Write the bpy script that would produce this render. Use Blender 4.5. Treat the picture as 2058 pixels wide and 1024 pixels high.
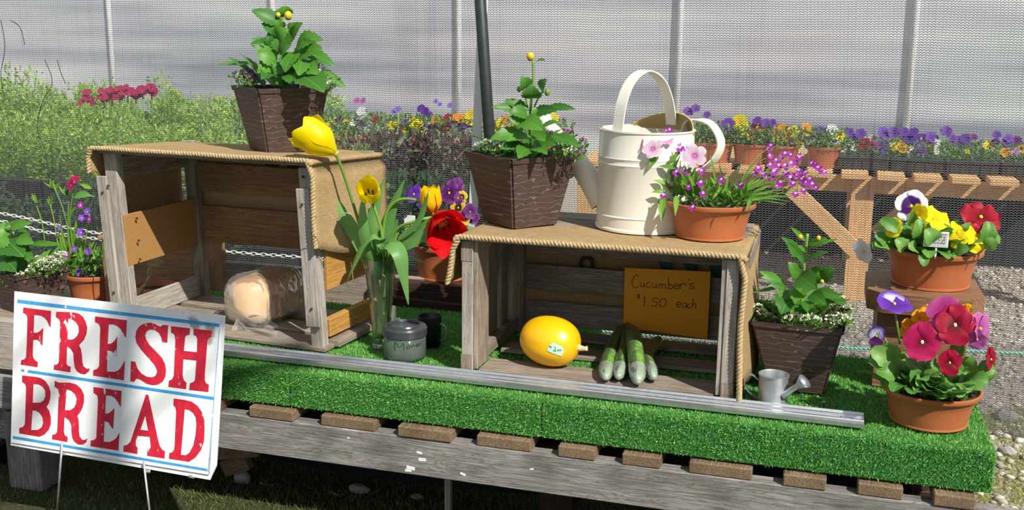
import bpy, bmesh, math, random
import numpy as np
from mathutils import Vector, Matrix, noise
rnd = random.Random(7)
nrs = np.random.RandomState(11)
SC = bpy.context.scene
COL = SC.collection
for o in list(bpy.data.objects): bpy.data.objects.remove(o)

# ---------------------------------------------------------------- camera, sky, sun, exposure
cd = bpy.data.cameras.new('camera'); cam = bpy.data.objects.new('camera', cd); COL.objects.link(cam)
cam.matrix_world = Matrix(((0.956956,-0.071110,0.281387,0.731463),(0.290043,0.199278,-0.936036,-2.446984),(0.010487,0.977360,0.211325,1.400000),(0,0,0,1)))
cd.sensor_width = 36.0; cd.lens = 36.0*2100.0/2058.0; cd.clip_start = .05; cd.clip_end = 100
SC.camera = cam
SUN_DIR = Vector((1.25, -1.0, 1.5)).normalized()
w = bpy.data.worlds.new('sky'); SC.world = w; w.use_nodes = True
nt = w.node_tree; nt.nodes.clear()
out = nt.nodes.new('ShaderNodeOutputWorld'); bg = nt.nodes.new('ShaderNodeBackground')
bg.inputs[0].default_value = (.80, .89, 1, 1); bg.inputs[1].default_value = .46
nt.links.new(bg.outputs[0], out.inputs[0])
sl = bpy.data.lights.new('sun', 'SUN'); sl.energy = 5.0; sl.angle = math.radians(.55); sl.color = (1, .955, .88)
so = bpy.data.objects.new('sun', sl); COL.objects.link(so)
so.rotation_euler = SUN_DIR.to_track_quat('Z', 'Y').to_euler()
SC.view_settings.view_transform = 'Standard'; SC.view_settings.look = 'None'
SC.view_settings.gamma = 1; SC.view_settings.exposure = .22; SC.view_settings.use_curve_mapping = False
SC.cycles.transparent_max_bounces = 24

# ---------------------------------------------------------------- helpers: objects
I4 = Matrix.Identity(4)
WM = {}
def obj(name, me, mat=None, parent=None, M=None):
    o = bpy.data.objects.new(name, me); COL.objects.link(o)
    if mat is not None and me is not None and not me.materials: me.materials.append(mat)
    W = M.copy() if M is not None else I4.copy()
    if parent is not None:
        o.parent = parent; o.matrix_basis = WM[parent.name].inverted() @ W
    else: o.matrix_basis = W
    WM[o.name] = W
    return o
def tag(o, label, cat, group=None, kind=None):
    o['label'] = label; o['category'] = cat
    if group: o['group'] = group
    if kind: o['kind'] = kind
    return o
def thing(name, label, cat, loc=(0, 0, 0), rz=0, group=None):
    o = bpy.data.objects.new(name, None); COL.objects.link(o); o.empty_display_size = .02
    W = Matrix.Translation(loc) @ Matrix.Rotation(rz, 4, 'Z'); o.matrix_basis = W; WM[o.name] = W
    return tag(o, label, cat, group)
def struct(o): o['kind'] = 'structure'; return o
def stuff(o): o['kind'] = 'stuff'; return o
def copy_tree(o, parent=None, basis=None):
    c = o.copy(); COL.objects.link(c)
    if parent is not None: c.parent = parent
    if basis is not None: c.matrix_basis = basis
    for ch in [k for k in bpy.data.objects if k.parent == o]: copy_tree(ch, c)
    return c
def mesh(name, vs, fs, smooth=True):
    me = bpy.data.meshes.new(name); me.from_pydata([tuple(v) for v in vs], [], fs); me.update()
    if smooth: me.shade_smooth()
    return me
def recalc(me):
    bm = bmesh.new(); bm.from_mesh(me); bmesh.ops.recalc_face_normals(bm, faces=bm.faces[:]); bm.to_mesh(me); bm.free(); return me
def np_mesh(name, V, F):
    V = np.asarray(V, 'f4'); F = np.asarray(F, 'i4'); n, k = F.shape
    me = bpy.data.meshes.new(name); me.vertices.add(len(V)); me.vertices.foreach_set('co', V.ravel())
    me.loops.add(n*k); me.loops.foreach_set('vertex_index', F.ravel())
    me.polygons.add(n); me.polygons.foreach_set('loop_start', np.arange(0, n*k, k, dtype='i4'))
    me.update(calc_edges=True); me.validate(); return me
def join(parts):
    vs, fs = [], []
    for v, f in parts:
        b = len(vs); vs += [tuple(q) for q in v]; fs += [tuple(i+b for i in q) for q in f]
    return vs, fs
def xf(vf, M): return [M @ Vector(v) for v in vf[0]], vf[1]

# ---------------------------------------------------------------- helpers: shapes (vert, face lists)
def box_vf(sx, sy, sz, bev=.0015):
    bm = bmesh.new(); bmesh.ops.create_cube(bm, size=1)
    for v in bm.verts: v.co = Vector((v.co.x*sx, v.co.y*sy, v.co.z*sz))
    if bev: bmesh.ops.bevel(bm, geom=bm.edges[:], offset=min(bev, sx*.3, sy*.3, sz*.3), segments=1, affect='EDGES')
    vf = [v.co.copy() for v in bm.verts], [tuple(v.index for v in f.verts) for f in bm.faces]
    bm.free(); return vf
def bx(name, lo, hi, mat, parent=None, bev=.0015, rz=0):
    """axis box; its mesh local X runs along the longest side so grain follows the board"""
    lo, hi = Vector(lo), Vector(hi); c = (lo+hi)/2; s = hi-lo
    ax = max(range(3), key=lambda i: abs(s[i]))
    R = {0: Matrix.Identity(3), 1: Matrix(((0, -1, 0), (1, 0, 0), (0, 0, 1))), 2: Matrix(((0, 0, 1), (0, 1, 0), (-1, 0, 0))).transposed()}[ax]
    d = R.inverted() @ s
    vf = box_vf(abs(d.x), abs(d.y), abs(d.z), bev)
    return obj(name, mesh(name, *vf, smooth=False), mat, parent, Matrix.Translation(c) @ Matrix.Rotation(rz, 4, 'Z') @ R.to_4x4())
def board(name, p0, p1, wid, th, up, mat, parent=None, bev=.0015, rag=0):
    """board from p0 to p1 (centre line), width along 'up', thickness across"""
    p0, p1, up = Vector(p0), Vector(p1), Vector(up); x = (p1-p0); L = x.length; x.normalize()
    y = (up - x*up.dot(x)).normalized(); z = x.cross(y)
    M = Matrix((x, y, z)).transposed().to_4x4(); M.translation = (p0+p1)/2
    vf = box_vf(L, wid, th, bev)
    if rag:
        vf = ([Vector((v.x, v.y+rag*noise.noise(Vector((v.x*9, v.y*30, p0.x*7+p0.z*5))), v.z)) for v in vf[0]], vf[1])
    return obj(name, mesh(name, *vf, smooth=False), mat, parent, M)
def tube_vf(pts, r, n=8, cap=True, flat=None):
    """round tube along points; r number or list"""
    P = [Vector(p) for p in pts]; m = len(P); rs = r if isinstance(r, (list, tuple)) else [r]*m
    vs, fs = [], []; up = Vector((0, 0, 1)); prev = None
    for i in range(m):
        t = (P[min(i+1, m-1)]-P[max(i-1, 0)]).normalized()
        if prev is None:
            a = t.orthogonal().normalized() if abs(t.dot(up)) > .95 else t.cross(up).normalized()
        else:
            a = (prev - t*prev.dot(t)); a = a.normalized() if a.length > 1e-6 else t.orthogonal().normalized()
        prev = a; b = t.cross(a)
        for k in range(n):
            an = 2*math.pi*k/n
            vs.append(P[i] + (a*math.cos(an) + b*math.sin(an))*rs[i])
    for i in range(m-1):
        for k in range(n):
            fs.append((i*n+k, i*n+(k+1) % n, (i+1)*n+(k+1) % n, (i+1)*n+k))
    if cap: fs += [tuple(range(n))[::-1], tuple(range((m-1)*n, m*n))]
    return vs, fs
def tube(name, pts, r, mat, parent=None, n=8, cap=True): return obj(name, mesh(name, *tube_vf(pts, r, n, cap)), mat, parent)
def smooth_path(pts, k=6):
    P = [Vector(p) for p in pts]; o = []
    for i in range(len(P)-1):
        a, b, c, d = P[max(i-1, 0)], P[i], P[i+1], P[min(i+2, len(P)-1)]
        for j in range(k):
            t = j/k
            o.append(.5*((2*b)+(c-a)*t+(2*a-5*b+4*c-d)*t*t+(3*b-a-3*c+d)*t**3))
    return o+[P[-1]]
def lathe_vf(prof, n=40, cap0=False, cap1=False):
    vs, fs = [], []
    for r, z in prof:
        for k in range(n):
            a = 2*math.pi*k/n; vs.append((r*math.cos(a), r*math.sin(a), z))
    for i in range(len(prof)-1):
        for k in range(n): fs.append((i*n+k, i*n+(k+1) % n, (i+1)*n+(k+1) % n, (i+1)*n+k))
    if cap0: fs.append(tuple(range(n))[::-1])
    if cap1: m = (len(prof)-1)*n; fs.append(tuple(range(m, m+n)))
    return vs, fs
def lathe(name, prof, mat, parent=None, M=None, n=40, cap0=True, cap1=False):
    return obj(name, mesh(name, *lathe_vf(prof, n, cap0, cap1)), mat, parent, M)
def auto_smooth(o, ang=35):
    me = o.data
    try:
        me.set_sharp_from_angle(angle=math.radians(ang))
    except Exception: pass
    return o
def T(x, y, z, rz=0): return Matrix.Translation((x, y, z)) @ Matrix.Rotation(rz, 4, 'Z')
def frame(base, tip, up, wid, twist=0):
    """matrix for a unit blade: y runs base to tip, x across, z up"""
    base, tip = Vector(base), Vector(tip); y = tip-base; L = max(y.length, 1e-4); y = y/L
    x = y.cross(Vector(up))
    x = x.normalized() if x.length > 1e-4 else y.orthogonal().normalized()
    if twist: x = Matrix.Rotation(twist, 3, y) @ x
    z = x.cross(y)
    M = Matrix((x*wid, y*L, z*wid)).transposed().to_4x4(); M.translation = base
    return M
# ---------------------------------------------------------------- helpers: materials
def nodes(name):
    m = bpy.data.materials.new(name); m.use_nodes = True; nt = m.node_tree; nt.nodes.clear()
    o = nt.nodes.new('ShaderNodeOutputMaterial')
    return m, nt, o
def N(nt, t, **kw):
    n = nt.nodes.new('ShaderNode'+t)
    for k, v in kw.items():
        if k.startswith('i_'):
            k = k[2:]; k = int(k) if k.isdigit() else k.replace('_', ' ')
            s = n.inputs[k]
            if hasattr(v, 'links') or hasattr(v, 'is_output'): nt.links.new(v, s)
            else: s.default_value = v
        else: setattr(n, k, v)
    return n
def mth(nt, op, a, b=None, c=None):
    n = nt.nodes.new('ShaderNodeMath'); n.operation = op
    for i, v in enumerate((a, b, c)):
        if v is None: continue
        if hasattr(v, 'is_output'): nt.links.new(v, n.inputs[i])
        else: n.inputs[i].default_value = v
    return n.outputs[0]
def ramp(nt, fac, stops, interp='LINEAR'):
    r = nt.nodes.new('ShaderNodeValToRGB'); r.color_ramp.interpolation = interp; e = r.color_ramp.elements
    while len(e) < len(stops): e.new(.5)
    for k, (p, c) in enumerate(stops):
        e[k].position = p; e[k].color = tuple(c)+((1,) if len(c) == 3 else ())
    nt.links.new(fac, r.inputs[0]); return r.outputs[0]
def mixc(nt, fac, a, b, mode='MIX'):
    n = nt.nodes.new('ShaderNodeMix'); n.data_type = 'RGBA'; n.blend_type = mode
    for s, v in ((0, fac), (6, a), (7, b)):
        if hasattr(v, 'is_output'): nt.links.new(v, n.inputs[s])
        else: n.inputs[s].default_value = v if s == 0 else tuple(v)+((1,) if len(v) == 3 else ())
    return n.outputs[2]
def principled(nt, o, col, rough=.6, normal=None, metal=0, spec=.5, coat=0):
    p = nt.nodes.new('ShaderNodeBsdfPrincipled')
    if hasattr(col, 'is_output'): nt.links.new(col, p.inputs['Base Color'])
    else: p.inputs['Base Color'].default_value = tuple(col)+((1,) if len(col) == 3 else ())
    if hasattr(rough, 'is_output'): nt.links.new(rough, p.inputs['Roughness'])
    else: p.inputs['Roughness'].default_value = rough
    p.inputs['Metallic'].default_value = metal; p.inputs['Specular IOR Level'].default_value = spec
    p.inputs['Coat Weight'].default_value = coat
    if normal is not None: nt.links.new(normal, p.inputs['Normal'])
    if o is not None: nt.links.new(p.outputs[0], o.inputs[0])
    return p
def coords(nt, scale=(1, 1, 1), rand=True, which='Object'):
    tc = N(nt, 'TexCoord'); v = tc.outputs[which]
    if rand:
        oi = N(nt, 'ObjectInfo'); ad = N(nt, 'VectorMath', operation='MULTIPLY_ADD')
        nt.links.new(oi.outputs['Random'], ad.inputs[0]); ad.inputs[1].default_value = (37, 53, 71); nt.links.new(v, ad.inputs[2]); v = ad.outputs[0]
    mp = N(nt, 'Mapping'); mp.inputs['Scale'].default_value = scale; nt.links.new(v, mp.inputs[0])
    return mp.outputs[0]
def bump(nt, h, st=.3, dist=.01):
    b = N(nt, 'Bump', i_Strength=st, i_Distance=dist); nt.links.new(h, b.inputs['Height']); return b.outputs[0]
def plain(name, c1, c2=None, rough=.6, scale=30, bmp=0, metal=0, spec=.5, coat=0, detail=4, rand=True):
    m, nt, o = nodes(name); c2 = c2 or tuple(x*.75 for x in c1)
    v = coords(nt, rand=rand); n = N(nt, 'TexNoise', i_Scale=scale, i_Detail=detail, i_Roughness=.6); nt.links.new(v, n.inputs['Vector'])
    col = ramp(nt, n.outputs[0], [(.3, c2), (.7, c1)])
    principled(nt, o, col, rough, bump(nt, n.outputs[0], bmp, .004) if bmp else None, metal, spec, coat)
    return m
def wood(name, light, mid, dark, rough=.75, grain=1.0, stain=.5):
    m, nt, o = nodes(name)
    v = coords(nt, (1.6, 16, 16)); n1 = N(nt, 'TexNoise', i_Scale=1.6, i_Detail=5, i_Roughness=.62, i_Distortion=.9*grain); nt.links.new(v, n1.inputs['Vector'])
    v2 = coords(nt, (3, 150, 150)); n2 = N(nt, 'TexNoise', i_Scale=2, i_Detail=4, i_Roughness=.7); nt.links.new(v2, n2.inputs['Vector'])
    v3 = coords(nt, (4, 7, 7)); n3 = N(nt, 'TexNoise', i_Scale=1.4, i_Detail=3); nt.links.new(v3, n3.inputs['Vector'])
    rings = mth(nt, 'FRACT', mth(nt, 'MULTIPLY', n1.outputs[0], 9))
    c = ramp(nt, rings, [(0, mid), (.55, light), (.9, mid), (1, dark)])
    c = mixc(nt, mth(nt, 'MULTIPLY', ramp(nt, n2.outputs[0], [(.42, (1, 1, 1)), (.58, (0, 0, 0))]), .55), c, dark)
    c = mixc(nt, mth(nt, 'MULTIPLY', ramp(nt, n3.outputs[0], [(.45, (0, 0, 0)), (.75, (1, 1, 1))]), stain), c, dark)
    h = mth(nt, 'ADD', n2.outputs[0], mth(nt, 'MULTIPLY', rings, .35))
    principled(nt, o, c, rough, bump(nt, h, .35, .003), spec=.25)
    return m
def leafmat(name, c1, c2, rough=.45, trans=.35, vein=.25, gloss=.4):
    m, nt, o = nodes(name)
    tc = N(nt, 'TexCoord'); oi = N(nt, 'ObjectInfo')
    sp = N(nt, 'SeparateXYZ'); nt.links.new(tc.outputs['Object'], sp.inputs[0])
    n = N(nt, 'TexNoise', i_Scale=5, i_Detail=3); nt.links.new(tc.outputs['Object'], n.inputs['Vector'])
    f = mth(nt, 'ADD', mth(nt, 'MULTIPLY', oi.outputs['Random'], .75), mth(nt, 'MULTIPLY', n.outputs[0], .25))
    c = ramp(nt, f, [(.1, c2), (.9, c1)])
    if vein:
        ax = mth(nt, 'ABSOLUTE', sp.outputs[0])
        mid = mth(nt, 'LESS_THAN', ax, .02)
        side = mth(nt, 'LESS_THAN', mth(nt, 'FRACT', mth(nt, 'MULTIPLY', mth(nt, 'SUBTRACT', sp.outputs[1], mth(nt, 'MULTIPLY', ax, .7)), 7)), .10)
        c = mixc(nt, mth(nt, 'MULTIPLY', mth(nt, 'MAXIMUM', mid, mth(nt, 'MULTIPLY', side, .6)), vein), c, tuple(min(1, x*1.9+.03) for x in c1))
    p = principled(nt, None, c, rough, spec=gloss)
    tr = N(nt, 'BsdfTranslucent'); nt.links.new(mixc(nt, .5, c, (.55, .75, .08), 'MULTIPLY') if False else c, tr.inputs[0])
    mx = N(nt, 'MixShader'); mx.inputs[0].default_value = trans
    nt.links.new(p.outputs[0], mx.inputs[1]); nt.links.new(tr.outputs[0], mx.inputs[2]); nt.links.new(mx.outputs[0], o.inputs[0])
    return m
def islandmat(name, stops, rough=.6, trans=0, spec=.4, bmp=0):
    """colour differs from piece to piece of one joined mesh"""
    m, nt, o = nodes(name); g = N(nt, 'NewGeometry')
    c = ramp(nt, g.outputs['Random Per Island'], stops)
    nrm = None
    if bmp:
        n = N(nt, 'TexNoise', i_Scale=120, i_Detail=3); nrm = bump(nt, n.outputs[0], bmp, .002)
    p = principled(nt, None if trans else o, c, rough, nrm, spec=spec)
    if trans:
        tr = N(nt, 'BsdfTranslucent'); nt.links.new(c, tr.inputs[0]); mx = N(nt, 'MixShader'); mx.inputs[0].default_value = trans
        nt.links.new(p.outputs[0], mx.inputs[1]); nt.links.new(tr.outputs[0], mx.inputs[2]); nt.links.new(mx.outputs[0], o.inputs[0])
    return m
def petalmat(name, stops, vein=.25, trans=.35, rough=.5, blotch=None):
    """colour along the petal from its base (0) to its rim (1)"""
    m, nt, o = nodes(name); tc = N(nt, 'TexCoord'); sp = N(nt, 'SeparateXYZ'); nt.links.new(tc.outputs['Object'], sp.inputs[0])
    n = N(nt, 'TexNoise', i_Scale=3, i_Detail=3); nt.links.new(tc.outputs['Object'], n.inputs['Vector'])
    rad = mth(nt, 'SQRT', mth(nt, 'ADD', mth(nt, 'MULTIPLY', sp.outputs[0], sp.outputs[0]), mth(nt, 'MULTIPLY', sp.outputs[1], sp.outputs[1])))
    y = mth(nt, 'ADD', rad, mth(nt, 'MULTIPLY', mth(nt, 'SUBTRACT', n.outputs[0], .5), .16))
    c = ramp(nt, y, stops)
    if vein:
        an = mth(nt, 'DIVIDE', sp.outputs[0], mth(nt, 'ADD', sp.outputs[1], .12))
        st = mth(nt, 'LESS_THAN', mth(nt, 'FRACT', mth(nt, 'MULTIPLY', an, 11)), .22)
        c = mixc(nt, mth(nt, 'MULTIPLY', st, vein), c, tuple(x*.55 for x in stops[-1][1]))
    p = principled(nt, None, c, rough, spec=.2)
    tr = N(nt, 'BsdfTranslucent'); nt.links.new(c, tr.inputs[0]); mx = N(nt, 'MixShader'); mx.inputs[0].default_value = trans
    nt.links.new(p.outputs[0], mx.inputs[1]); nt.links.new(tr.outputs[0], mx.inputs[2]); nt.links.new(mx.outputs[0], o.inputs[0])
    return m
def clearmat(name, tint=(1, 1, 1), film=.1, rough=.03, filmcol=(1, 1, 1), ior=1.45, shine=1.0):
    """thin clear plastic or glass: see-through with a reflection and a little haze"""
    m, nt, o = nodes(name)
    t = N(nt, 'BsdfTransparent'); t.inputs[0].default_value = tuple(tint)+(1,)
    g = N(nt, 'BsdfGlossy'); g.inputs['Roughness'].default_value = rough
    d = N(nt, 'BsdfDiffuse'); d.inputs[0].default_value = tuple(filmcol)+(1,)
    fr = N(nt, 'Fresnel', i_IOR=ior)
    m1 = N(nt, 'MixShader'); m1.inputs[0].default_value = film; nt.links.new(t.outputs[0], m1.inputs[1]); nt.links.new(d.outputs[0], m1.inputs[2])
    m2 = N(nt, 'MixShader'); nt.links.new(mth(nt, 'MULTIPLY', fr.outputs[0], shine), m2.inputs[0]); nt.links.new(m1.outputs[0], m2.inputs[1]); nt.links.new(g.outputs[0], m2.inputs[2])
    nt.links.new(m2.outputs[0], o.inputs[0]); return m

MAT = {}
MAT['crate_grey'] = wood('weathered_grey_wood', (.40, .335, .265), (.30, .245, .19), (.12, .09, .068))
MAT['crate_face'] = wood('silvered_wood', (.52, .47, .41), (.41, .365, .315), (.2, .17, .14))
MAT['crate_brown'] = wood('brown_wood', (.40, .235, .115), (.31, .175, .08), (.14, .075, .035))
MAT['crate_amber'] = wood('amber_wood', (.60, .33, .09), (.50, .26, .06), (.28, .13, .03), stain=.2)
MAT['ply'] = plain('fibre_board', (.46, .25, .08), (.30, .15, .045), .8, 260, .3)
MAT['beam'] = wood('grey_beam_wood', (.40, .375, .35), (.27, .25, .235), (.07, .065, .06), grain=2.2, stain=.75)
MAT['slat_end'] = wood('sawn_end_wood', (.30, .21, .13), (.22, .15, .09), (.09, .055, .03), grain=2)
MAT['bench_wood'] = wood('new_fir_wood', (.90, .56, .25), (.80, .46, .19), (.48, .25, .10), stain=.25)
MAT['stool_wood'] = wood('varnished_stool_wood', (.34, .19, .10), (.26, .135, .065), (.12, .055, .025), rough=.5)
MAT['dark_wood'] = wood('dark_brown_wood', (.07, .04, .028), (.05, .027, .018), (.02, .012, .009), rough=.55)
MAT['terracotta'] = plain('terracotta_plastic', (.47, .145, .055), (.42, .125, .046), .42, 14, .02, spec=.45)
MAT['soil'] = plain('potting_soil', (.045, .03, .02), (.015, .01, .007), .95, 160, .8)
MAT['cream'] = plain('cream_enamel', (.80, .765, .66), (.78, .74, .63), .33, 8, 0, spec=.5)
MAT['ochre'] = plain('cream_enamel_bounce_tint', (.62, .47, .20), (.56, .42, .17), .45, 8)  # ochre puts warm bounced light into the colour of the cream inside
MAT['steel'] = plain('brushed_aluminium', (.74, .75, .76), (.60, .61, .62), .36, 60, .05, metal=.9)
MAT['zinc'] = plain('galvanised_zinc', (.52, .56, .58), (.36, .39, .41), .42, 45, .05, metal=.75)
MAT['rivet'] = plain('brass_rivet', (.55, .38, .25), None, .35, metal=.9)
MAT['white'] = plain('white_paint', (.82, .82, .80), (.76, .76, .74), .55, 20)
MAT['black'] = plain('black_plastic', (.035, .036, .038), (.02, .02, .022), .38, 20)
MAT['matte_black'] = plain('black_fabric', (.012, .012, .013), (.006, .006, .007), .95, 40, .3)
MAT['ink'] = plain('marker_ink', (.06, .012, .01), None, .6)
MAT['black_ink'] = plain('black_ink', (.02, .02, .025), None, .6)
MAT['blue_line'] = plain('blue_paint', (.05, .36, .72), (.04, .30, .64), .5, 60)
MAT['pole'] = plain('dark_green_pole', (.022, .034, .032), (.014, .022, .021), .5, 30, .1)
MAT['paper'] = plain('orange_paper', (.93, .40, .015), (.90, .37, .012), .75, 5, rand=False)
MAT['mint'] = plain('mint_paper', (.55, .85, .66), None, .7, 5)
MAT['rock'] = plain('grey_stone', (.42, .39, .35), (.22, .2, .18), .85, 25, .5)
MAT['stem'] = leafmat('green_stem', (.20, .38, .06), (.15, .30, .045), vein=0, trans=.1)
MAT['dahlia'] = leafmat('dahlia_leaf', (.12, .32, .032), (.038, .16, .02), trans=.33)
MAT['pansy_leaf'] = leafmat('pansy_leaf', (.19, .38, .07), (.075, .23, .038), trans=.3)
MAT['tulip_leaf'] = leafmat('tulip_leaf', (.20, .42, .11), (.11, .28, .065), vein=.0, trans=.3, gloss=.5)
MAT['lance_leaf'] = leafmat('narrow_leaf', (.22, .42, .05), (.09, .24, .03), trans=.35)
MAT['small_leaf'] = islandmat('small_foliage', [(0, (.05, .17, .02)), (.6, (.13, .30, .04)), (1, (.24, .42, .06))], .5, .3)
MAT['bush'] = islandmat('bright_foliage', [(0, (.15, .32, .04)), (.5, (.33, .55, .08)), (1, (.56, .76, .16))], .55, .35)
MAT['bush_dark'] = islandmat('blue_green_foliage', [(0, (.02, .055, .02)), (.6, (.05, .12, .05)), (1, (.12, .22, .10))], .55, .2)  # on the copies below the left beds these dark tones paint in shade
MAT['bush_purple'] = islandmat('purple_foliage', [(0, (.05, .018, .022)), (.45, (.15, .055, .055)), (.75, (.12, .16, .08)), (1, (.26, .34, .16))], .5, .15)
MAT['alyssum'] = islandmat('white_alyssum', [(0, (.62, .64, .36)), (.5, (.82, .82, .66)), (1, (.9, .9, .82))], .6, .2)
MAT['purple_aly'] = islandmat('purple_alyssum', [(0, (.10, .02, .10)), (.5, (.24, .06, .22)), (1, (.42, .15, .40))], .6, .2)
MAT['bud'] = plain('yellow_bud', (.80, .52, .02), (.55, .42, .03), .5, 80)
MAT['eye'] = plain('flower_eye', (.88, .68, .03), None, .5)
MAT['pale_eye'] = plain('pale_flower_eye', (.95, .90, .45), None, .5)
GREENS = (.1, .2, .03)
# petals: colours from the heart outward
PM = {}
def pmat(k, stops, **kw): PM[k] = petalmat('petal_'+k, stops, **kw)
pmat('yellow', [(0, (.85, .50, .0)), (.3, (.90, .72, .005)), (1, (.95, .83, .02))], vein=.08)
pmat('white_purple', [(0, (.9, .6, .02)), (.14, (.055, .01, .12)), (.55, (.07, .015, .16)), (.64, (.88, .86, .88)), (1, (.95, .95, .95))], vein=0)
pmat('white', [(0, (.75, .72, .55)), (.3, (.8, .79, .82)), (1, (.88, .88, .92))], vein=.06)
pmat('darkred', [(0, (.09, .004, .008)), (.4, (.34, .008, .02)), (1, (.46, .02, .045))], vein=.35)
pmat('magenta', [(0, (.12, .002, .015)), (.22, (.25, .004, .04)), (.5, (.48, .01, .09)), (1, (.56, .025, .14))], vein=.25)
pmat('crimson', [(0, (.07, .002, .008)), (.25, (.16, .003, .015)), (.5, (.38, .006, .035)), (1, (.45, .012, .055))], vein=.3)
pmat('plum', [(0, (.20, .01, .08)), (.4, (.42, .03, .20)), (1, (.52, .10, .32))], vein=.3)
pmat('orchid', [(0, (.35, .04, .25)), (.4, (.55, .12, .42)), (1, (.65, .22, .52))], vein=.25)
pmat('orange', [(0, (.70, .18, .0)), (.4, (.85, .33, .005)), (1, (.92, .42, .01))], vein=.15)
pmat('violet', [(0, (.10, .03, .25)), (.5, (.15, .035, .42)), (1, (.19, .06, .50))], vein=.25)
pmat('violet_white', [(0, (.1, .03, .25)), (.25, (.8, .8, .85)), (.6, (.72, .7, .85)), (.85, (.2, .1, .5)), (1, (.14, .05, .42))], vein=.3)
pmat('plumdark', [(0, (.05, .01, .06)), (.5, (.12, .02, .16)), (1, (.24, .06, .28))], vein=.3)
pmat('lavender', [(0, (.2, .1, .5)), (1, (.34, .24, .72))], vein=.2)
pmat('face_yellow', [(0, (.8, .5, .02)), (.12, (.03, .01, .02)), (.42, (.05, .01, .02)), (.52, (.78, .48, .03)), (1, (.85, .62, .1))], vein=.2)
pmat('pink_white', [(0, (.50, .06, .28)), (.24, (.62, .20, .46)), (.42, (.68, .48, .62)), (1, (.72, .58, .68))], vein=.04, trans=.3)
pmat('pink', [(0, (.50, .08, .28)), (.3, (.60, .26, .48)), (1, (.68, .42, .60))], vein=.08)
pmat('lobelia', [(0, (.90, .80, .92)), (.22, (.85, .7, .88)), (.32, (.46, .035, .46)), (1, (.50, .06, .52))], vein=.1)
pmat('lobelia_blue', [(0, (.8, .75, .9)), (.25, (.3, .1, .6)), (1, (.26, .1, .6))], vein=.1)
pmat('dianthus_red', [(0, (.62, .25, .35)), (.3, (.46, .01, .08)), (1, (.56, .02, .13))], vein=.15)
pmat('tulip_yellow', [(0, (.75, .62, .02)), (.3, (.92, .74, .0)), (1, (.95, .80, .01))], vein=.06, trans=.45)
pmat('tulip_red', [(0, (.75, .55, .2)), (.12, (.62, .01, .008)), (1, (.72, .008, .012))], vein=.05, trans=.4)

# bare tree added out of view to throw soft streaks on sign and left turf
MAT['bark'] = plain('grey_bark', (.22, .18, .14), (.12, .10, .08), .9, 40, .5)
TR = thing('added_tree', 'bare tree added out of view behind the viewer, its branches placed to shade the sign', 'tree', (4.2, -4.6, 0))
def shade_pt(x, y, z, d): return Vector((x, y, z))+SUN_DIR*d
top = Vector((4.2, -4.6, 6.6))
tube('trunk', smooth_path([(4.2, -4.6, 0), (4.25, -4.5, 2.2), (4.1, -4.7, 4.4), top], 4), [.13-.006*i for i in range(13)], MAT['bark'], TR, 10)
for a, b, d, r in (((-1.32, -.25, .50), (-1.13, -.23, .78), 7.0, .011), ((-1.25, -.27, .36), (-.98, -.22, .74), 7.4, .015), ((-1.05, -.28, .30), (-.66, -.20, .62), 7.2, .012), ((-1.36, -.29, .34), (-1.22, -.26, .44), 7.6, .014), ((-.98, .0, .36), (-.62, .05, .50), 7.0, .032), ((-1.0, .02, .44), (-.72, .08, .56), 7.3, .03)):
    A, B = shade_pt(*a, d), shade_pt(*b, d); D = (B-A)
    tube('branch', smooth_path([top-Vector((0, 0, 1.0+.2*d-1.4)), A-D*.8, A, B, B+D*.5], 4), [r*1.3-.02*r*i for i in range(17)], MAT['bark'], TR, 8)

# ---------------------------------------------------------------- unit blades: leaves and petals
def blade(name, prof, nl=8, nw=4, arch=.12, fold=.12, wave=0, serr=0, droop=0, cup=0, seed=0):
    r = random.Random(seed); ph = r.random()*6
    vs, fs = [], []
    for i in range(nl+1):
        t = i/nl; h = prof(t)*.5
        if serr and 0 < i < nl: h *= 1+serr*(1 if i % 2 else -1)
        for j in range(nw+1):
            s = -1+2*j/nw
            z = arch*4*t*(1-t) + fold*abs(s)*h*2 - droop*t*t + wave*math.sin(ph+t*9+s*2)*abs(s)*t + cup*(t*t)
            vs.append((s*h, t, z))
    for i in range(nl):
        for j in range(nw):
            a = i*(nw+1)+j; fs.append((a, a+1, a+nw+2, a+nw+1))
    return mesh(name, vs, fs)
def P_ov(t): return max(.03, math.sin(math.pi*min(1, t**.75))**.8) if t < 1 else .02
def P_lance(t): return max(.03, math.sin(math.pi*t**.7)**1.1) if t < 1 else .02
def P_obov(t): return .16 if t < .12 else max(.1, math.sin(math.pi*min(.93, (t-.1)/.98))**.75)
def P_petal(t): return (.22+.78*math.sin(math.pi/2*min(1, t/.62))) if t < .62 else math.sqrt(max(.0, 1-((t-.62)/.41)**2))
LEAF = {
 'dahlia': [blade('dahlia_leaf', P_ov, 12, 4, .10+.05*k, .10, .03, .10, seed=k) for k in range(3)],
 'pansy': [blade('pansy_leaf', P_obov, 8, 4, .16+.08*k, .16, .06, .07, seed=k+5) for k in range(3)],
 'lance': [blade('lance_leaf', P_lance, 6, 2, .12+.08*k, .25, .0, 0, seed=k+9) for k in range(3)]}
PETAL = [blade('petal', P_petal, 8, 6, .05, 0, .07, 0, cup=.06*k-.05, seed=k+20) for k in range(4)]
PETAL_W = [blade('petal_ruffled', P_petal, 9, 8, .08, 0, .16, 0, cup=.05*k-.05, seed=k+30) for k in range(3)]
PETAL_S = [blade('petal_small', P_petal, 4, 2, .05, .1, .05, 0, seed=k+40) for k in range(2)]
def inst(name, me, mat, parent, M):
    key = me.name+'|'+mat.name
    if key not in INST:
        c = me.copy() if me.materials else me
        c.materials.clear(); c.materials.append(mat); INST[key] = c
    return obj(name, INST[key], None, parent, M)
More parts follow.
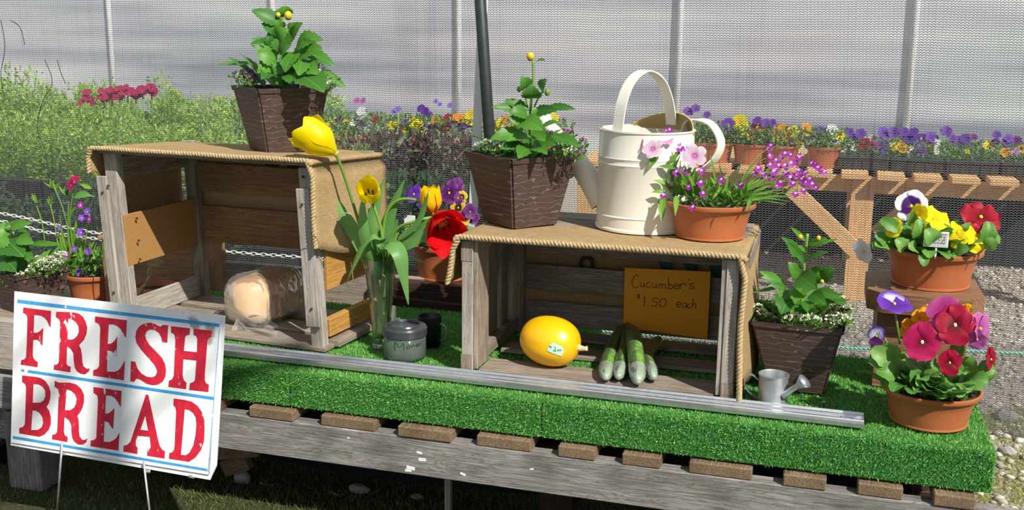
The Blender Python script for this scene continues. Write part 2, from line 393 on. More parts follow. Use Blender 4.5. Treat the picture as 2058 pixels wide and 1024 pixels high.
INST = {}
def leaf(parent, kind, base, tip, wid, mat, up=None, twist=None, name='leaf'):
    d = Vector(tip)-Vector(base)
    u = Vector(up) if up else Vector((rnd.uniform(-.1, .4), -.95+rnd.uniform(-.25, .25), .8))
    return inst(name, rnd.choice(LEAF[kind]), MAT[mat] if isinstance(mat, str) else mat, parent,
                frame(base, tip, u, wid, rnd.uniform(-.35, .35) if twist is None else twist))
def leaves(parent, kind, L, mat, **kw):
    for b, t, wd in L: leaf(parent, kind, b, t, wd*(1.35 if kind == 'dahlia' else 1.1), mat, **kw)
def sphere_vf(r, n=10, m=6, sz=1):
    vs = [(0, 0, -r*sz)]; fs = []
    for i in range(1, m):
        a = math.pi*i/m
        for k in range(n): vs.append((r*math.sin(a)*math.cos(2*math.pi*k/n), r*math.sin(a)*math.sin(2*math.pi*k/n), -r*sz*math.cos(a)))
    vs.append((0, 0, r*sz)); top = len(vs)-1
    for k in range(n): fs.append((0, 1+(k+1) % n, 1+k))
    for i in range(m-2):
        for k in range(n): a = 1+i*n; fs.append((a+k, a+(k+1) % n, a+n+(k+1) % n, a+n+k))
    for k in range(n): a = 1+(m-2)*n; fs.append((a+k, a+(k+1) % n, top))
    return vs, fs
SPH = mesh('bead', *sphere_vf(1)); SPH_LO = mesh('bead_small', *sphere_vf(1, 6, 4))
def face_frame(c, n, up=(0, 0, 1), roll=0):
    """frame at c whose z looks along n, y towards up"""
    n = Vector(n).normalized(); up = Vector(up); x = up.cross(n)
    x = x.normalized() if x.length > 1e-4 else Vector((1, 0, 0)); y = n.cross(x)
    M = Matrix((x, y, n)).transposed().to_4x4(); M.translation = Vector(c)
    return M @ Matrix.Rotation(roll, 4, 'Z')
def pansy(parent, c, r, mats, n=(-.1, -.9, .35), roll=0, eye='eye', ruff=False, label=None, tilt=0):
    """five-petalled pansy: two upper, two side, one lower petal round an eye"""
    if isinstance(mats, str): mats = (mats,)*3
    M = face_frame(c, n, roll=roll)
    f = inst('flower', SPH_LO, MAT[eye], parent, M @ Matrix.Diagonal((r*.10, r*.13, r*.10, 1)))
    if label: f['label'] = label
    S = PETAL_W if ruff else PETAL
    for k, (a, L, Wd, z, mi) in enumerate(((62, 1.0, 1.0, -.10, 0), (118, 1.0, 1.0, -.13, 0), (8, .95, .95, -.04, 1), (172, .95, .95, -.06, 1), (270, 1.0, 1.3, 0, 2))):
        a = math.radians(a+rnd.uniform(-6, 6)); d = Vector((math.cos(a), math.sin(a), rnd.uniform(-.10, .16)+tilt))
        b = M @ (Vector((0, 0, z*r))); t = M @ (Vector((0, 0, z*r))+d*r*L)
        inst('petal', rnd.choice(S), PM[mats[mi]], f, frame(b, t, M.to_3x3() @ Vector((0, 0, 1)), r*Wd*1.12))
    return f
def simple_flower(parent, c, r, pal, n=(0, -.8, .6), k=5, eye='eye', name='flower', wid=.9, petals=True):
    """small flower as one mesh"""
    M = face_frame(c, n, roll=rnd.random()*6) @ Matrix.Scale(r, 4); r = 1
    parts = []
    for i in range(k):
        a = 2*math.pi*i/k; F = frame((0, 0, 0), (math.cos(a)*r, math.sin(a)*r, r*rnd.uniform(.0, .3)), (0, 0, 1), r*wid)
        me = rnd.choice(PETAL_S); parts.append(xf(([v.co for v in me.vertices], [tuple(p.vertices) for p in me.polygons]), F))
    return obj(name, mesh(name, *join(parts)), PM[pal], parent, M)
SFM = {}
def cheap_flower(parent, c, r, pal, n=(0, -.8, .6), name='flower'):
    """a far flower: one shared mesh of five petals"""
    if pal not in SFM:
        parts = []
        for i in range(5):
            a = 2*math.pi*i/5+.3; F = frame((0, 0, 0), (math.cos(a), math.sin(a), .15), (0, 0, 1), 1.0)
            me = PETAL_S[i % 2]; parts.append(xf(([v.co for v in me.vertices], [tuple(p.vertices) for p in me.polygons]), F))
        SFM[pal] = mesh('far_flower', *join(parts)); SFM[pal].materials.append(PM[pal])
    return obj(name, SFM[pal], None, parent, face_frame(c, n, roll=rnd.random()*6) @ Matrix.Scale(r, 4))
def leaf_cloud(name, pts, nrm, size, mat, parent=None, seed=1, M=None, aspect=.5, spread=.9):
    """many small folded leaves (two triangles each) joined into one part"""
    rs = np.random.RandomState(seed); pts = np.asarray(pts, float); n = len(pts)
    nr = np.asarray(nrm, float); d = nr + rs.normal(0, spread, (n, 3)); d /= np.linalg.norm(d, axis=1)[:, None]+1e-9
    s = np.cross(d, rs.normal(0, 1, (n, 3))); s /= np.linalg.norm(s, axis=1)[:, None]+1e-9
    L = size*rs.uniform(.6, 1.3, (n, 1)); W_ = L*aspect
    nn = np.cross(s, d)
    a = pts; b = pts+d*L*.5+s*W_*.5+nn*W_*.15; c = pts+d*L-nn*L*.12; e = pts+d*L*.5-s*W_*.5+nn*W_*.15
    V = np.stack([a, b, c, e], 1).reshape(-1, 3); k = np.arange(n)*4
    F = np.concatenate([np.stack([k, k+1, k+2], 1), np.stack([k, k+2, k+3], 1)])
    return stuff(obj(name, np_mesh(name, V, F), mat, parent, M))
def dome_points(n, rx, ry, h, seed, shell=.55):
    rs = np.random.RandomState(seed); u = rs.normal(0, 1, (n, 3)); u[:, 2] = np.abs(u[:, 2])*1.1-.15; u /= np.linalg.norm(u, axis=1)[:, None]
    k = rs.uniform(shell, 1, (n, 1)); p = u*k*np.array([rx, ry, h]); p[:, 2] = np.maximum(p[:, 2], 0); return p, u*np.array([1, 1, .6])+np.array([0, 0, .5])
def disc_points(n, r, seed, z=(0, .03), rx=1, ry=1):
    rs = np.random.RandomState(seed); a = rs.uniform(0, 6.283, n); q = np.sqrt(rs.uniform(0, 1, n))*r
    return np.stack([np.cos(a)*q*rx, np.sin(a)*q*ry, rs.uniform(z[0], z[1], n)], 1)

# ---------------------------------------------------------------- ground
def ground_mat():
    m, nt, o = nodes('gravelly_ground'); v = coords(nt, rand=False, which='Object')
    n1 = N(nt, 'TexNoise', i_Scale=90, i_Detail=5); nt.links.new(v, n1.inputs['Vector'])
    n2 = N(nt, 'TexNoise', i_Scale=1.7, i_Detail=5); nt.links.new(v, n2.inputs['Vector'])
    sp = N(nt, 'SeparateXYZ'); nt.links.new(v, sp.inputs[0])
    grav = ramp(nt, n1.outputs[0], [(.3, (.20, .175, .14)), (.7, (.52, .47, .40))])
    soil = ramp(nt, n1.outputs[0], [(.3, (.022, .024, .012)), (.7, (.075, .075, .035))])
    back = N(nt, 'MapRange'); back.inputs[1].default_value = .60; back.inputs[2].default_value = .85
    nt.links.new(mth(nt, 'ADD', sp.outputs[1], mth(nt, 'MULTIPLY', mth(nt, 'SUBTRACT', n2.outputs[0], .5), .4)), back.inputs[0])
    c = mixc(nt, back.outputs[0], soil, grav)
    principled(nt, o, c, .95, bump(nt, n1.outputs[0], .6, .01), spec=.15)
    return m
g = struct(obj('ground', mesh('ground', [(-14, -6, 0), (12, -6, 0), (12, 26, 0), (-14, 26, 0)], [(0, 1, 2, 3)], False), ground_mat()))

def pebbles(name, n, xr, yr, sr, mat, seed, dens=None):
    bm = bmesh.new(); bmesh.ops.create_icosphere(bm, subdivisions=1, radius=1); bv = np.array([v.co for v in bm.verts]); bf = np.array([[v.index for v in f.verts] for f in bm.faces]); bm.free()
    rs = np.random.RandomState(seed); V, F = [], []
    px = rs.uniform(*xr, n); py = rs.uniform(*yr, n)
    if dens is not None:
        k = dens(px, py) > rs.uniform(0, 1, n); px, py = px[k], py[k]; n = len(px)
    s = sr[0]*(sr[1]/sr[0])**(rs.uniform(0, 1, n)**2.2)
    sc_ = np.stack([s*rs.uniform(.8, 1.3, n), s*rs.uniform(.8, 1.3, n), s*rs.uniform(.5, .8, n)], 1)
    A = rs.uniform(0, 6.283, n); jit = rs.normal(0, .12, (n,)+bv.shape)
    q = (bv[None]+jit)*sc_[:, None, :]
    x = q[..., 0]*np.cos(A)[:, None]-q[..., 1]*np.sin(A)[:, None]; y = q[..., 0]*np.sin(A)[:, None]+q[..., 1]*np.cos(A)[:, None]
    q = np.stack([x+px[:, None], y+py[:, None], q[..., 2]+s[:, None]*.25], 2)
    F = (bf[None]+(np.arange(n)*len(bv))[:, None, None]).reshape(-1, 3)
    return stuff(obj(name, np_mesh(name, q.reshape(-1, 3), F), mat))
MAT['gravel'] = islandmat('gravel_stone', [(0, (.19, .16, .13)), (.3, (.38, .34, .285)), (.7, (.50, .455, .39)), (1, (.62, .58, .51))], .9, bmp=.4)
tag(pebbles('gravel', 33000, (-2.3, 2.5), (.1, 5.2), (.005, .018), MAT['gravel'], 3, lambda x, y: np.where(x > 1.16, np.clip((y-.05)/1.2, .2, 1), np.clip((y-.62)/.3, 0, 1))*np.where((x > .3) | (y < 2.6), 1, .12)), 'pale grey gravel covering the ground behind and beside the display', 'gravel', kind='stuff')
def turf_tufts(name, n, xr, yr, h, mat, seed, dens=None):
    rs = np.random.RandomState(seed); px = rs.uniform(*xr, n); py = rs.uniform(*yr, n)
    if dens is not None:
        k = dens(px, py) > rs.uniform(0, 1, n); px, py = px[k], py[k]; n = len(px)
    P = np.stack([px, py, np.zeros(n)], 1); d = np.stack([rs.normal(0, .6, n), rs.normal(0, .6, n), np.ones(n)], 1)
    L = h*rs.uniform(.4, 1.3, (n, 1)); a = rs.uniform(0, 6.28, n); s = np.stack([np.cos(a), np.sin(a), 0*a], 1)*.0015
    V = np.stack([P-s, P+s, P+d*L], 1).reshape(-1, 3); F = np.arange(3*n).reshape(-1, 3)
    return stuff(obj(name, np_mesh(name, V, F), mat))
MAT['moss'] = islandmat('moss_blades', [(0, (.12, .14, .02)), (.5, (.32, .36, .05)), (1, (.50, .50, .10))], .7, .3)
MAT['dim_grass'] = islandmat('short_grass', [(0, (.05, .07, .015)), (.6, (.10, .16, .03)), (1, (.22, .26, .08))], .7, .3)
def moss_d(x, y):
    return np.array([max(0, min(1, (noise.noise(Vector((a*4, b*4, 0)))+.40)*2.5)) for a, b in zip(x, y)])
tag(turf_tufts('moss', 34000, (1.15, 1.75), (.0, 1.75), .012, MAT['moss'], 5, moss_d), 'yellow-green moss on the stony ground beside the turf corner', 'moss', kind='stuff')
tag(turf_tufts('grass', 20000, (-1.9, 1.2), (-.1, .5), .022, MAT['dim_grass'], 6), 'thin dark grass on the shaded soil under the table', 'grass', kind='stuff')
def rock(c, s, label, seed):
    r = random.Random(seed); bm = bmesh.new(); bmesh.ops.create_icosphere(bm, subdivisions=2, radius=1)
    for v in bm.verts:
        v.co *= 1+.35*noise.noise(v.co*1.3+Vector((seed*3.1, 0, 0)))
        v.co = Vector((v.co.x*s[0], v.co.y*s[1], v.co.z*s[2]))
    vf = [v.co.copy() for v in bm.verts], [tuple(v.index for v in f.verts) for f in bm.faces]; bm.free()
    return tag(obj('stone', mesh('stone', *vf, smooth=False), MAT['rock'], None, T(c[0], c[1], s[2]*.55)), label, 'stone')
rock((-0.956,0.246,0), (.030, .022, .022), 'pale pointed stone on the dark soil just right of the bread sign', 1)
rock((-0.577,0.294,0), (.036, .02, .014), 'flat brown stone on the dark soil below the middle of the beam', 2)
rock((-0.39,0.304,0), (.022, .016, .008), 'small flat stone in the shaded grass, right of the flat brown stone', 5)
rock((1.44,1.605,0), (.045, .034, .026), 'large rounded grey stone in the gravel, right of the turf corner', 3)
rock((1.395,1.247,0), (.030, .025, .018), 'smaller grey stone in the moss, below the large rounded stone', 4)

# ---------------------------------------------------------------- greenhouse wall far behind
def film_mat():
    m, nt, o = nodes('cloudy_film'); v = coords(nt, (.16, 1, 1.9), rand=False)
    n1 = N(nt, 'TexNoise', i_Scale=1.3, i_Detail=3, i_Roughness=.5); nt.links.new(v, n1.inputs['Vector'])
    c = ramp(nt, n1.outputs[0], [(.34, (.35, .38, .46)), (.5, (.67, .695, .74)), (.66, (.90, .90, .89))])
    n2 = N(nt, 'TexNoise', i_Scale=.8, i_Detail=2); nt.links.new(coords(nt, (.5, 1, 1.1), rand=False), n2.inputs['Vector'])
    c = mixc(nt, 1.0, c, ramp(nt, n2.outputs[0], [(.32, (.88, 1, .91)), (.45, (1, 1, 1)), (.56, (1, 1, 1)), (.70, (1, .92, .93))]), 'MULTIPLY')
    p = principled(nt, None, c, .6, spec=.3); tr = N(nt, 'BsdfTranslucent'); nt.links.new(c, tr.inputs[0])
    mx = N(nt, 'MixShader'); mx.inputs[0].default_value = .35; nt.links.new(p.outputs[0], mx.inputs[1]); nt.links.new(tr.outputs[0], mx.inputs[2]); nt.links.new(mx.outputs[0], o.inputs[0]); return m
vs, fs = [], []
for i in range(81):
    for j in range(9):
        x = -14+24*i/80; z = 3.6*j/8; vs.append((x, 8.0+.012*noise.noise(Vector((x*2, z*2, 0))), z))
for i in range(80):
    for j in range(8): a = i*9+j; fs.append((a, a+9, a+10, a+1))
wl = struct(obj('wall_back', mesh('wall_back', vs, fs), film_mat()))
MAT['haze_band'] = plain('dusky_band', (.20, .20, .27), (.14, .15, .19), .8, 3)
MAT['rib'] = plain('white_rib', (.86, .86, .87), None, .5)
for x in (-11.6, -9.4, -7.25, -5.15, -3.0, -.72, 1.42, 3.6):
    tube('rib', [(x, 7.965, 0), (x, 7.965, 3.6)], .03, MAT['rib'], wl, 8)

# ---------------------------------------------------------------- knitted shade netting in front of the beds
def net_mat():
    m, nt, o = nodes('knitted_netting'); tc = N(nt, 'TexCoord'); sp = N(nt, 'SeparateXYZ'); nt.links.new(tc.outputs['Object'], sp.inputs[0])
    lo = N(nt, 'TexNoise', i_Scale=1.6, i_Detail=3); nt.links.new(tc.outputs['Object'], lo.inputs['Vector'])
    wob = mth(nt, 'MULTIPLY', mth(nt, 'SUBTRACT', lo.outputs[0], .5), .05)
    x = mth(nt, 'ADD', mth(nt, 'ADD', sp.outputs[0], wob), mth(nt, 'MULTIPLY', sp.outputs[2], .04))
    u = mth(nt, 'DIVIDE', x, .0120); v = mth(nt, 'DIVIDE', mth(nt, 'ADD', sp.outputs[2], mth(nt, 'MULTIPLY', wob, .6)), .0085)
    fu = mth(nt, 'FRACT', u); tri = mth(nt, 'MULTIPLY', mth(nt, 'ABSOLUTE', mth(nt, 'SUBTRACT', fu, .5)), 2)
    arc = mth(nt, 'MULTIPLY', mth(nt, 'MULTIPLY', tri, tri), .6)
    f = mth(nt, 'FRACT', mth(nt, 'ADD', v, arc))
    row = mth(nt, 'LESS_THAN', f, .34)
    rib = mth(nt, 'GREATER_THAN', tri, .95)
    thread = mth(nt, 'MAXIMUM', row, rib)
    # darker upright runs where threads bunch
    mp = N(nt, 'Mapping'); mp.inputs['Scale'].default_value = (95, 1, 1.0); nt.links.new(tc.outputs['Object'], mp.inputs[0])
    st = N(nt, 'TexNoise', i_Scale=1, i_Detail=2); nt.links.new(mp.outputs[0], st.inputs['Vector'])
    dark = ramp(nt, st.outputs[0], [(.56, (1, 1, 1)), (.72, (.42, .42, .45))])
    col = mixc(nt, 1.0, ramp(nt, f, [(0, (.10, .10, .11)), (.15, (.24, .24, .25)), (.36, (.10, .10, .11))]), dark, 'MULTIPLY')
    d = N(nt, 'BsdfDiffuse'); nt.links.new(col, d.inputs[0]); tl = N(nt, 'BsdfTranslucent'); nt.links.new(col, tl.inputs[0])
    md = N(nt, 'MixShader'); md.inputs[0].default_value = .25; nt.links.new(d.outputs[0], md.inputs[1]); nt.links.new(tl.outputs[0], md.inputs[2])
    t = N(nt, 'BsdfTransparent'); mx = N(nt, 'MixShader'); nt.links.new(thread, mx.inputs[0]); nt.links.new(t.outputs[0], mx.inputs[1]); nt.links.new(md.outputs[0], mx.inputs[2])
    nt.links.new(mx.outputs[0], o.inputs[0]); return m
vs, fs = [], []
nx, nz = 120, 24
for i in range(nx+1):
    for j in range(nz+1):
        x = -4.2+7.4*i/nx; z = 2.2*j/nz
        vs.append((x, 1.40+.010*math.sin(x*5.3+z)+.014*noise.noise(Vector((x*3, z*.8, 2))), z+.002))
for i in range(nx):
    for j in range(nz): a = i*(nz+1)+j; fs.append((a, a+nz+1, a+nz+2, a+1))
net = thing('shade_netting', 'grey knitted shade netting hanging across the whole scene behind the display', 'netting', (0, 1.40, 0))
obj('mesh_sheet', mesh('mesh_sheet', vs, fs), net_mat(), net)
MAT['cord'] = plain('dark_cord', (.03, .03, .035), None, .8)
for pts in ([(-2.547,1.38,1.248),(-2.517,1.38,1.152),(-2.578,1.38,1.065),(-2.617,1.38,0.943),(-2.586,1.38,0.857),(-2.571,1.38,0.746),(-2.549,1.38,0.647)], [(-2.76,1.38,1.415),(-2.752,1.38,1.298),(-2.787,1.38,1.178),(-2.777,1.38,1.07)], [(-2.482,1.38,1.249),(-2.469,1.38,1.196),(-2.448,1.38,1.148)], [(-2.712,1.38,1.415),(-2.663,1.38,1.384),(-2.645,1.38,1.31)]):
    tube('slack_thread', smooth_path(pts, 5), .0016, MAT['cord'], net, 5)

# ---------------------------------------------------------------- left beds of bedding plants
def dome_bush(name, seed, n, rx, ry, h, size, mat, label, cat, group):
    t = thing(name, label, cat, (0, 0, 0), 0, group)
    p, d = dome_points(n, rx, ry, h, seed, .5)
    k = np.array([1+.45*noise.noise(Vector((q[0]*9, q[1]*9, q[2]*9+seed))) for q in p]); p = p*k[:, None]
    leaf_cloud('foliage', p, d, size, mat, t, seed, aspect=.42)
    obj('stem', mesh('stem', *tube_vf([(0, 0, 0), (.003, 0, h*.6)], .006, 6)), MAT['stem'], t)
    return t
FRONT_ROW = 'dense bright green bedding plant in the front row behind the netting on the left'
BACK_ROW = 'dense bright green bedding plant in the back row behind the netting on the left'
proto = [dome_bush('bedding_plant', 60+k, 1700, .19, .19, .36, .032, MAT['bush'], FRONT_ROW, 'plant', 'bedding plants in the front row') for k in range(3)]
first = set()
def bush_at(k, x, y, z, s, label, group):
    if k not in first: o = proto[k]; first.add(k)
    else: o = copy_tree(proto[k])
    o.location = (x, y, z); o.rotation_euler = (0, 0, rnd.random()*6.28); o.scale = (s, s, s*rnd.uniform(.85, 1.2)); o['label'] = label; o['group'] = group
i = 0
for row in range(3):
    for q in range(11):
        x = -4.45+q*.255+rnd.uniform(-.04, .04)+.07*row
        if x > -1.98: continue
        bush_at(i % 3, x, 2.45+row*.34+rnd.uniform(-.04, .04), .56, rnd.uniform(.72, .86), FRONT_ROW, 'bedding plants in the front row'); i += 1
for row in range(2):
    for q in range(10):
        x = -5.7+q*.33+rnd.uniform(-.05, .05)
        if x > -2.6: continue
        bush_at(i % 3, x, 3.85+row*.5+rnd.uniform(-.04, .04), .56, rnd.uniform(.95, 1.15), BACK_ROW, 'bedding plants in the back row'); i += 1
LB = thing('plant_bench', 'low black plant bench under the bright bedding plants, left behind the netting', 'bench', (-3.5, 3.2, 0))
bx('top', (-6.2, 2.22, .52), (-2.29, 4.7, .56), MAT['black'], LB)
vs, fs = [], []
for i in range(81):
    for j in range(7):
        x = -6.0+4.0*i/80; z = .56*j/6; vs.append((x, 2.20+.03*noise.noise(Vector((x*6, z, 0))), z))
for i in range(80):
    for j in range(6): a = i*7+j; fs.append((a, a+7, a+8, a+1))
obj('shade_skirt', mesh('shade_skirt', vs, fs), MAT['matte_black'], LB)  # black sheet stands in for the deep shade below the beds
# crimson snapdragons along the top of the back row
for k, ((c, r)) in enumerate([((-4.138,3.6,0.911),0.0442),((-3.992,3.6,0.935),0.0304),((-3.927,3.6,0.944),0.0337),((-3.864,3.6,0.949),0.0336),((-3.8,3.6,0.964),0.0301),((-3.737,3.6,0.962),0.0334),((-3.682,3.6,0.977),0.03),((-3.611,3.6,0.982),0.0299)]):
    t = thing('flowering_plant', ['crimson-flowered plant set apart at the left end of the red row', 'crimson-flowered plant second from the left in the red row', 'crimson-flowered plant third from the left in the red row', 'crimson-flowered plant fourth from the left in the red row', 'crimson-flowered plant fifth from the left in the red row', 'crimson-flowered plant sixth from the left in the red row', 'crimson-flowered plant second from the right in the red row', 'crimson-flowered plant at the right end of the red row'][k], 'plant', (c[0], c[1], .56), 0, 'crimson plants above the beds')
    obj('stem', mesh('stem', *tube_vf([(0, 0, 0), (0, 0, c[2]-.56)], .005, 6)), MAT['stem'], t, T(c[0], c[1], .56))
    for q in range(9 if k else 14):
        cheap_flower(t, (c[0]+rnd.uniform(-1, 1)*r*.9, c[1]+rnd.uniform(-.03, .03), c[2]+rnd.uniform(-1.2, .9)*r), .026, 'dianthus_red')

# ---------------------------------------------------------------- centre bed: purple-leaved plants, dark plants, potted pansies
CG = 'purple-leaved plants in the centre bed'
for k, (c, r) in enumerate([((-1.553,2.5,0.737),0.1031),((-1.399,2.5,0.759),0.1022),((-1.235,2.5,0.756),0.1013),((-1.087,2.5,0.758),0.1005),((-0.967,2.5,0.753),0.0999),((-1.514,2.6,0.696),0.1049),((-0.81,2.5,0.741),0.0991),((-1.358,2.6,0.703),0.104)]):
    if k == 0: pp = dome_bush('purple_leaved_plant', 90, 1300, .20, .18, .36, .044, MAT['bush_purple'], 'x', 'plant', CG); o = pp
    else: o = copy_tree(pp)
    o['label'] = 'dusky purple-leaved bedding plant in the centre bed between the two crates'
    o.location = (c[0], c[1], c[2]-.24); o.rotation_euler = (0, 0, k*1.3)
for k, (c, r) in enumerate([((-1.454,2.22,0.571),0.0983),((-1.321,2.22,0.591),0.0975),((-1.177,2.22,0.587),0.0967),((-1.035,2.22,0.595),0.0959),((-0.908,2.22,0.602),0.0952)]):
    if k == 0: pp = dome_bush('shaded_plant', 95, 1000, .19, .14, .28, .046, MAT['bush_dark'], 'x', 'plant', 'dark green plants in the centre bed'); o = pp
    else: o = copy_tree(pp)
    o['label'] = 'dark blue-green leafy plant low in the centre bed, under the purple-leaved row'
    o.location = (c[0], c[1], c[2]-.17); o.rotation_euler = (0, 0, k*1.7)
for k in range(9):  # dark leaf colour stands in for shade, since sun reaches these plants
    o = copy_tree(pp); o['label'] = 'leafy plant coloured dark for the shade below the bright bedding plants, left behind the netting'; o['group'] = 'dark plants below the bright beds'
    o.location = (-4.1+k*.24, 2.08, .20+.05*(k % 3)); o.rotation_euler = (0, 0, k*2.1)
dome = dome_bush('bright_plant', 97, 800, .14, .12, .32, .036, MAT['bush'], 'bright green leafy plant in the centre bed just right of the draped crate', 'plant', None)
dome.location = (-1.392,2.1,0.532)
bb = thing('plant_bench', 'black plant bench under the centre bed of purple-leaved plants', 'bench', (-1.2, 2.4, 0))
bx('top', (-1.95, 2.0, .33), (-.45, 2.75, .37), MAT['black'], bb); bx('shade_skirt', (-1.95, 2.02, 0), (-.45, 2.04, .33), MAT['matte_black'], bb)
bb2 = thing('plant_bench', 'black plant bench carrying the terracotta pansy pots in the centre', 'bench', (-1.2, 3.3, 0))
bx('top', (-2.27, 2.95, .58), (-.64, 3.7, .62), MAT['black'], bb2); bx('shade_skirt', (-2.27, 2.97, 0), (-.64, 2.99, .58), MAT['matte_black'], bb2)

BOWL = [(.0, .004), (.70, .004), (.74, 0), (.78, .01), (.78, .05), (.765, .06), (.80, .28), (.84, .55), (.90, .80), (.94, .86), (.985, .87), (1.0, .90), (1.0, .985), (.985, 1.0), (.955, 1.0), (.94, .97), (.93, .90), (.80, .75)]
def bowl(parent, c, r, h, name='pot', mat='terracotta', seg=44):
    return auto_smooth(lathe(name, [(a*r, z*h) for a, z in BOWL], MAT[mat], parent, T(*c), seg))
def soil(parent, c, r, z): return lathe('soil', [(0, z+.004), (r*.6, z+.002), (r, z)], MAT['soil'], parent, T(c[0], c[1], c[2]), 20, False)
CEN = [((-2.11,3.2,0.825),0.0207,'yellow'),((-1.997,3.2,0.841),0.0206,'yellow'),((-1.707,3.2,0.837),0.0261,'yellow'),((-1.67,3.2,0.85),0.0203,'yellow'),((-1.642,3.2,0.813),0.0203,'yellow'),((-1.604,3.2,0.829),0.0289,'yellow'),((-1.573,3.2,0.862),0.0259,'yellow'),((-1.545,3.2,0.854),0.0259,'yellow'),((-1.561,3.2,0.819),0.0231,'yellow'),((-1.527,3.2,0.823),0.0201,'yellow'),((-1.435,3.2,0.881),0.0229,'orange'),((-1.358,3.2,0.892),0.0256,'darkred'),((-1.365,3.2,0.855),0.0257,'darkred'),((-1.359,3.2,0.827),0.0228,'orange'),((-1.325,3.2,0.879),0.0256,'plumdark'),((-1.271,3.2,0.856),0.0312,'violet'),((-1.244,3.2,0.868),0.0255,'violet'),((-1.444,3.2,0.844),0.0258,'plumdark'),((-1.404,3.2,0.822),0.0229,'plumdark'),((-1.277,3.2,0.895),0.0227,'orange'),((-1.304,3.2,0.902),0.0199,'orange'),((-1.223,3.2,0.919),0.0254,'yellow'),((-1.22,3.2,0.883),0.0226,'yellow'),((-1.708,3.3,0.928),0.0176,'lavender'),((-1.733,3.3,0.915),0.0147,'lavender'),((-1.56,3.3,0.938),0.0204,'violet'),((-1.535,3.3,0.922),0.0204,'violet'),((-1.51,3.3,0.902),0.0175,'violet'),((-1.417,3.4,0.954),0.0147,'lavender'),((-1.508,3.4,0.974),0.0118,'lavender'),((-1.482,3.4,0.957),0.0118,'lavender'),((-1.896,3.2,0.917),0.0233,'white'),((-1.883,3.2,0.894),0.0175,'white'),((-1.951,3.2,0.848),0.0176,'white'),((-1.809,3.2,0.822),0.0204,'white'),((-1.787,3.2,0.805),0.0175,'white'),((-1.904,3.2,0.841),0.0205,'plumdark'),((-2.041,3.2,0.866),0.0177,'plumdark'),((-1.973,3.3,0.97),0.0178,'orchid'),((-1.931,3.3,0.971),0.0178,'orchid'),((-1.62,3.2,0.866),0.0173,'lavender'),((-1.505,3.2,0.847),0.0144,'lavender'),((-2.067,3.2,0.856),0.0177,'face_yellow'),((-1.814,3.2,0.874),0.0204,'darkred'),((-1.059,3.2,0.838),0.0225,'yellow'),((-1.036,3.2,0.881),0.0253,'yellow'),((-1.007,3.2,0.901),0.0196,'orange'),((-0.735,3.2,0.916),0.0249,'yellow'),((-0.754,3.2,0.877),0.0222,'yellow'),((-0.971,3.2,0.861),0.0196,'yellow')]
pots_c = [((-2.102,3.25,0.723),0.1195),((-1.897,3.25,0.725),0.1243),((-1.689,3.25,0.74),0.1231),((-1.507,3.25,0.747),0.122),((-1.322,3.25,0.761),0.1267),((-1.06,3.25,0.771),0.1251),((-0.781,3.25,0.788),0.1234)]
CL = ['terracotta pot of yellow and dark faced pansies, half behind the tall dark planter', 'terracotta pot of white flowers left of centre behind the netting', 'terracotta pot of round yellow pansies with pale lilac sprays above', 'terracotta pot of yellow and purple pansies behind the purple-leaved plants', 'terracotta pot of red, orange and violet pansies left of the white strip', 'terracotta pot of yellow pansies right of the dark green pole', 'terracotta pot of yellow pansies hidden behind the budding dahlia']
def far_pot(c, r, h, label, flowers, group, seed, spread=.09):
    t = thing('potted_pansies', label, 'plant', (c[0], c[1], c[2]-h), 0, group)
    bowl(t, (c[0], c[1], c[2]-h), r, h, seg=24)
    p = disc_points(460, r*1.15, seed, (0, spread)); leaf_cloud('foliage', p+np.array([c[0], c[1], c[2]-.01]), np.tile((0, -.1, .8), (460, 1)), .026, MAT['small_leaf'], t, seed)
    for f in flowers: cheap_flower(t, f[0], f[1]*1.4, f[2], (rnd.uniform(-.3, .3), -.8, .55))
    return t
def nearest(fl, pots):
    g = [[] for _ in pots]
    for f in fl: g[min(range(len(pots)), key=lambda i: abs(pots[i][0][0]-f[0][0]))].append(f)
    return g
for (c, r), l, fl in zip(pots_c, CL, nearest(CEN, pots_c)): far_pot((c[0], c[1], .775), .14, .15, l, fl, 'pansy pots in the centre', int(abs(c[0])*1000) % 997, .13)

# ---------------------------------------------------------------- right bench: slatted top with pots and trays
RB = thing('slatted_bench', 'slatted fir bench behind the netting on the right, carrying pansy trays', 'bench', (.9, 3.8, 0))
for k in range(16):
    x = -.60+k*.1765
    bx('slat', (x, 3.17, .664), (x+.132, 4.40, .694), MAT['bench_wood'], RB)
bx('fascia', (-.62, 3.29, .578), (2.25, 3.33, .663), MAT['bench_wood'], RB); bx('rear_rail', (-.62, 4.30, .578), (2.25, 4.34, .663), MAT['bench_wood'], RB)
for xa, ya in ((.868, 3.25), (-.60, 3.25), (.868, 4.26), (2.05, 3.25)): bx('leg', (xa, ya, 0), (xa+.115, ya+.038, .663), MAT['bench_wood'], RB)
board('brace', (0.564,3.22,0.593), (0.919,3.22,0.277), .085, .035, (1, 0, 1), MAT['bench_wood'], RB)
board('brace', (1.284,3.6,0.578), (1.024,3.6,0.307), .085, .035, (-1, 0, 1), MAT['bench_wood'], RB)
bx('back_skirt', (-.62, 4.42, 0), (3.2, 4.44, .64), MAT['matte_black'], RB)
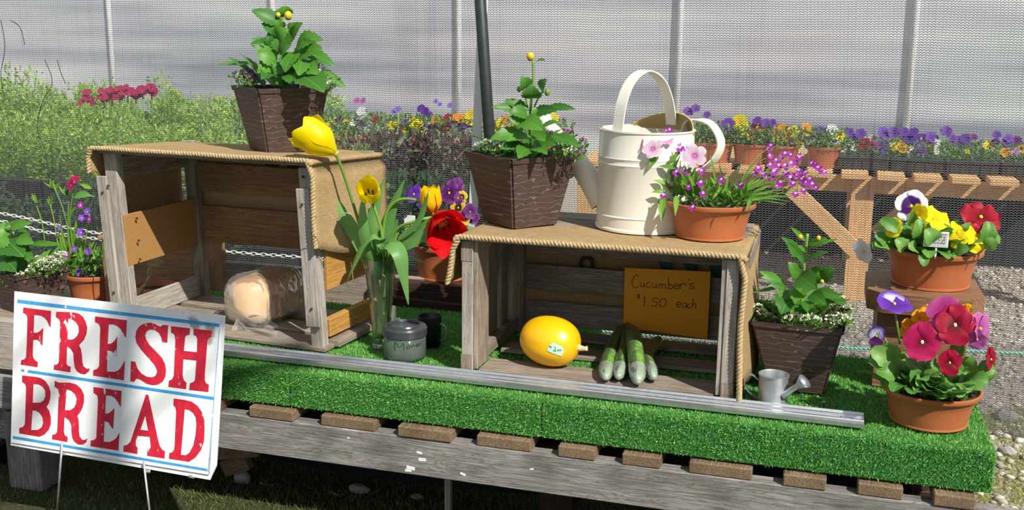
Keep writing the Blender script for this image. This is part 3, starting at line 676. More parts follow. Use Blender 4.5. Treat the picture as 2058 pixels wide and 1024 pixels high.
RF = [((0.263,3.4,0.913),0.0353,'yellow'),((0.282,3.4,0.893),0.0245,'yellow'),((0.202,3.4,0.898),0.03,'violet'),((0.228,3.4,0.866),0.0245,'violet'),((0.111,3.4,0.821),0.0192,'orange'),((0.2,3.4,0.827),0.0191,'orange'),((0.104,3.4,0.853),0.0165,'orange'),((0.075,3.4,0.833),0.0193,'violet'),((0.01,3.5,0.974),0.0195,'violet'),((-0.031,3.5,0.954),0.0224,'violet'),((0.075,3.5,0.94),0.0167,'violet'),((0.282,3.4,0.855),0.019,'yellow'),((0.328,3.4,0.843),0.0217,'yellow'),((0.352,3.4,0.892),0.0217,'darkred'),((0.381,3.4,0.891),0.0216,'orange'),((0.358,3.4,0.925),0.0189,'violet'),((0.403,3.4,0.913),0.0216,'violet'),((0.437,3.4,0.914),0.0189,'violet'),((0.422,3.4,0.871),0.0216,'pink'),((0.494,3.4,0.889),0.0215,'orange'),((0.489,3.4,0.846),0.0269,'yellow'),((0.52,3.4,0.85),0.0269,'yellow'),((0.552,3.4,0.876),0.0241,'yellow'),((0.534,3.4,0.864),0.0242,'orange'),((0.615,3.4,0.902),0.0187,'orange'),((0.619,3.4,0.873),0.0214,'yellow'),((0.589,3.4,0.818),0.0188,'orange'),((0.542,3.4,0.824),0.0188,'orchid'),((0.639,3.4,0.852),0.0187,'plumdark'),((0.702,3.4,0.871),0.024,'plumdark'),((0.688,3.4,0.886),0.0186,'violet'),((0.749,3.4,0.891),0.0239,'white'),((0.789,3.4,0.861),0.0239,'yellow'),((0.748,3.4,0.864),0.0159,'yellow'),((0.389,3.4,0.845),0.019,'darkred'),((0.344,3.4,0.835),0.019,'darkred'),((0.453,3.4,0.866),0.0216,'orange'),((0.431,3.4,0.887),0.0189,'pink')]
rp = [((0.051,3.4,0.768),0.1104),((0.146,3.4,0.773),0.0989),((0.33,3.4,0.764),0.1035),((0.493,3.4,0.782),0.1026),((0.717,3.4,0.77),0.0962)]
RL = ['terracotta pot of small violets half hidden behind the cream can', 'terracotta pot with orange pansies seen through the loop handle', 'terracotta pot of yellow and violet pansies right of the loop handle', 'terracotta pot of orange and gold pansies behind the lilac sprays', 'terracotta pot of dark, white and yellow pansies at the end of the trays']
for (c, r), l, fl in zip(rp, RL, nearest(RF, rp)): far_pot((c[0], c[1], .803), r, .108, l, fl, 'pansy pots on the slatted bench', int(abs(c[0])*1000) % 991, .10)
TF = [((1.013,3.5,0.876),0.0267,'violet'),((1.063,3.5,0.878),0.0266,'violet'),((1.117,3.5,0.885),0.0212,'violet'),((1.167,3.5,0.885),0.0212,'violet'),((1.326,3.5,0.896),0.0236,'violet'),((1.14,3.5,0.852),0.0239,'violet'),((1.178,3.5,0.848),0.0238,'violet'),((1.207,3.5,0.855),0.0238,'violet'),((1.253,3.5,0.862),0.0263,'violet'),((1.269,3.5,0.847),0.0237,'violet'),((1.202,3.4,0.801),0.0286,'violet'),((1.007,3.4,0.809),0.0315,'violet'),((0.899,3.5,0.866),0.0241,'violet'),((0.869,3.5,0.836),0.0242,'violet'),((0.842,3.5,0.875),0.0188,'violet'),((1.394,3.5,0.844),0.0262,'violet'),((1.424,3.5,0.861),0.0235,'violet'),((1.356,3.5,0.863),0.0183,'violet'),((1.46,3.5,0.87),0.0182,'plumdark'),((1.622,3.5,0.853),0.0233,'violet'),((1.629,3.5,0.871),0.0207,'violet'),((1.671,3.5,0.86),0.0206,'plumdark'),((1.571,3.5,0.887),0.0181,'violet'),((1.57,3.5,0.848),0.0182,'plumdark'),((1.44,3.5,0.825),0.0157,'violet'),((0.918,3.4,0.821),0.029,'crimson'),((0.964,3.4,0.812),0.0237,'plum'),((1.098,3.4,0.813),0.0235,'orange'),((1.076,3.4,0.814),0.021,'yellow'),((1.116,3.4,0.806),0.0209,'orange'),((1.117,3.5,0.832),0.0159,'orange'),((1.186,3.5,0.817),0.0212,'orange'),((1.241,3.5,0.811),0.0185,'orange'),((1.22,3.5,0.845),0.0158,'yellow'),((1.536,3.5,0.826),0.0234,'yellow'),((1.559,3.5,0.832),0.0208,'orange'),((1.605,3.4,0.806),0.0204,'orange'),((1.629,3.5,0.827),0.0181,'pink'),((1.426,3.4,0.803),0.0129,'yellow'),((1.652,3.4,0.811),0.0203,'pink'),((0.96,3.5,0.842),0.0187,'pink'),((0.816,3.5,0.78),0.0189,'white'),((0.867,3.4,0.8),0.0159,'white'),((1.694,3.5,0.817),0.0206,'orange')]
trays = [(.80, 1.045), (1.06, 1.31), (1.325, 1.575), (1.59, 1.85)]
TL = ['black tray of violet and wine pansies nearest the terracotta pots', 'black tray of violet and orange pansies, second along the slatted bench', 'black tray of violet pansies, third along the slatted bench', 'black tray of mixed pansies at the right edge of the slatted bench']
for k, (x0, x1) in enumerate(trays):
    t = thing('plant_tray', TL[k], 'plant', ((x0+x1)/2, 3.46, .695), 0, 'pansy trays on the slatted bench')
    bx('tray', (x0, 3.33, .695), (x1, 3.80, .755), MAT['black'], t, .004)
    for q in range(5): bx('rib', (x0+.02+q*.048, 3.324, .698), (x0+.042+q*.048, 3.33, .742), MAT['black'], t, .001)
    bx('rim', (x0-.004, 3.322, .750), (x1+.004, 3.806, .760), MAT['black'], t, .002)
    rs = np.random.RandomState(k); p = np.stack([rs.uniform(x0, x1, 900), rs.uniform(3.34, 3.79, 900), rs.uniform(.755, .835, 900)], 1)
    leaf_cloud('foliage', p, np.tile((0, -.1, .9), (900, 1)), .022, MAT['small_leaf'], t, k)
    for f in TF:
        if x0-.02 <= f[0][0] < x1+.02 and not f[0][0] < x0: cheap_flower(t, f[0], f[1]*1.3, f[2], (rnd.uniform(-.3, .3), -.85, .5))
    for c, r in [q for q in [((1.278,3.4,0.844),0.0181),((1.15,3.4,0.804),0.0183)] if x0 <= q[0][0] < x1]:
        bx('label_stick', (c[0]-.014, c[1], c[2]-.06), (c[0]+.014, c[1]+.002, c[2]+.02), MAT['white'], t, .0005)

# ---------------------------------------------------------------- pole, strip, rope, chain
board_p = [(-0.468,1.1,1.597),(-0.421,1.1,0.996)]
pl = thing('canopy_pole', 'dark green metal pole rising behind the front planter', 'pole', (board_p[1][0], 1.1, 0))
d = (Vector(board_p[0])-Vector(board_p[1])).normalized(); b0 = Vector(board_p[1]); foot = b0 - d*(b0.z/d.z)
tube('post', [foot, b0+d*1.3], .0205, MAT['pole'], pl, 16); tube('foot_plate', [foot, foot+Vector((0, 0, .008))], .05, MAT['pole'], pl, 16)
sp_ = [(-0.461,1.15,1.6),(-0.503,1.15,0.712)]
d = (Vector(sp_[0])-Vector(sp_[1])).normalized(); b0 = Vector(sp_[1]); foot = b0 - d*(b0.z/d.z)
st = tag(board('metal_strip', foot, b0+d*1.2, .037, .004, (1, -.2, 0), MAT['white']), 'white flat metal strip leaning just left of the dark green pole', 'strip')
MAT['rope'] = plain('green_rope', (.22, .52, .42), (.12, .36, .28), .8, 200, .3)
def rope_vf(pts, r, pitch, n=6, strands=2):
    P = [Vector(p) for p in pts]; out_ = []; L = 0; acc = [0]
    for i in range(1, len(P)): L += (P[i]-P[i-1]).length; acc.append(L)
    m = max(8, int(L/pitch*6)); prev = None
    def at(s):
        for i in range(1, len(P)):
            if acc[i] >= s: return P[i-1].lerp(P[i], (s-acc[i-1])/max(1e-6, acc[i]-acc[i-1]))
        return P[-1]
    C_, A_, B_ = [], [], []
    for i in range(m+1):
        s = L*i/m; p = at(s); t = (at(min(L, s+.002))-at(max(0, s-.002))).normalized()
        a = t.orthogonal().normalized() if prev is None else (prev-t*prev.dot(t)).normalized(); prev = a
        C_.append(p); A_.append(a); B_.append(t.cross(a))
    for k in range(strands):
        pp = [C_[i]+(A_[i]*math.cos(L*i/m/pitch*6.283+k*6.283/strands)+B_[i]*math.sin(L*i/m/pitch*6.283+k*6.283/strands))*r*.5 for i in range(m+1)]
        out_.append(tube_vf(pp, r*.62, n))
    return join(out_)
rp_ = smooth_path([(-0.198,1.25,0.303),(0.069,1.25,0.303),(0.379,1.25,0.312),(0.606,1.25,0.331),(0.844,1.25,0.323),(1.007,1.25,0.336),(1.259,1.25,0.352),(1.502,1.25,0.363)], 6)
tag(obj('rope', mesh('rope', *rope_vf(rp_, .005, .03)), MAT['rope']), 'thin green rope stretched low across the gravel behind the table', 'rope')
MAT['chain'] = plain('white_chain', (.72, .72, .68), (.5, .5, .47), .5, 60)
def link_me():
    pts = []
    for k in range(17):
        a = 2*math.pi*k/16; x = math.cos(a)*.006; y = math.sin(a)*.006+(.008 if math.sin(a) > 0 else -.008); pts.append((x, y, 0))
    return mesh('link', *tube_vf(pts, .0020, 5, False))
LK = link_me(); LK.materials.append(MAT['chain'])
def chain(pts, label):
    P = smooth_path(pts, 12); t = thing('chain', label, 'chain', P[0], 0, None); acc = 0; k = 0
    for i in range(1, len(P)):
        seg = P[i]-P[i-1]; n = seg.length; acc += n
        while acc > .0225:
            acc -= .0225; p = P[i]-seg.normalized()*acc; y = seg.normalized(); x = y.cross(Vector((0, 0, 1))).normalized(); z = x.cross(y)
            if k % 2: x, z = z, -x
            M = Matrix((x, y, z)).transposed().to_4x4(); M.translation = p; obj('link', LK, None, t, M); k += 1
chain([(-2.799,1.2,0.605),(-2.538,1.2,0.577),(-2.361,1.2,0.553),(-2.113,1.2,0.531),(-1.683,1.2,0.506),(-1.476,1.2,0.502),(-1.23,1.2,0.504),(-1.035,1.2,0.504)], 'white plastic chain strung low behind the crates, the upper run')
chain([(-2.803,1.2,0.569),(-2.594,1.2,0.547),(-2.466,1.2,0.525),(-2.239,1.2,0.514),(-2.066,1.2,0.509)], 'white plastic chain at the left edge, the lower of two runs')

# ---------------------------------------------------------------- the display table
TB = thing('display_table', 'weathered grey wooden display table carrying the green turf covers', 'table', (-.2, .2, 0))
board('front_beam', (-1.2, .0025, .2825), (1.7, .0025, .2825), .107, .045, (0, 0, 1), MAT['beam'], TB, .003, .002)
board('rear_beam', (-1.40, .60, .2825), (1.2, .60, .2825), .107, .045, (0, 0, 1), MAT['beam'], TB, .003)
board('end_board', (-2.3, .0, .316), (-1.21, .0, .300), .095, .045, (0, 0, 1), MAT['beam'], TB, .003)
board('lower_board', (-2.3, .10, .175), (-1.1, .10, .165), .13, .03, (0, 0, 1), MAT['beam'], TB, .003)
SL = [(-.69, .137, .0), (-.459, .161, .004), (-.234, .152, -.003), (-.016, .148, .003), (.178, .097, 0), (.343, .097, .002), (.537, .152, .004), (.736, .10, 0), (.907, .101, .003), (1.068, .09, -.003), (-.92, .13, 0), (-1.14, .13, .002)]
for k, (x, wd, dy) in enumerate(SL):
    bx('slat', (x-wd/2, -.022+dy, .3362), (x+wd/2, .66, .3665), MAT['slat_end'], TB, .003)
bx('leg', (-1.61, -.02, 0), (-1.49, .075, .25), MAT['beam'], TB, .004)
bx('leg', (-1.40, .25, 0), (-1.28, .34, .30), MAT['dark_wood'], TB, .004)
bx('leg', (.0, .28, 0), (.10, .37, .24), MAT['dark_wood'], TB, .004); bx('leg', (1.0, .28, 0), (1.10, .37, .24), MAT['dark_wood'], TB, .004)
bx('stake', (-.262, .20, 0), (-.244, .218, .30), MAT['crate_face'], TB)
for (x0, x1, y1) in ((-1.36, -.644, .71), (-.638, .076, .73), (.082, 1.14, .65)):
    bx('deck_board', (x0+.01, .012, .3668), (x1-.01, y1-.012, .462), MAT['crate_grey'], TB, .003)
for q in [((-0.275,-0.021,0.249),0.012),((-0.25,-0.021,0.296),0.0079),((-0.242,-0.021,0.277),0.0106),((-0.127,-0.021,0.252),0.0079),((-0.732,-0.021,0.355),0.0083),((0.061,-0.021,0.292),0.0051),((-0.282,-0.021,0.241),0.0093),((-0.456,-0.021,0.311),0.0041)]:
    obj('paint_chip', mesh('paint_chip', *box_vf(q[1]*2, .0012, q[1]*.8, .0004), smooth=False), MAT['white'], TB, Matrix.Translation((q[0][0], -.0205, q[0][2])) @ Matrix.Rotation(math.sin(q[0][0]*90)*.35, 4, 'Y'))
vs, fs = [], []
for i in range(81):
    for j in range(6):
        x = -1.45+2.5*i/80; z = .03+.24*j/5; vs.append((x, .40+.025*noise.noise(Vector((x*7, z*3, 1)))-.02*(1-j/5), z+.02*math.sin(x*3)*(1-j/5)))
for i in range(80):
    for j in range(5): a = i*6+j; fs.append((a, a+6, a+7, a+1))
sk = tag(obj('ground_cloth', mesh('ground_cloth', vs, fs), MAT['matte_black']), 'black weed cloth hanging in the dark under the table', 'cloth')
bxk = thing('wooden_offcut', 'brown wooden offcut in the shadow under the table near the sign', 'offcut', (-0.846,0.028,0.15))
board('plank', (-0.98,0.16,0.133), (-0.842,0.16,0.163), .05, .03, (0, 0, 1), MAT['slat_end'], bxk); board('plank', (-0.988,0.2,0.059), (-0.902,0.2,0.095), .05, .03, (0, 0, 1), MAT['slat_end'], bxk)

# turf covers: carpet wrapped over the deck, real blades
MAT['turf_base'] = plain('turf_backing', (.04, .22, .04), (.02, .14, .025), .9, 300, .4)
MAT['turf'] = islandmat('turf_blades', [(0, (.07, .25, .035)), (.5, (.15, .42, .065)), (.85, (.26, .54, .12)), (1, (.44, .70, .28))], .5, .2, spec=.35)
def turf(x0, x1, y1, label, seed):
    t = thing('turf_cover', label, 'turf', ((x0+x1)/2, y1/2, .388), 0, 'turf covers on the display table')
    y0, z0, z1, r = .0, .374, .470, .012
    prof = [(y0, z0), (y0, z1-r), (y0+r*.3, z1-r*.3), (y0+r, z1), (y1-r, z1), (y1, z1-r), (y1, z0+.02)]
    nx = 12; vs, fs = [], []
    for i in range(nx+1):
        for (y, z) in prof: vs.append((x0+(x1-x0)*i/nx, y, z))
    m = len(prof)
    for i in range(nx):
        for j in range(m-1): a = i*m+j; fs.append((a, a+1, a+m+1, a+m))
    fs += [tuple(range(m)), tuple(range(nx*m, nx*m+m))[::-1]]
    obj('carpet', recalc(mesh('carpet', vs, fs, False)), MAT['turf_base'], t)
    rs = np.random.RandomState(seed); P, D = [], []
    def strip(n, f, nrm):
        a = rs.uniform(0, 1, n); b = rs.uniform(0, 1, n); P.append(f(a, b)); D.append(np.tile(nrm, (n, 1)).astype(float))
    W_ = x1-x0; den = 74000
    strip(int(den*W_*y1), lambda a, b: np.stack([x0+W_*a, y0+.006+(y1-.006)*b, z1+0*a], 1), (0, 0, 1))
    strip(int(den*1.25*W_*.105), lambda a, b: np.stack([x0+W_*a, y0+0*a, z0+.098*b], 1), (0, -1, .15))
    strip(int(den*1.3*W_*.015), lambda a, b: np.stack([x0+W_*a, y0+.004+.004*b, z1-.004+.002*b], 1), (0, -.7, .7))
    for xe, s in ((x0, -1), (x1, 1)): strip(int(den*y1*.105), lambda a, b: np.stack([xe+0*a, y1*a, z0+.096*b], 1), (s, 0, .15))
    P = np.concatenate(P); D = np.concatenate(D); n = len(P)
    D = D+rs.normal(0, .55, (n, 3)); D /= np.linalg.norm(D, axis=1)[:, None]; L = .0085*rs.uniform(.6, 1.25, (n, 1))
    s = np.cross(D, rs.normal(0, 1, (n, 3))); s /= np.linalg.norm(s, axis=1)[:, None]; s *= .00125
    V = np.stack([P-s, P+s, P+D*L], 1).reshape(-1, 3); F = np.arange(3*n).reshape(-1, 3)
    stuff(obj('grass_blades', np_mesh('grass_blades', V, F), MAT['turf'], t))
turf(-1.36, -.643, .72, 'green turf cover at the left end, beside the bread sign', 1)
turf(-.636, .077, .74, 'green turf cover in the middle, under the money jar', 2)
turf(.083, 1.145, .66, 'long green turf cover at the right end, under the flower bowls', 3)

# aluminium rail lying on the turf
ra, rb = Vector((-1.08, .092, .4785)), Vector((.863, .082, .4785))
RLm = thing('aluminium_rail', 'long ridged aluminium rail lying along the front edge of the turf', 'rail', ra)
x = (rb-ra).normalized(); y = Vector((0, 0, 1)).cross(x); M = Matrix((x, y, Vector((0, 0, 1)))).transposed().to_4x4(); M.translation = ra
L = (rb-ra).length
prof = [(a*1.15, b) for a, b in [(-.032, 0), (-.032, .010), (-.026, .012), (-.022, .0085), (-.012, .0085), (-.010, .011), (-.004, .011), (-.002, .006), (.010, .006), (.012, .012), (.018, .012), (.020, .008), (.028, .008), (.032, .013), (.034, .013), (.034, 0)]]
vs = [(0, a, b) for a, b in prof]+[(L, a, b) for a, b in prof]; m = len(prof)
fs = [(k, k+m, (k+1) % m+m, (k+1) % m) for k in range(m)]+[tuple(range(m)), tuple(range(m, 2*m))[::-1]]
obj('channel', recalc(mesh('channel', vs, fs, False)), MAT['steel'], RLm, M)
lathe('screw_head', [(0, .006), (.004, .0055), (.0065, .003), (.0065, 0)], MAT['zinc'], RLm, M @ T(L-.05, 0, .006), 14)
nl = tag(lathe('nail', [(.0, -.002), (.0018, -.002), (.0018, .010), (.006, .0105), (.006, .0125), (0, .0135)], MAT['zinc'], None, T(*(0.769,0.188,0.474)), 12), 'roofing nail standing in the turf right of the small metal can', 'nail')

# ---------------------------------------------------------------- left: low planks, box, spare pots
lp = thing('plank_bench', 'low weathered plank bench at the left edge behind the bread sign', 'bench', (-1.9, .5, 0))
bx('front_plank', (-2.9, .26, .267), (-1.42, .295, .438), MAT['crate_face'], lp, .003)
for k in range(5): bx('plank', (-2.9, .30+k*.165, .296), (-1.42, .455+k*.165, .322), MAT['crate_grey'], lp, .003)
for xa, ya in ((-2.8, .4), (-1.55, .4), (-2.8, 1.0), (-1.55, 1.0)): bx('leg', (xa, ya, 0), (xa+.08, ya+.08, .296), MAT['beam'], lp)
lp2 = thing('small_pot', 'black pot of yellow-green seedlings on the ground at the lower left edge', 'plant', (-1.803,0.134,0))
c = (-1.797,0.115,0)
lathe('pot', [(.04, 0), (.05, .07), (.055, .07), (.055, .08), (.045, .08)], MAT['black'], lp2, T(*c), 20)
leaf_cloud('foliage', disc_points(160, .05, 4, (.075, .10))+np.array(c), np.tile((0, 0, 1.), (160, 1)), .018, MAT['moss'], lp2, 4)
bxo = thing('wooden_box', 'plain brown wooden box standing behind the left post of the draped crate', 'box', (-1.68, .9, .322))
bx('side', (-1.86, .80, .3225), (-1.47, .815, .610), MAT['crate_brown'], bxo); bx('lid', (-1.87, .79, .6105), (-1.46, 1.03, .625), MAT['crate_brown'], bxo)
bx('side', (-1.86, .816, .3225), (-1.845, 1.02, .610), MAT['crate_brown'], bxo); bx('side', (-1.485, .816, .3225), (-1.47, 1.02, .610), MAT['crate_brown'], bxo)
ep = thing('empty_pot', 'terracotta pot in the shade seen through the open side of the draped crate', 'pot', (-1.555, .70, .3225))
bowl(ep, (-1.555, .70, .3225), .075, .16); soil(ep, (-1.555, .70, .3225), .068, .14)
PKE = thing('loose_plank', 'loose grey plank standing on edge behind the draped crate', 'plank', (-1.0, .92, 0))
bx('prop', (-1.36, .94, 0), (-1.32, .98, .50), MAT['beam'], PKE); bx('prop', (-.70, .94, 0), (-.66, .98, .50), MAT['beam'], PKE)
pk = board('board', (-1.41, .92, .468), (-.55, .915, .468), .135, .022, (0, 0, 1), MAT['crate_grey'], PKE, .003, .004)

# ---------------------------------------------------------------- crate 1: tall crate draped in burlap
c1L = Vector((-1.366, .226, .4765)); u1 = Vector((.99794, -.06411, 0)); v1 = Vector((.06411, .99794, 0)); Zv = Vector((0, 0, 1))
def q1(u, v, z): return c1L + u1*(u*1.145-.055*z) + v1*(v*1.29) + Zv*(z*1.083)
CR = thing('draped_crate', 'tall open-fronted wooden crate at the left holding the bread loaf', 'crate', c1L, math.atan2(u1.y, u1.x))
W1, H1 = .648, .503
def post1(u, v, mat, z0=0, z1=H1, wd=.04, th=.03, nm='post', lean=0):
    return board(nm, q1(u, v, z0), q1(u+lean, v, z1), wd, th, u1, mat, CR, .002)
post1(.026, .022, MAT['crate_face'], .0, H1, .046, .030); post1(W1-.024, .022, MAT['crate_face'], .0, H1-.01, .042, .030)
post1(.004, .001, MAT['crate_face'], .0, .435, .038, .011, 'lath'); post1(W1-.024, .001, MAT['crate_face'], .068, .44, .046, .011, 'lath')
for nm, uu, vv in (('post', .034, .30), ('post', W1-.02, .29)): post1(uu, vv, MAT['crate_grey'], 0, H1, .04, .03, nm)
def side1(za, zb, mat, th=.01, v0=.012, v1_=.305, ua=.036, ub=.030, nm='side_board', dz=0):
    z = (za+zb)/2; return board(nm, q1(ua, v0, z), q1(ub, v1_, z+dz), (zb-za)*1.083, th, Zv, mat, CR, .001, .001)
side1(.425, .49, MAT['crate_grey'], dz=-.002); side1(.175, .325, MAT['ply'], ua=.046, ub=.040); side1(.012, .078, MAT['crate_face'], nm='side_board')
for za, zb in ((.345, .435), (.185, .30)):
    z = (za+zb)/2; board('back_board', q1(.01, .312, z), q1(W1-.01, .312, z), (zb-za)*1.083, .01, Zv, MAT['crate_brown'], CR, .001, .002)
board('back_board', q1(.01, .312, .478), q1(W1-.01, .312, .478), .03, .01, Zv, MAT['crate_grey'], CR, .001)
for za, zb, m_, v in ((.16, .29, MAT['crate_amber'], .012), (.33, .42, MAT['crate_amber'], .012)):
    z = (za+zb)/2; board('side_board', q1(W1-.004, .04, z), q1(W1+.004, .30, z), (zb-za)*1.083, .011, Zv, m_, CR, .001)
board('bottom_rail', q1(W1-.012, .038, .055), q1(W1-.004, .30, .055), .055, .024, Zv, MAT['crate_amber'], CR, .002)
board('bottom_rail', q1(W1+.002, .04, .012), q1(W1+.012, .30, .012), .02, .045, Zv, MAT['crate_grey'], CR, .002)
for k, (v, wd) in enumerate(((.045, .105), (.145, .10), (.255, .115))):
    board('floor_board', q1(.012, v, .006), q1(W1+.005, v-.004, .006), wd, .011, v1, MAT['crate_grey'], CR, .001, .002)
for k in range(4): board('top_board', q1(.0, .035+k*.082, H1+.002-.0055*k), q1(W1+.002, .035+k*.082, H1+.002-.0055*k), .10, .010, v1, MAT['crate_grey'], CR, .001)
MAT['nail'] = plain('rusty_nail', (.10, .05, .03), None, .6, metal=.4)
for (u, v, z) in ((.028, -.0055, .41), (.006, -.0055, .39), (.006, -.0055, .10), (W1-.026, .006, .47), (W1-.026, -.006, .40), (W1-.022, -.006, .12), (.062, .045, .31), (.060, .045, .245), (.058, .045, .19)):
    obj('nail_head', mesh('nail_head', *sphere_vf(.0042, 8, 5)), MAT['nail'], CR, Matrix.Translation(q1(u, v, z)))
# twist of raffia hanging in the open side
MAT['raffia'] = plain('raffia', (.55, .44, .24), (.40, .30, .15), .8, 120)
rf = thing('raffia_twist', 'twist of pale raffia hanging under the fibre board panel', 'cord', (-1.407,0.46,0.604))
for k in range(4):
    tube('strand', smooth_path([Vector(p)+Vector((rnd.uniform(-.008, .008), rnd.uniform(-.01, .01), 0)) for p in [(-1.402,0.46,0.63),(-1.408,0.46,0.59),(-1.418,0.46,0.56),(-1.443,0.46,0.536),(-1.45,0.46,0.497)]], 5), .0022, MAT['raffia'], rf, 5)
obj('rag', mesh('rag', *xf(([(v.co.x, v.co.y, v.co.z) for v in LEAF['lance'][1].vertices], [tuple(p.vertices) for p in LEAF['lance'][1].polygons]), frame((-1.41,0.46,0.621), (-1.368,0.5,0.622), (0, -1, .3), .03))), MAT['raffia'], rf)

# ---------------------------------------------------------------- burlap
def burlap_mat(name, c1, c2):
    m, nt, o = nodes(name); v = coords(nt, (1, 1, 1), rand=False)
    v1_ = coords(nt, (1, 1, .12), rand=False); v2_ = coords(nt, (.12, .12, 1), rand=False)
    w1 = N(nt, 'TexNoise', i_Scale=420, i_Detail=1); nt.links.new(v1_, w1.inputs['Vector'])
    w2 = N(nt, 'TexNoise', i_Scale=420, i_Detail=1); nt.links.new(v2_, w2.inputs['Vector'])
    h = mth(nt, 'MULTIPLY', mth(nt, 'ADD', w1.outputs[0], w2.outputs[0]), .5)
    n = N(nt, 'TexNoise', i_Scale=9, i_Detail=4); nt.links.new(v, n.inputs['Vector'])
    c = ramp(nt, mth(nt, 'ADD', mth(nt, 'MULTIPLY', h, .75), mth(nt, 'MULTIPLY', n.outputs[0], .25)), [(.25, c2), (.75, c1)])
    p = principled(nt, None, c, .9, bump(nt, h, .7, .0025), spec=.1); tr = N(nt, 'BsdfTranslucent'); nt.links.new(c, tr.inputs[0])
    mx = N(nt, 'MixShader'); mx.inputs[0].default_value = .22; nt.links.new(p.outputs[0], mx.inputs[1]); nt.links.new(tr.outputs[0], mx.inputs[2]); nt.links.new(mx.outputs[0], o.inputs[0]); return m
MAT['burlap'] = burlap_mat('burlap', (.58, .42, .22), (.34, .225, .105))
MAT['hem'] = plain('burlap_hem', (.56, .42, .23), (.34, .235, .11), .9, 130, .4)
MAT['print_dark'] = plain('dark_print', (.045, .035, .03), None, .9)
MAT['print_green'] = plain('green_print', (.03, .12, .075), None, .9)
def sheet(root, O, u, v, W_, D, top, dl, dr, vf, vb, back, flare_l, flare_r, slope, seed, r=.018, back_du=0):
    """burlap laid over a box: left drop, top, right drop, and a flap down the back; returns its front hem path"""
    def pos(s, vv):
        L_, R_ = dl(vv), dr(vv)
        if s < 0: t = -s; x = -r-flare_l*(t**1.3); z = -r-t
        elif s <= 1: x = W_*s; z = .0025*noise.noise(Vector((x*9, vv*9, seed)))
        else: t = s-1; x = W_+r+flare_r*(t**1.2)-.014*math.cos(vv*13)*min(1, t*6); z = -r-t
        return x, z
    nv = 14; rowsets = []
    for j in range(nv+1):
        vv = vf+(vb-vf)*j/nv; row = []
        L_, R_ = dl(vv), dr(vv)
        S = [-L_*(1-k/7) for k in range(8)] + [('c', 0, k) for k in (1, 2)] + [k/18 for k in range(19)] + [('c', 1, k) for k in (1, 2)] + [1+R_*k/9 for k in range(10)]
        for s in S:
            if isinstance(s, tuple):
                a = math.pi/2*s[2]/3
                x, z = (-r*math.cos(a)*1.0, -r*(1-math.sin(a))) if s[1] == 0 else (W_+r*math.sin(a), -r*(1-math.cos(a)))
            else: x, z = pos(s, vv)
            row.append(O+u*x+v*vv+Zv*(top+z-slope*max(0, vv)))
        rowsets.append(row)
    m = len(rowsets[0]); vs = [p for row in rowsets for p in row]; fs = []
    for j in range(nv):
        for k in range(m-1): a = j*m+k; fs.append((a, a+1, a+m+1, a+m))
    b = len(vs); nb = 10
    for j in range(nb+1):
        t = back*j/nb
        for k in range(19):
            x = W_*k/18; vs.append(O+u*(x+back_du*(1-k/18))+v*(vb+.012*min(1, j*2)+.004*noise.noise(Vector((x*8, t*8, seed))))+Zv*(top-slope*vb-.006*min(1, j)-t))
    for j in range(nb):
        for k in range(18): a = b+j*19+k; fs.append((a, a+1, a+20, a+19))
    o = obj('cloth', mesh('cloth', vs, fs), MAT['burlap'], root)
    md = o.modifiers.new('thick', 'SOLIDIFY'); md.thickness = .003; md.offset = 1
    hem = obj('hem', mesh('hem', *rope_vf(rowsets[0], .0078, .020, 6)), MAT['hem'], root)
    return rowsets, hem
B1 = thing('burlap_cloth', 'tan burlap draped over the tall left crate with a corded hem', 'cloth', q1(.3, .15, H1+.01))
rs1, hm1 = sheet(B1, c1L+u1*(-.055*H1), u1, v1, W1*1.145+.004, .42, H1*1.083+.014, lambda v: .06+.28*min(1, max(0, v-.03)*9), lambda v: .235+.03*math.sin(v*9), -.022, .412, .30, .02, .10, .055, 3)
for k in range(3):
    (bx_ := obj('printed_mark', mesh('printed_mark', *box_vf(*((.045, .004, .012), (.045, .004, .014), (.042, .004, .024))[k], 0), smooth=False), MAT['print_dark'], B1, Matrix.Translation(q1((.300, .302, .372)[k], .316, (.442, .424, .434)[k])) @ Matrix.Rotation(math.atan2(u1.y, u1.x), 4, 'Z')))
tube('loose_thread', smooth_path([(-0.601,0.1,0.89),(-0.559,0.1,0.901),(-0.541,0.1,0.888),(-0.514,0.1,0.906),(-0.49,0.1,0.905)], 5), .0015, MAT['hem'], B1, 5)

# ---------------------------------------------------------------- crate 2: low wide crate
C2 = thing('slatted_crate', 'low wide slatted wooden crate in the middle holding squash and cucumbers', 'crate', (.18, .38, .4765))
Z0, Z1 = .4765, .846
x0, x1, yf, yb = -.186, .545, .139, .612
G, Fc = MAT['crate_grey'], MAT['crate_face']
bx('post', (x0, yf-.004, Z0), (x0+.032, yf+.026, Z1), Fc, C2, .002); bx('post', (x1-.032, yf-.004, Z0), (x1, yf+.026, Z1), Fc, C2, .002)
bx('inner_post', (x0+.0325, yf+.002, Z0+.012), (x0+.044, yf+.10, Z1), G, C2, .0015); bx('inner_post', (x1-.044, yf, Z0+.012), (x1-.0325, yf+.10, Z1), Fc, C2, .0015)
bx('foot_block', (x0-.0015, yf-.0055, Z0), (x0+.030, yf-.004, Z0+.055), G, C2, .0005); bx('foot_block', (x1-.030, yf-.0055, Z0), (x1+.0015, yf-.004, Z0+.05), G, C2, .0005)
bx('cap_block', (x0-.001, yf-.0055, Z1-.055), (x0+.031, yf-.004, Z1), G, C2, .0005)
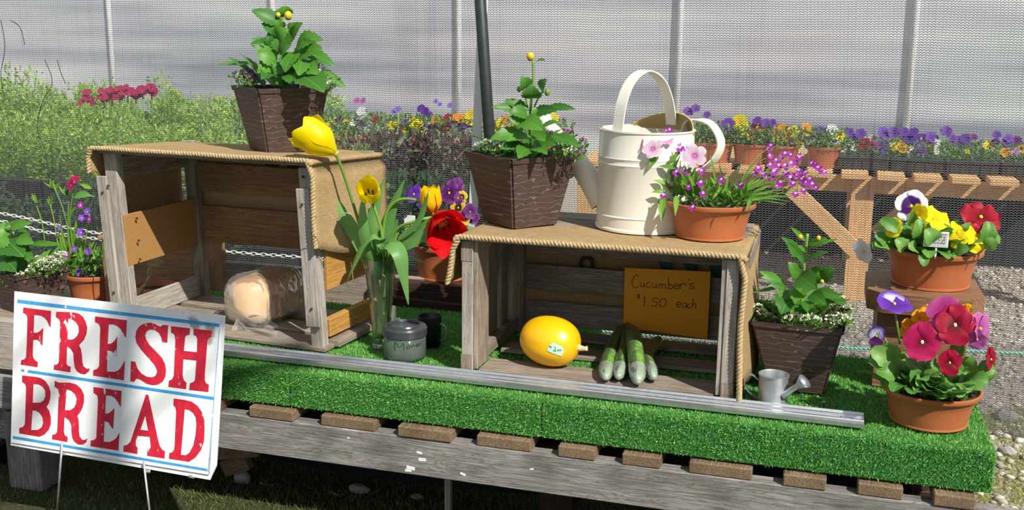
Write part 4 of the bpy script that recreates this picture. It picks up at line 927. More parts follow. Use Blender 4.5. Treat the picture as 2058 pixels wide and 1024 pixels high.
for xa in (x0, x1-.014):
    bx('side_slat', (xa, yf+.15, Z0), (xa+.014, yf+.275, Z1), G, C2); bx('side_slat', (xa, yf+.315, Z0), (xa+.014, yf+.385, Z1), G, C2)
    bx('bottom_rail', (xa+.015, yf+.08, Z0+.012), (xa+.035, yb-.03, Z0+.05), G, C2)
    bx('top_rail', (xa+.015, yf+.08, Z1-.04), (xa+.035, yb-.03, Z1), G, C2)
bx('back_post', (x0, yb-.05, Z0), (x0+.05, yb-.02, Z1), G, C2); bx('back_post', (x1-.05, yb-.05, Z0), (x1, yb-.02, Z1), G, C2)
for za, zb in ((.728, .800), (.612, .690), (.498, .574)): board('back_board', (x0, yb-.012, (za+zb)/2), (x1, yb-.012, (za+zb)/2+rnd.uniform(-.003, .003)), zb-za, .012, Zv, G, C2, .001, .002)
for ya, yb_ in ((yf+.004, yf+.115), (yf+.205, yf+.29), (yf+.37, yb-.025)): board('floor_board', (x0+.046, (ya+yb_)/2, Z0+.006), (x1-.046, (ya+yb_)/2, Z0+.006), yb_-ya, .011, (0, 1, 0), G, C2, .001, .002)
for k in range(4): board('top_board', (x0, yf+.055+k*.12, Z1+.0055), (x1, yf+.055+k*.12, Z1+.0055), .112, .010, (0, 1, 0), G if k else Fc, C2, .001)
B2 = thing('burlap_cloth', 'tan burlap draped over the low middle crate with a corded hem', 'cloth', (.18, .38, .86))
rs2, hm2 = sheet(B2, Vector((x0, yf, 0)), Vector((1, 0, 0)), Vector((0, 1, 0)), x1-x0, .48, Z1+.013, lambda v: .115+.05*v, lambda v: .350-.10*v, -.018, .490, .30, .30, .05, .02, 8)
ring = lathe_vf([(.024, 0), (.024, .003), (.012, .003), (.012, 0)], 24)
obj('printed_ring', mesh('printed_ring', *ring), MAT['print_dark'], B2, Matrix.Translation((0.05,0.622,0.698)) @ Matrix.Rotation(math.pi/2, 4, 'X') @ Matrix.Diagonal((1, 1.1, 1, 1)))
for k in range(3): board('printed_stripe', ((0.271,0.622,0.741)[0]+k*.075, .622, .755), ((0.271,0.622,0.741)[0]+.035+k*.075, .622, .680), .032, .004, (1, 0, 0), MAT['print_green'], B2, 0)

# ---------------------------------------------------------------- bread sign
SM = Matrix(((0.99689,0.03652,0.06983,-1.31300),(0.06399,0.14199,-0.98780,-0.23900),(-0.04599,0.98919,0.13921,0.70600),(0,0,0,1)))
SG = thing('bread_sign', 'white painted sign with red letters FRESH BREAD on wire stakes', 'sign', tuple(SM.translation))
CO = [(-0.0051,-0.0046),(0.5969,0.001),(0.5916,-0.4162),(0.0055,-0.4152)]
def plate(name, poly, z0, z1, mat, parent, M, holes=(), smooth=False):
    """flat piece cut from an outline, with holes, of real thickness"""
    cu = bpy.data.curves.new(name, 'CURVE'); cu.dimensions = '2D'; cu.fill_mode = 'BOTH'; cu.extrude = (z1-z0)/2
    for pts in (poly,)+tuple(holes):
        s = cu.splines.new('POLY'); s.points.add(len(pts)-1); s.use_cyclic_u = True
        for p, q in zip(s.points, pts): p.co = (q[0], q[1], 0, 1)
    tmp = bpy.data.objects.new('tmp', cu); me = bpy.data.meshes.new_from_object(tmp); bpy.data.objects.remove(tmp); bpy.data.curves.remove(cu)
    me.name = name; me.transform(Matrix.Translation((0, 0, (z0+z1)/2)))
    return obj(name, me, mat, parent, M)
def sign_mat():
    m, nt, o = nodes('worn_white_paint'); v = coords(nt, rand=False)
    n = N(nt, 'TexNoise', i_Scale=60, i_Detail=5); nt.links.new(v, n.inputs['Vector'])
    c = ramp(nt, n.outputs[0], [(.22, (.62, .60, .56)), (.34, (.90, .90, .89)), (1, (.93, .93, .92))])
    # one brown scuff near the upper right corner
    sp = N(nt, 'SeparateXYZ'); nt.links.new(v, sp.inputs[0])
    n2 = N(nt, 'TexNoise', i_Scale=38, i_Detail=5); nt.links.new(v, n2.inputs['Vector'])
    for (cx, cy, rx, ry) in SCUFF:
        dx = mth(nt, 'DIVIDE', mth(nt, 'SUBTRACT', sp.outputs[0], cx), rx); dy = mth(nt, 'DIVIDE', mth(nt, 'SUBTRACT', sp.outputs[1], cy), ry)
        dd = mth(nt, 'ADD', mth(nt, 'ADD', mth(nt, 'MULTIPLY', dx, dx), mth(nt, 'MULTIPLY', dy, dy)), mth(nt, 'MULTIPLY', mth(nt, 'SUBTRACT', n2.outputs[0], .5), 3.4))
        c = mixc(nt, ramp(nt, dd, [(.3, (.8, .8, .8)), (1, (0, 0, 0))]), c, (.33, .27, .20))
    principled(nt, o, c, .5, spec=.3); return m
SCUFF = [(q[0], q[1], .022, .02) for q in [(0.5287,-0.0237),(0.5695,-0.0473)]]
SCUFF[1] = (SCUFF[1][0], SCUFF[1][1], .016, .035)
MAT['sign_white'] = sign_mat()
def worn(name, c1, c2, keep=(.80, .80, .79)):
    m, nt, o = nodes(name); v = coords(nt, (1, .45, 1), rand=False)
    n = N(nt, 'TexNoise', i_Scale=70, i_Detail=6, i_Roughness=.65); nt.links.new(v, n.inputs['Vector'])
    n2 = N(nt, 'TexNoise', i_Scale=9, i_Detail=2); nt.links.new(v, n2.inputs['Vector'])
    f = mth(nt, 'ADD', n.outputs[0], mth(nt, 'MULTIPLY', mth(nt, 'SUBTRACT', n2.outputs[0], .5), .45))
    c = ramp(nt, f, [(.30, c2), (.58, c1), (.675, c1), (.685, keep)])
    principled(nt, o, c, .5, spec=.3); return m
MAT['sign_red'] = worn('worn_red_paint', (.62, .022, .05), (.48, .012, .032)); MAT['sign_blue'] = worn('worn_blue_paint', (.06, .36, .70), (.04, .28, .6))
plate('panel', CO, -.006, 0, MAT['sign_white'], SG, SM)
plate('backing_board', [(-0.0079,-0.009),(0.6053,-0.0006),(0.6082,-0.3913),(0.5941,-0.4317),(-0.0001,-0.4256)], -.012, -.0063, MAT['sign_white'], SG, SM)
LET = [
 ([(0.0248,-0.0445),(0.1088,-0.0442),(0.1094,-0.0874),(0.1057,-0.0838),(0.0985,-0.0718),(0.0902,-0.0645),(0.0793,-0.0604),(0.0661,-0.06),(0.0587,-0.0609),(0.0593,-0.1083),(0.0686,-0.1078),(0.0776,-0.1025),(0.0877,-0.0919),(0.0877,-0.1403),(0.0834,-0.136),(0.0777,-0.1285),(0.0709,-0.1258),(0.063,-0.127),(0.0591,-0.1284),(0.0599,-0.1686),(0.0631,-0.1777),(0.0687,-0.1829),(0.0766,-0.1859),(0.0762,-0.1997),(0.0249,-0.1991),(0.0261,-0.1871),(0.034,-0.1842),(0.0391,-0.1795),(0.0401,-0.1734),(0.0402,-0.1236),(0.0389,-0.0741),(0.0371,-0.066),(0.032,-0.0607),(0.0247,-0.0587)], []),
 ([(0.1239,-0.0444),(0.1573,-0.0414),(0.1781,-0.0402),(0.1925,-0.042),(0.2046,-0.0488),(0.2131,-0.0606),(0.2187,-0.0762),(0.2176,-0.0927),(0.2108,-0.1099),(0.1973,-0.1256),(0.203,-0.1342),(0.2073,-0.1501),(0.2095,-0.1686),(0.2135,-0.1798),(0.2229,-0.1852),(0.2327,-0.1832),(0.2298,-0.1918),(0.2186,-0.2008),(0.2055,-0.2001),(0.1948,-0.1952),(0.1877,-0.1855),(0.184,-0.1671),(0.1817,-0.1486),(0.1732,-0.1379),(0.1616,-0.1323),(0.1629,-0.1792),(0.1667,-0.1846),(0.1759,-0.1858),(0.1755,-0.2007),(0.1254,-0.2001),(0.126,-0.1875),(0.1338,-0.1853),(0.1383,-0.1812),(0.1397,-0.1727),(0.138,-0.0718),(0.1349,-0.0639),(0.1241,-0.0582)], [[(0.1613,-0.0578),(0.174,-0.0594),(0.1847,-0.0651),(0.1926,-0.0747),(0.1947,-0.0885),(0.1907,-0.1006),(0.1821,-0.1099),(0.1718,-0.1139),(0.1619,-0.1135)]]),
 ([(0.2406,-0.0434),(0.3332,-0.0427),(0.3334,-0.0889),(0.3264,-0.0819),(0.3179,-0.069),(0.308,-0.0619),(0.2955,-0.0585),(0.2815,-0.0595),(0.2813,-0.1118),(0.2909,-0.1099),(0.3007,-0.1012),(0.3081,-0.0892),(0.3082,-0.141),(0.3027,-0.1358),(0.2947,-0.1294),(0.2817,-0.1287),(0.2833,-0.1849),(0.303,-0.1836),(0.3156,-0.1785),(0.3251,-0.1667),(0.3338,-0.1491),(0.3339,-0.2017),(0.2433,-0.2006),(0.2438,-0.1865),(0.2539,-0.1817),(0.2599,-0.1739),(0.2572,-0.0716),(0.2534,-0.0628),(0.2409,-0.0578)], []),
 ([(0.4523,-0.0419),(0.4526,-0.087),(0.4384,-0.0871),(0.4357,-0.0764),(0.4274,-0.0648),(0.4144,-0.0583),(0.4019,-0.0587),(0.3921,-0.0645),(0.3883,-0.0753),(0.3922,-0.0863),(0.4019,-0.099),(0.4204,-0.1128),(0.4403,-0.1287),(0.45,-0.1436),(0.454,-0.1592),(0.4533,-0.1755),(0.4467,-0.1902),(0.4335,-0.2),(0.4186,-0.2036),(0.4007,-0.202),(0.3851,-0.1948),(0.376,-0.192),(0.3684,-0.1934),(0.3651,-0.2013),(0.3532,-0.2019),(0.3517,-0.1487),(0.3644,-0.1487),(0.371,-0.1652),(0.384,-0.1775),(0.3996,-0.1836),(0.4148,-0.1832),(0.4245,-0.178),(0.4289,-0.1682),(0.4272,-0.1604),(0.4202,-0.1497),(0.4042,-0.1356),(0.3801,-0.1155),(0.3651,-0.0989),(0.3604,-0.0833),(0.3624,-0.0669),(0.3712,-0.0532),(0.3846,-0.0447),(0.4007,-0.0411),(0.4134,-0.0424),(0.4238,-0.0469),(0.4313,-0.0476),(0.4366,-0.0431)], []),
 ([(0.4611,-0.0431),(0.5145,-0.0423),(0.5143,-0.0589),(0.507,-0.0609),(0.5024,-0.066),(0.5011,-0.1028),(0.5382,-0.1016),(0.5372,-0.0686),(0.5343,-0.061),(0.5254,-0.0576),(0.5251,-0.0419),(0.5765,-0.0412),(0.5754,-0.0576),(0.5688,-0.0614),(0.5656,-0.0697),(0.5639,-0.1542),(0.5652,-0.1724),(0.5693,-0.1787),(0.5774,-0.1817),(0.5769,-0.2006),(0.523,-0.202),(0.5239,-0.1847),(0.5323,-0.1812),(0.5374,-0.1749),(0.5384,-0.1232),(0.5013,-0.1245),(0.5016,-0.1669),(0.5061,-0.1789),(0.5139,-0.1848),(0.5138,-0.2012),(0.4638,-0.2018),(0.464,-0.1856),(0.4725,-0.181),(0.4768,-0.1701),(0.4758,-0.0784),(0.4725,-0.0651),(0.4677,-0.0611),(0.4621,-0.0595)], []),
 ([(0.031,-0.2281),(0.0732,-0.2267),(0.0893,-0.2282),(0.1029,-0.2347),(0.1128,-0.2464),(0.119,-0.2622),(0.1191,-0.2789),(0.1154,-0.2937),(0.1093,-0.3035),(0.1178,-0.3124),(0.1241,-0.3306),(0.1246,-0.3496),(0.1193,-0.3647),(0.1081,-0.3783),(0.0925,-0.3872),(0.0302,-0.3865),(0.0294,-0.3726),(0.0405,-0.3674),(0.0455,-0.3607),(0.0463,-0.351),(0.0446,-0.2578),(0.041,-0.2499),(0.0314,-0.2452)], [[(0.0663,-0.2466),(0.0822,-0.2457),(0.0944,-0.2501),(0.1029,-0.2596),(0.1045,-0.2737),(0.1004,-0.2862),(0.0902,-0.2942),(0.0669,-0.2979)], [(0.0669,-0.3189),(0.0781,-0.3178),(0.0904,-0.3233),(0.099,-0.3341),(0.1016,-0.3481),(0.0978,-0.3606),(0.0862,-0.3694),(0.0663,-0.3727)]]),
 ([(0.1305,-0.2299),(0.1425,-0.233),(0.1765,-0.2286),(0.195,-0.2309),(0.21,-0.2407),(0.2195,-0.2559),(0.2206,-0.2747),(0.2168,-0.2917),(0.2098,-0.3057),(0.203,-0.3149),(0.2069,-0.3239),(0.2091,-0.3401),(0.2101,-0.3566),(0.2135,-0.3704),(0.2218,-0.3775),(0.2308,-0.3755),(0.2366,-0.3706),(0.2338,-0.3817),(0.2238,-0.3898),(0.2094,-0.3912),(0.1972,-0.3846),(0.1915,-0.3759),(0.1879,-0.3598),(0.187,-0.3432),(0.1796,-0.33),(0.1647,-0.3226),(0.1651,-0.363),(0.1689,-0.3732),(0.1774,-0.3751),(0.1772,-0.3894),(0.1305,-0.3885),(0.1314,-0.3761),(0.1398,-0.3738),(0.1447,-0.3671),(0.1454,-0.3562),(0.144,-0.2589),(0.1422,-0.2509),(0.1305,-0.2453)], [[(0.1666,-0.2476),(0.1803,-0.2494),(0.1926,-0.2572),(0.1985,-0.2682),(0.1974,-0.2825),(0.1921,-0.2939),(0.1807,-0.3026),(0.1656,-0.3047)]]),
 ([(0.2464,-0.2312),(0.329,-0.2305),(0.3291,-0.2738),(0.3215,-0.2633),(0.3119,-0.2529),(0.3,-0.2475),(0.284,-0.2485),(0.2843,-0.2978),(0.2951,-0.2951),(0.3037,-0.2881),(0.3109,-0.2793),(0.3104,-0.3353),(0.3036,-0.3292),(0.2965,-0.3196),(0.2839,-0.3174),(0.2847,-0.3732),(0.3022,-0.3714),(0.3135,-0.3655),(0.322,-0.3572),(0.3297,-0.3429),(0.3292,-0.3906),(0.2466,-0.3905),(0.2473,-0.3755),(0.2568,-0.3725),(0.2629,-0.3657),(0.262,-0.262),(0.2588,-0.2518),(0.2473,-0.2463)], []),
 ([(0.4005,-0.2307),(0.4071,-0.2303),(0.4443,-0.3499),(0.4488,-0.361),(0.4556,-0.3693),(0.4648,-0.3738),(0.4642,-0.3921),(0.4139,-0.3918),(0.4142,-0.3753),(0.4216,-0.3719),(0.4232,-0.3647),(0.4183,-0.3408),(0.3836,-0.3427),(0.3786,-0.3571),(0.3794,-0.3699),(0.3848,-0.3749),(0.385,-0.3913),(0.3442,-0.3907),(0.3443,-0.3756),(0.3551,-0.371),(0.3635,-0.3616)], [[(0.4022,-0.2859),(0.413,-0.3252),(0.3902,-0.3261)]]),
 ([(0.4807,-0.2306),(0.5107,-0.2301),(0.5307,-0.2317),(0.5487,-0.2403),(0.562,-0.2546),(0.5709,-0.2764),(0.5732,-0.3037),(0.5734,-0.3314),(0.5663,-0.3555),(0.5527,-0.376),(0.5349,-0.3903),(0.4772,-0.3907),(0.4775,-0.3754),(0.4861,-0.3719),(0.4901,-0.3643),(0.4913,-0.3548),(0.4899,-0.2645),(0.4872,-0.2533),(0.4811,-0.2484)], [[(0.5135,-0.2543),(0.5247,-0.254),(0.5376,-0.2603),(0.5457,-0.2707),(0.5494,-0.2886),(0.5488,-0.3164),(0.5444,-0.3448),(0.5346,-0.3659),(0.5251,-0.3743),(0.5107,-0.3757)]])]
for poly, holes in LET: plate('letter', poly, .0002, .0010, MAT['sign_red'], SG, SM, holes)
for q in ([(0.0056,-0.0249),(0.5962,-0.0209),(0.5962,-0.0293),(0.0064,-0.0343)], [(0.0271,-0.2114),(0.0363,-0.2113),(0.0366,-0.2176),(0.0274,-0.2174)], [(0.0484,-0.2107),(0.5932,-0.2115),(0.5931,-0.2193),(0.0458,-0.2184)], [(0.0107,-0.3965),(0.5878,-0.401),(0.5882,-0.4075),(0.0105,-0.4041)], [(0.5965,-0.0337),(0.5979,-0.0336),(0.5912,-0.4097),(0.5898,-0.4099)]):
    plate('painted_line', q, .0002, .0008, MAT['sign_blue'], SG, SM)
MAT['wire'] = plain('steel_wire', (.62, .62, .62), None, .35, metal=.7)
for a, b in (([(-1.157,-0.3,0.294),(-1.198,-0.3,0.065)], [(-0.917,-0.28,0.269),(-0.907,-0.28,0.101)])):
    a_, b_ = Vector(a), Vector(b); d = (b_-a_)
    tube('stake', [a_-d*.1, a_+d*((a_.z)/(a_.z-b_.z))], .0028, MAT['wire'], SG, 8)
for q in [(0.1646,-0.4235),(0.4181,-0.4331),(0.5443,-0.4287)]: obj('staple', mesh('staple', *box_vf(.016, .008, .004)), MAT['wire'], SG, SM @ T(q[0], q[1], .001))

# ---------------------------------------------------------------- bread loaf in a clear bag
BM_ = T(-.945, .415, .4885, math.radians(76))
BR = thing('bread_loaf', 'round-topped bread loaf in a clear plastic bag inside the draped crate', 'bread', (-.945, .415, .4885), math.radians(76))
def loaf(L, w, h, grow, seed, nl=26, nk=28, amp=.006, wr=0):
    vs, fs = [], []
    for i in range(nl+1):
        t = -1+2*i/nl; e = (1-abs(t)**5.0)**.5 if abs(t) < 1 else 0; e = max(e, .02)
        for k in range(nk):
            a = 2*math.pi*k/nk; c, s = math.cos(a), math.sin(a)
            y = math.copysign(abs(c)**.62, c)*w/2*e; z = h/2+math.copysign(abs(s)**(.75 if s > 0 else .45), s)*h/2*(e*.9+.1)
            p = Vector((t*L/2, y, z)); n = Vector((0, c, s))
            q = amp*noise.noise(p*14+Vector((seed, 0, 0)))
            if wr: q += wr*abs(noise.noise(Vector((t*2.2, a*5.0, seed))))*1.4+wr*.6*noise.noise(Vector((t*16, a*3, seed)))
            p += n*(grow+q); p.x += grow*t; p.z = max(p.z, .001)
            vs.append(p)
    for i in range(nl):
        for k in range(nk): fs.append((i*nk+k, (i+1)*nk+k, (i+1)*nk+(k+1) % nk, i*nk+(k+1) % nk))
    fs += [tuple(range(nk)), tuple(range(nl*nk, nl*nk+nk))[::-1]]
    return vs, fs
def crust_mat():
    m, nt, o = nodes('bread_crust'); v = coords(nt, rand=False); sp = N(nt, 'SeparateXYZ'); nt.links.new(v, sp.inputs[0])
    n = N(nt, 'TexNoise', i_Scale=24, i_Detail=4); nt.links.new(v, n.inputs['Vector'])
    c = ramp(nt, mth(nt, 'ADD', mth(nt, 'MULTIPLY', sp.outputs[2], 5.5), mth(nt, 'MULTIPLY', n.outputs[0], .5)), [(.35, (.80, .58, .34)), (.75, (.74, .46, .21)), (1.0, (.66, .36, .14))])
    principled(nt, o, c, .6, bump(nt, n.outputs[0], .3, .004), spec=.3); return m
obj('loaf', mesh('loaf', *loaf(.265, .150, .148, 0, 1)), crust_mat(), BR, BM_)
MAT['bag'] = clearmat('bread_bag_film', (.99, .985, .98), .17, .16, (.95, .92, .88), 1.4, .45)
obj('bag', mesh('bag', *loaf(.275, .156, .152, .003, 4, 70, 60, .002, .0075)), MAT['bag'], BR, BM_)
def tail(name, base, tips, seed, w0=.02):
    """gathered end of the bag flaring into a frill"""
    base = Vector(base); P = [Vector(p) for p in tips]; n = 26; vs, fs = [], []
    path = smooth_path(P, 8); m = 7
    for i in range(n+1):
        q = path[int((len(path)-1)*i/n)]
        for j in range(m+1):
            t = j/m; p = base.lerp(q, t); p = p+Vector((noise.noise(Vector((i*.9, t, seed))), noise.noise(Vector((i*.9, t, seed+4))), abs(noise.noise(Vector((i*.7, t*2, seed+8)))))) * .022*t
            p += (q-path[len(path)//2])*.0*t; vs.append(p)
    for i in range(n):
        for j in range(m): a = i*(m+1)+j; fs.append((a, a+1, a+m+2, a+m+1))
    return obj(name, mesh(name, vs, fs), MAT['bag'], BR)
tail('bag_end', (-0.979,0.29,0.516), [(-0.968,0.23,0.451),(-0.92,0.23,0.453),(-0.869,0.23,0.453),(-0.817,0.23,0.482),(-0.805,0.23,0.525),(-0.84,0.23,0.545),(-0.881,0.23,0.549)], 2)
tail('bag_end', (-0.949,0.54,0.541), [(-0.925,0.56,0.586),(-0.901,0.56,0.554),(-0.899,0.56,0.511),(-0.918,0.56,0.491),(-0.936,0.56,0.486)], 6)

# ---------------------------------------------------------------- vase of tulips
VC = (-.490, .285, .478)
VS = thing('tulip_vase', 'flared clear glass vase of water holding the tulip stems', 'vase', VC)
MAT['glass'] = clearmat('clear_glass', (.98, .995, .985), .015, .02, shine=.7)
MAT['water'] = clearmat('green_water', (.94, .98, .86), .05, .05, (.5, .6, .35), 1.15, .4)
lathe('vase', [(.0, .0), (.026, 0), (.027, .006), (.024, .020), (.026, .05), (.033, .13), (.041, .20), (.0475, .246), (.0460, .246), (.0395, .20), (.0315, .13), (.0245, .05), (.021, .030), (.0, .028)], MAT['glass'], VS, T(*VC) @ Matrix.Diagonal((1.07, 1.07, 1.09, 1)), 36, False)
lathe('water', [(0, .0285), (.0205, .031), (.024, .05), (.031, .13), (.036, .165), (0, .165)], MAT['water'], VS, T(*VC) @ Matrix.Diagonal((1.07, 1.07, 1.09, 1)), 28, False)
TU = thing('tulip_bunch', 'bunch of cut tulips, yellow, flamed and red, with drooping leaves in the vase', 'flowers', VC)
def ribbon(parent, pts, wid, mat, hint=(0, -1, .3), name='leaf', seed=0, fold=.25, wave=.0, n=10, tip=1.0):
    P = smooth_path(pts, max(2, n//max(1, len(pts)-1)+1)); m = len(P); vs, fs = [], []; hint = Vector(hint)
    for i in range(m):
        t = i/(m-1); tg = (P[min(i+1, m-1)]-P[max(i-1, 0)]).normalized(); s = tg.cross(hint)
        s = s.normalized() if s.length > 1e-3 else tg.orthogonal().normalized(); nn = s.cross(tg)
        w_ = wid*.5*max(.05, (.42+.58*math.sin(math.pi*min(1, t*1.02)**.8))*(1 if t < .6 else math.cos((t-.6)/.4*math.pi/2)**.75))
        for k in range(5):
            q = -1+k/2; vs.append(P[i]+s*q*w_+nn*(-abs(q)*w_*fold)+nn*(wave*wid*math.sin(t*14+seed+q*2)*abs(q)))
    for i in range(m-1):
        for k in range(4): a = i*5+k; fs.append((a, a+1, a+6, a+5))
    return obj(name, mesh(name, vs, fs), MAT[mat], parent)
TY = .24
for pts, wd, hint, wv in (
 ([(-0.513,0.29,0.68),(-0.549,0.29,0.767),(-0.584,0.29,0.831),(-0.625,0.27,0.898),(-0.651,0.27,0.948),(-0.663,0.27,0.993)], .034, (.3, -1, .5), .05),
 ([(-0.503,0.29,0.681),(-0.528,0.27,0.787),(-0.533,0.26,0.861),(-0.533,0.27,0.935)], .030, (0, -1, .1), .0),
 ([(-0.504,0.3,0.678),(-0.526,0.3,0.811),(-0.522,0.32,0.881),(-0.494,0.33,0.972)], .036, (-.2, -1, 0), .03),
 ([(-0.495,0.3,0.679),(-0.483,0.3,0.799),(-0.46,0.3,0.881),(-0.417,0.3,0.977)], .031, (.3, -1, .1), .03),
 ([(-0.491,0.29,0.711),(-0.475,0.26,0.792),(-0.487,0.24,0.824),(-0.521,0.23,0.792),(-0.552,0.22,0.722),(-0.572,0.22,0.669)], .034, (-.2, -.4, 1), .02),
 ([(-0.49,0.29,0.682),(-0.474,0.25,0.773),(-0.428,0.22,0.808),(-0.39,0.2,0.782),(-0.379,0.2,0.718),(-0.372,0.21,0.634)], .044, (.4, -.5, 1), .03),
 ([(-0.476,0.29,0.713),(-0.444,0.29,0.762),(-0.389,0.27,0.756),(-0.331,0.27,0.745)], .016, (0, -.3, 1), .0),
 ([(-0.484,0.29,0.682),(-0.431,0.26,0.781),(-0.368,0.24,0.821),(-0.314,0.24,0.871),(-0.296,0.24,0.897)], .044, (-.4, -.8, .5), .10),
 ([(-0.418,0.25,0.813),(-0.36,0.24,0.861),(-0.335,0.24,0.912),(-0.321,0.24,0.957)], .018, (-.4, -1, .2), .03),
 ([(-0.498,0.3,0.679),(-0.524,0.32,0.762),(-0.539,0.34,0.833),(-0.555,0.35,0.882)], .030, (.1, -1, 0), .02),
 ([(-0.488,0.3,0.679),(-0.477,0.32,0.766),(-0.468,0.33,0.824),(-0.452,0.33,0.855)], .028, (.2, -1, 0), .02),
 ([(-0.5,0.29,0.681),(-0.517,0.26,0.745),(-0.519,0.25,0.806)], .028, (-.2, -1, 0), .0)):
    ribbon(TU, pts, wd*1.22, 'tulip_leaf', hint, seed=len(pts)*3+wd*100, wave=wv, n=18)
def tulip_petal(R, Hh, bulge, opn, half, name='petal'):
    vs, fs = [], []; nl, nw = 9, 6
    for i in range(nl+1):
        t = i/nl; rad = R*(.10+.90*math.sin(math.pi/2*min(1, t/.45)))*(1 if t < .45 else 1+(opn)*((t-.45)/.55)**1.3)
        a0 = half*(.30+.70*math.sin(math.pi/2*min(1, t/.5)))*(1 if t < .55 else math.sqrt(max(.004, 1-((t-.55)/.46)**2.2)))
        for j in range(nw+1):
            s = -1+2*j/nw; a = a0*s; r_ = rad*(1-.06*s*s)
            vs.append((r_*math.cos(a), r_*math.sin(a), Hh*(t**.85)*(1-.03*s*s)))
    for i in range(nl):
        for j in range(nw): k = i*(nw+1)+j; fs.append((k, k+1, k+nw+2, k+nw+1))
    return mesh(name, vs, fs)
def tul_mat(name, base, rim, flame=None):
    m, nt, o = nodes(name); tc = N(nt, 'TexCoord'); sp = N(nt, 'SeparateXYZ'); nt.links.new(tc.outputs['Object'], sp.inputs[0])
    mp = N(nt, 'Mapping'); mp.inputs['Scale'].default_value = (20, 60, 12); nt.links.new(tc.outputs['Object'], mp.inputs[0])
    n = N(nt, 'TexNoise', i_Scale=1, i_Detail=3); nt.links.new(mp.outputs[0], n.inputs['Vector'])
    f = mth(nt, 'MULTIPLY', sp.outputs[2], 13)
    c = ramp(nt, mth(nt, 'ADD', f, mth(nt, 'MULTIPLY', mth(nt, 'SUBTRACT', n.outputs[0], .5), .25)), [(.02, base), (.3, rim), (1, rim)])
    if flame:
        an = mth(nt, 'ABSOLUTE', sp.outputs[1]); k = mth(nt, 'LESS_THAN', mth(nt, 'ADD', an, mth(nt, 'MULTIPLY', mth(nt, 'SUBTRACT', n.outputs[0], .5), .016)), mth(nt, 'SUBTRACT', .006, mth(nt, 'MULTIPLY', mth(nt, 'ABSOLUTE', mth(nt, 'SUBTRACT', sp.outputs[2], .03)), .12)))
        c = mixc(nt, k, c, flame)
    p = principled(nt, None, c, .4, spec=.35); tr = N(nt, 'BsdfTranslucent'); nt.links.new(c, tr.inputs[0])
    mx = N(nt, 'MixShader'); mx.inputs[0].default_value = .4; nt.links.new(p.outputs[0], mx.inputs[1]); nt.links.new(tr.outputs[0], mx.inputs[2]); nt.links.new(mx.outputs[0], o.inputs[0]); return m
MAT['t_yellow'] = tul_mat('tulip_yellow', (.70, .62, .03), (.93, .76, .0)); MAT['t_flame'] = tul_mat('tulip_flamed', (.75, .55, .03), (.93, .66, .005), (.66, .05, .01)); MAT['t_red'] = tul_mat('tulip_red', (.75, .62, .25), (.74, .007, .012))
def tulip(base, tip, R, opn, mat, label, half=1.0, opens=None, roll=0, stamens=True):
    base, tip = Vector(base), Vector(tip); d = tip-base; Hh = d.length
    M = face_frame(base, d, (0, -.4, 1), roll)
    f = obj('flower', mesh('flower', *lathe_vf([(0, 0), (R*.22, .0), (R*.16, Hh*.03), (R*.12, Hh*.30), (R*.17, Hh*.36), (0, Hh*.38)], 12)), MAT['bud'], TU, M); f['label'] = label
    for k in range(6):
        op = (opens[k] if opens else opn); me = tulip_petal(R*(1 if k % 2 else .90), Hh*rnd.uniform(.95, 1.03), 0, op, half)
        me.materials.append(MAT[mat]); obj('petal', me, None, f, M @ Matrix.Rotation(k*math.pi/3, 4, 'Z'))
    if stamens:
        for k in range(6):
            a = k*math.pi/3+.4; p0 = M @ Vector((R*.15*math.cos(a), R*.15*math.sin(a), Hh*.05)); p1 = M @ Vector((R*.35*math.cos(a), R*.35*math.sin(a), Hh*.30)); p2 = M @ Vector((R*.40*math.cos(a), R*.40*math.sin(a), Hh*.46))
            obj('stamen', mesh('stamen', *tube_vf([p0, p1, p1, p2], [.0012, .001, .0028, .0022], 5)), MAT['black_ink'], f)
    return f
tulip((-0.587,0.22,1.05), (-0.689,0.19,1.132), .050, -.10, 't_yellow', 'large yellow tulip leaning over the burlap', .92, opens=(.35, -.1, -.2, .5, .6, 0), roll=.25)
tulip((-0.499,0.25,0.92), (-0.474,0.17,0.975), .033, .05, 't_yellow', 'open yellow tulip facing forward with dark stamens', .95, roll=.3)
tulip((-0.33,0.3,0.876), (-0.337,0.285,0.964), .032, -.10, 't_flame', 'yellow tulip flamed with red')
tulip((-0.318,0.32,0.868), (-0.255,0.215,0.839), .050, .25, 't_red', 'wide open red tulip hanging down', 1.0, opens=(.3, .6, .1, .2, .6, .5), roll=.2)
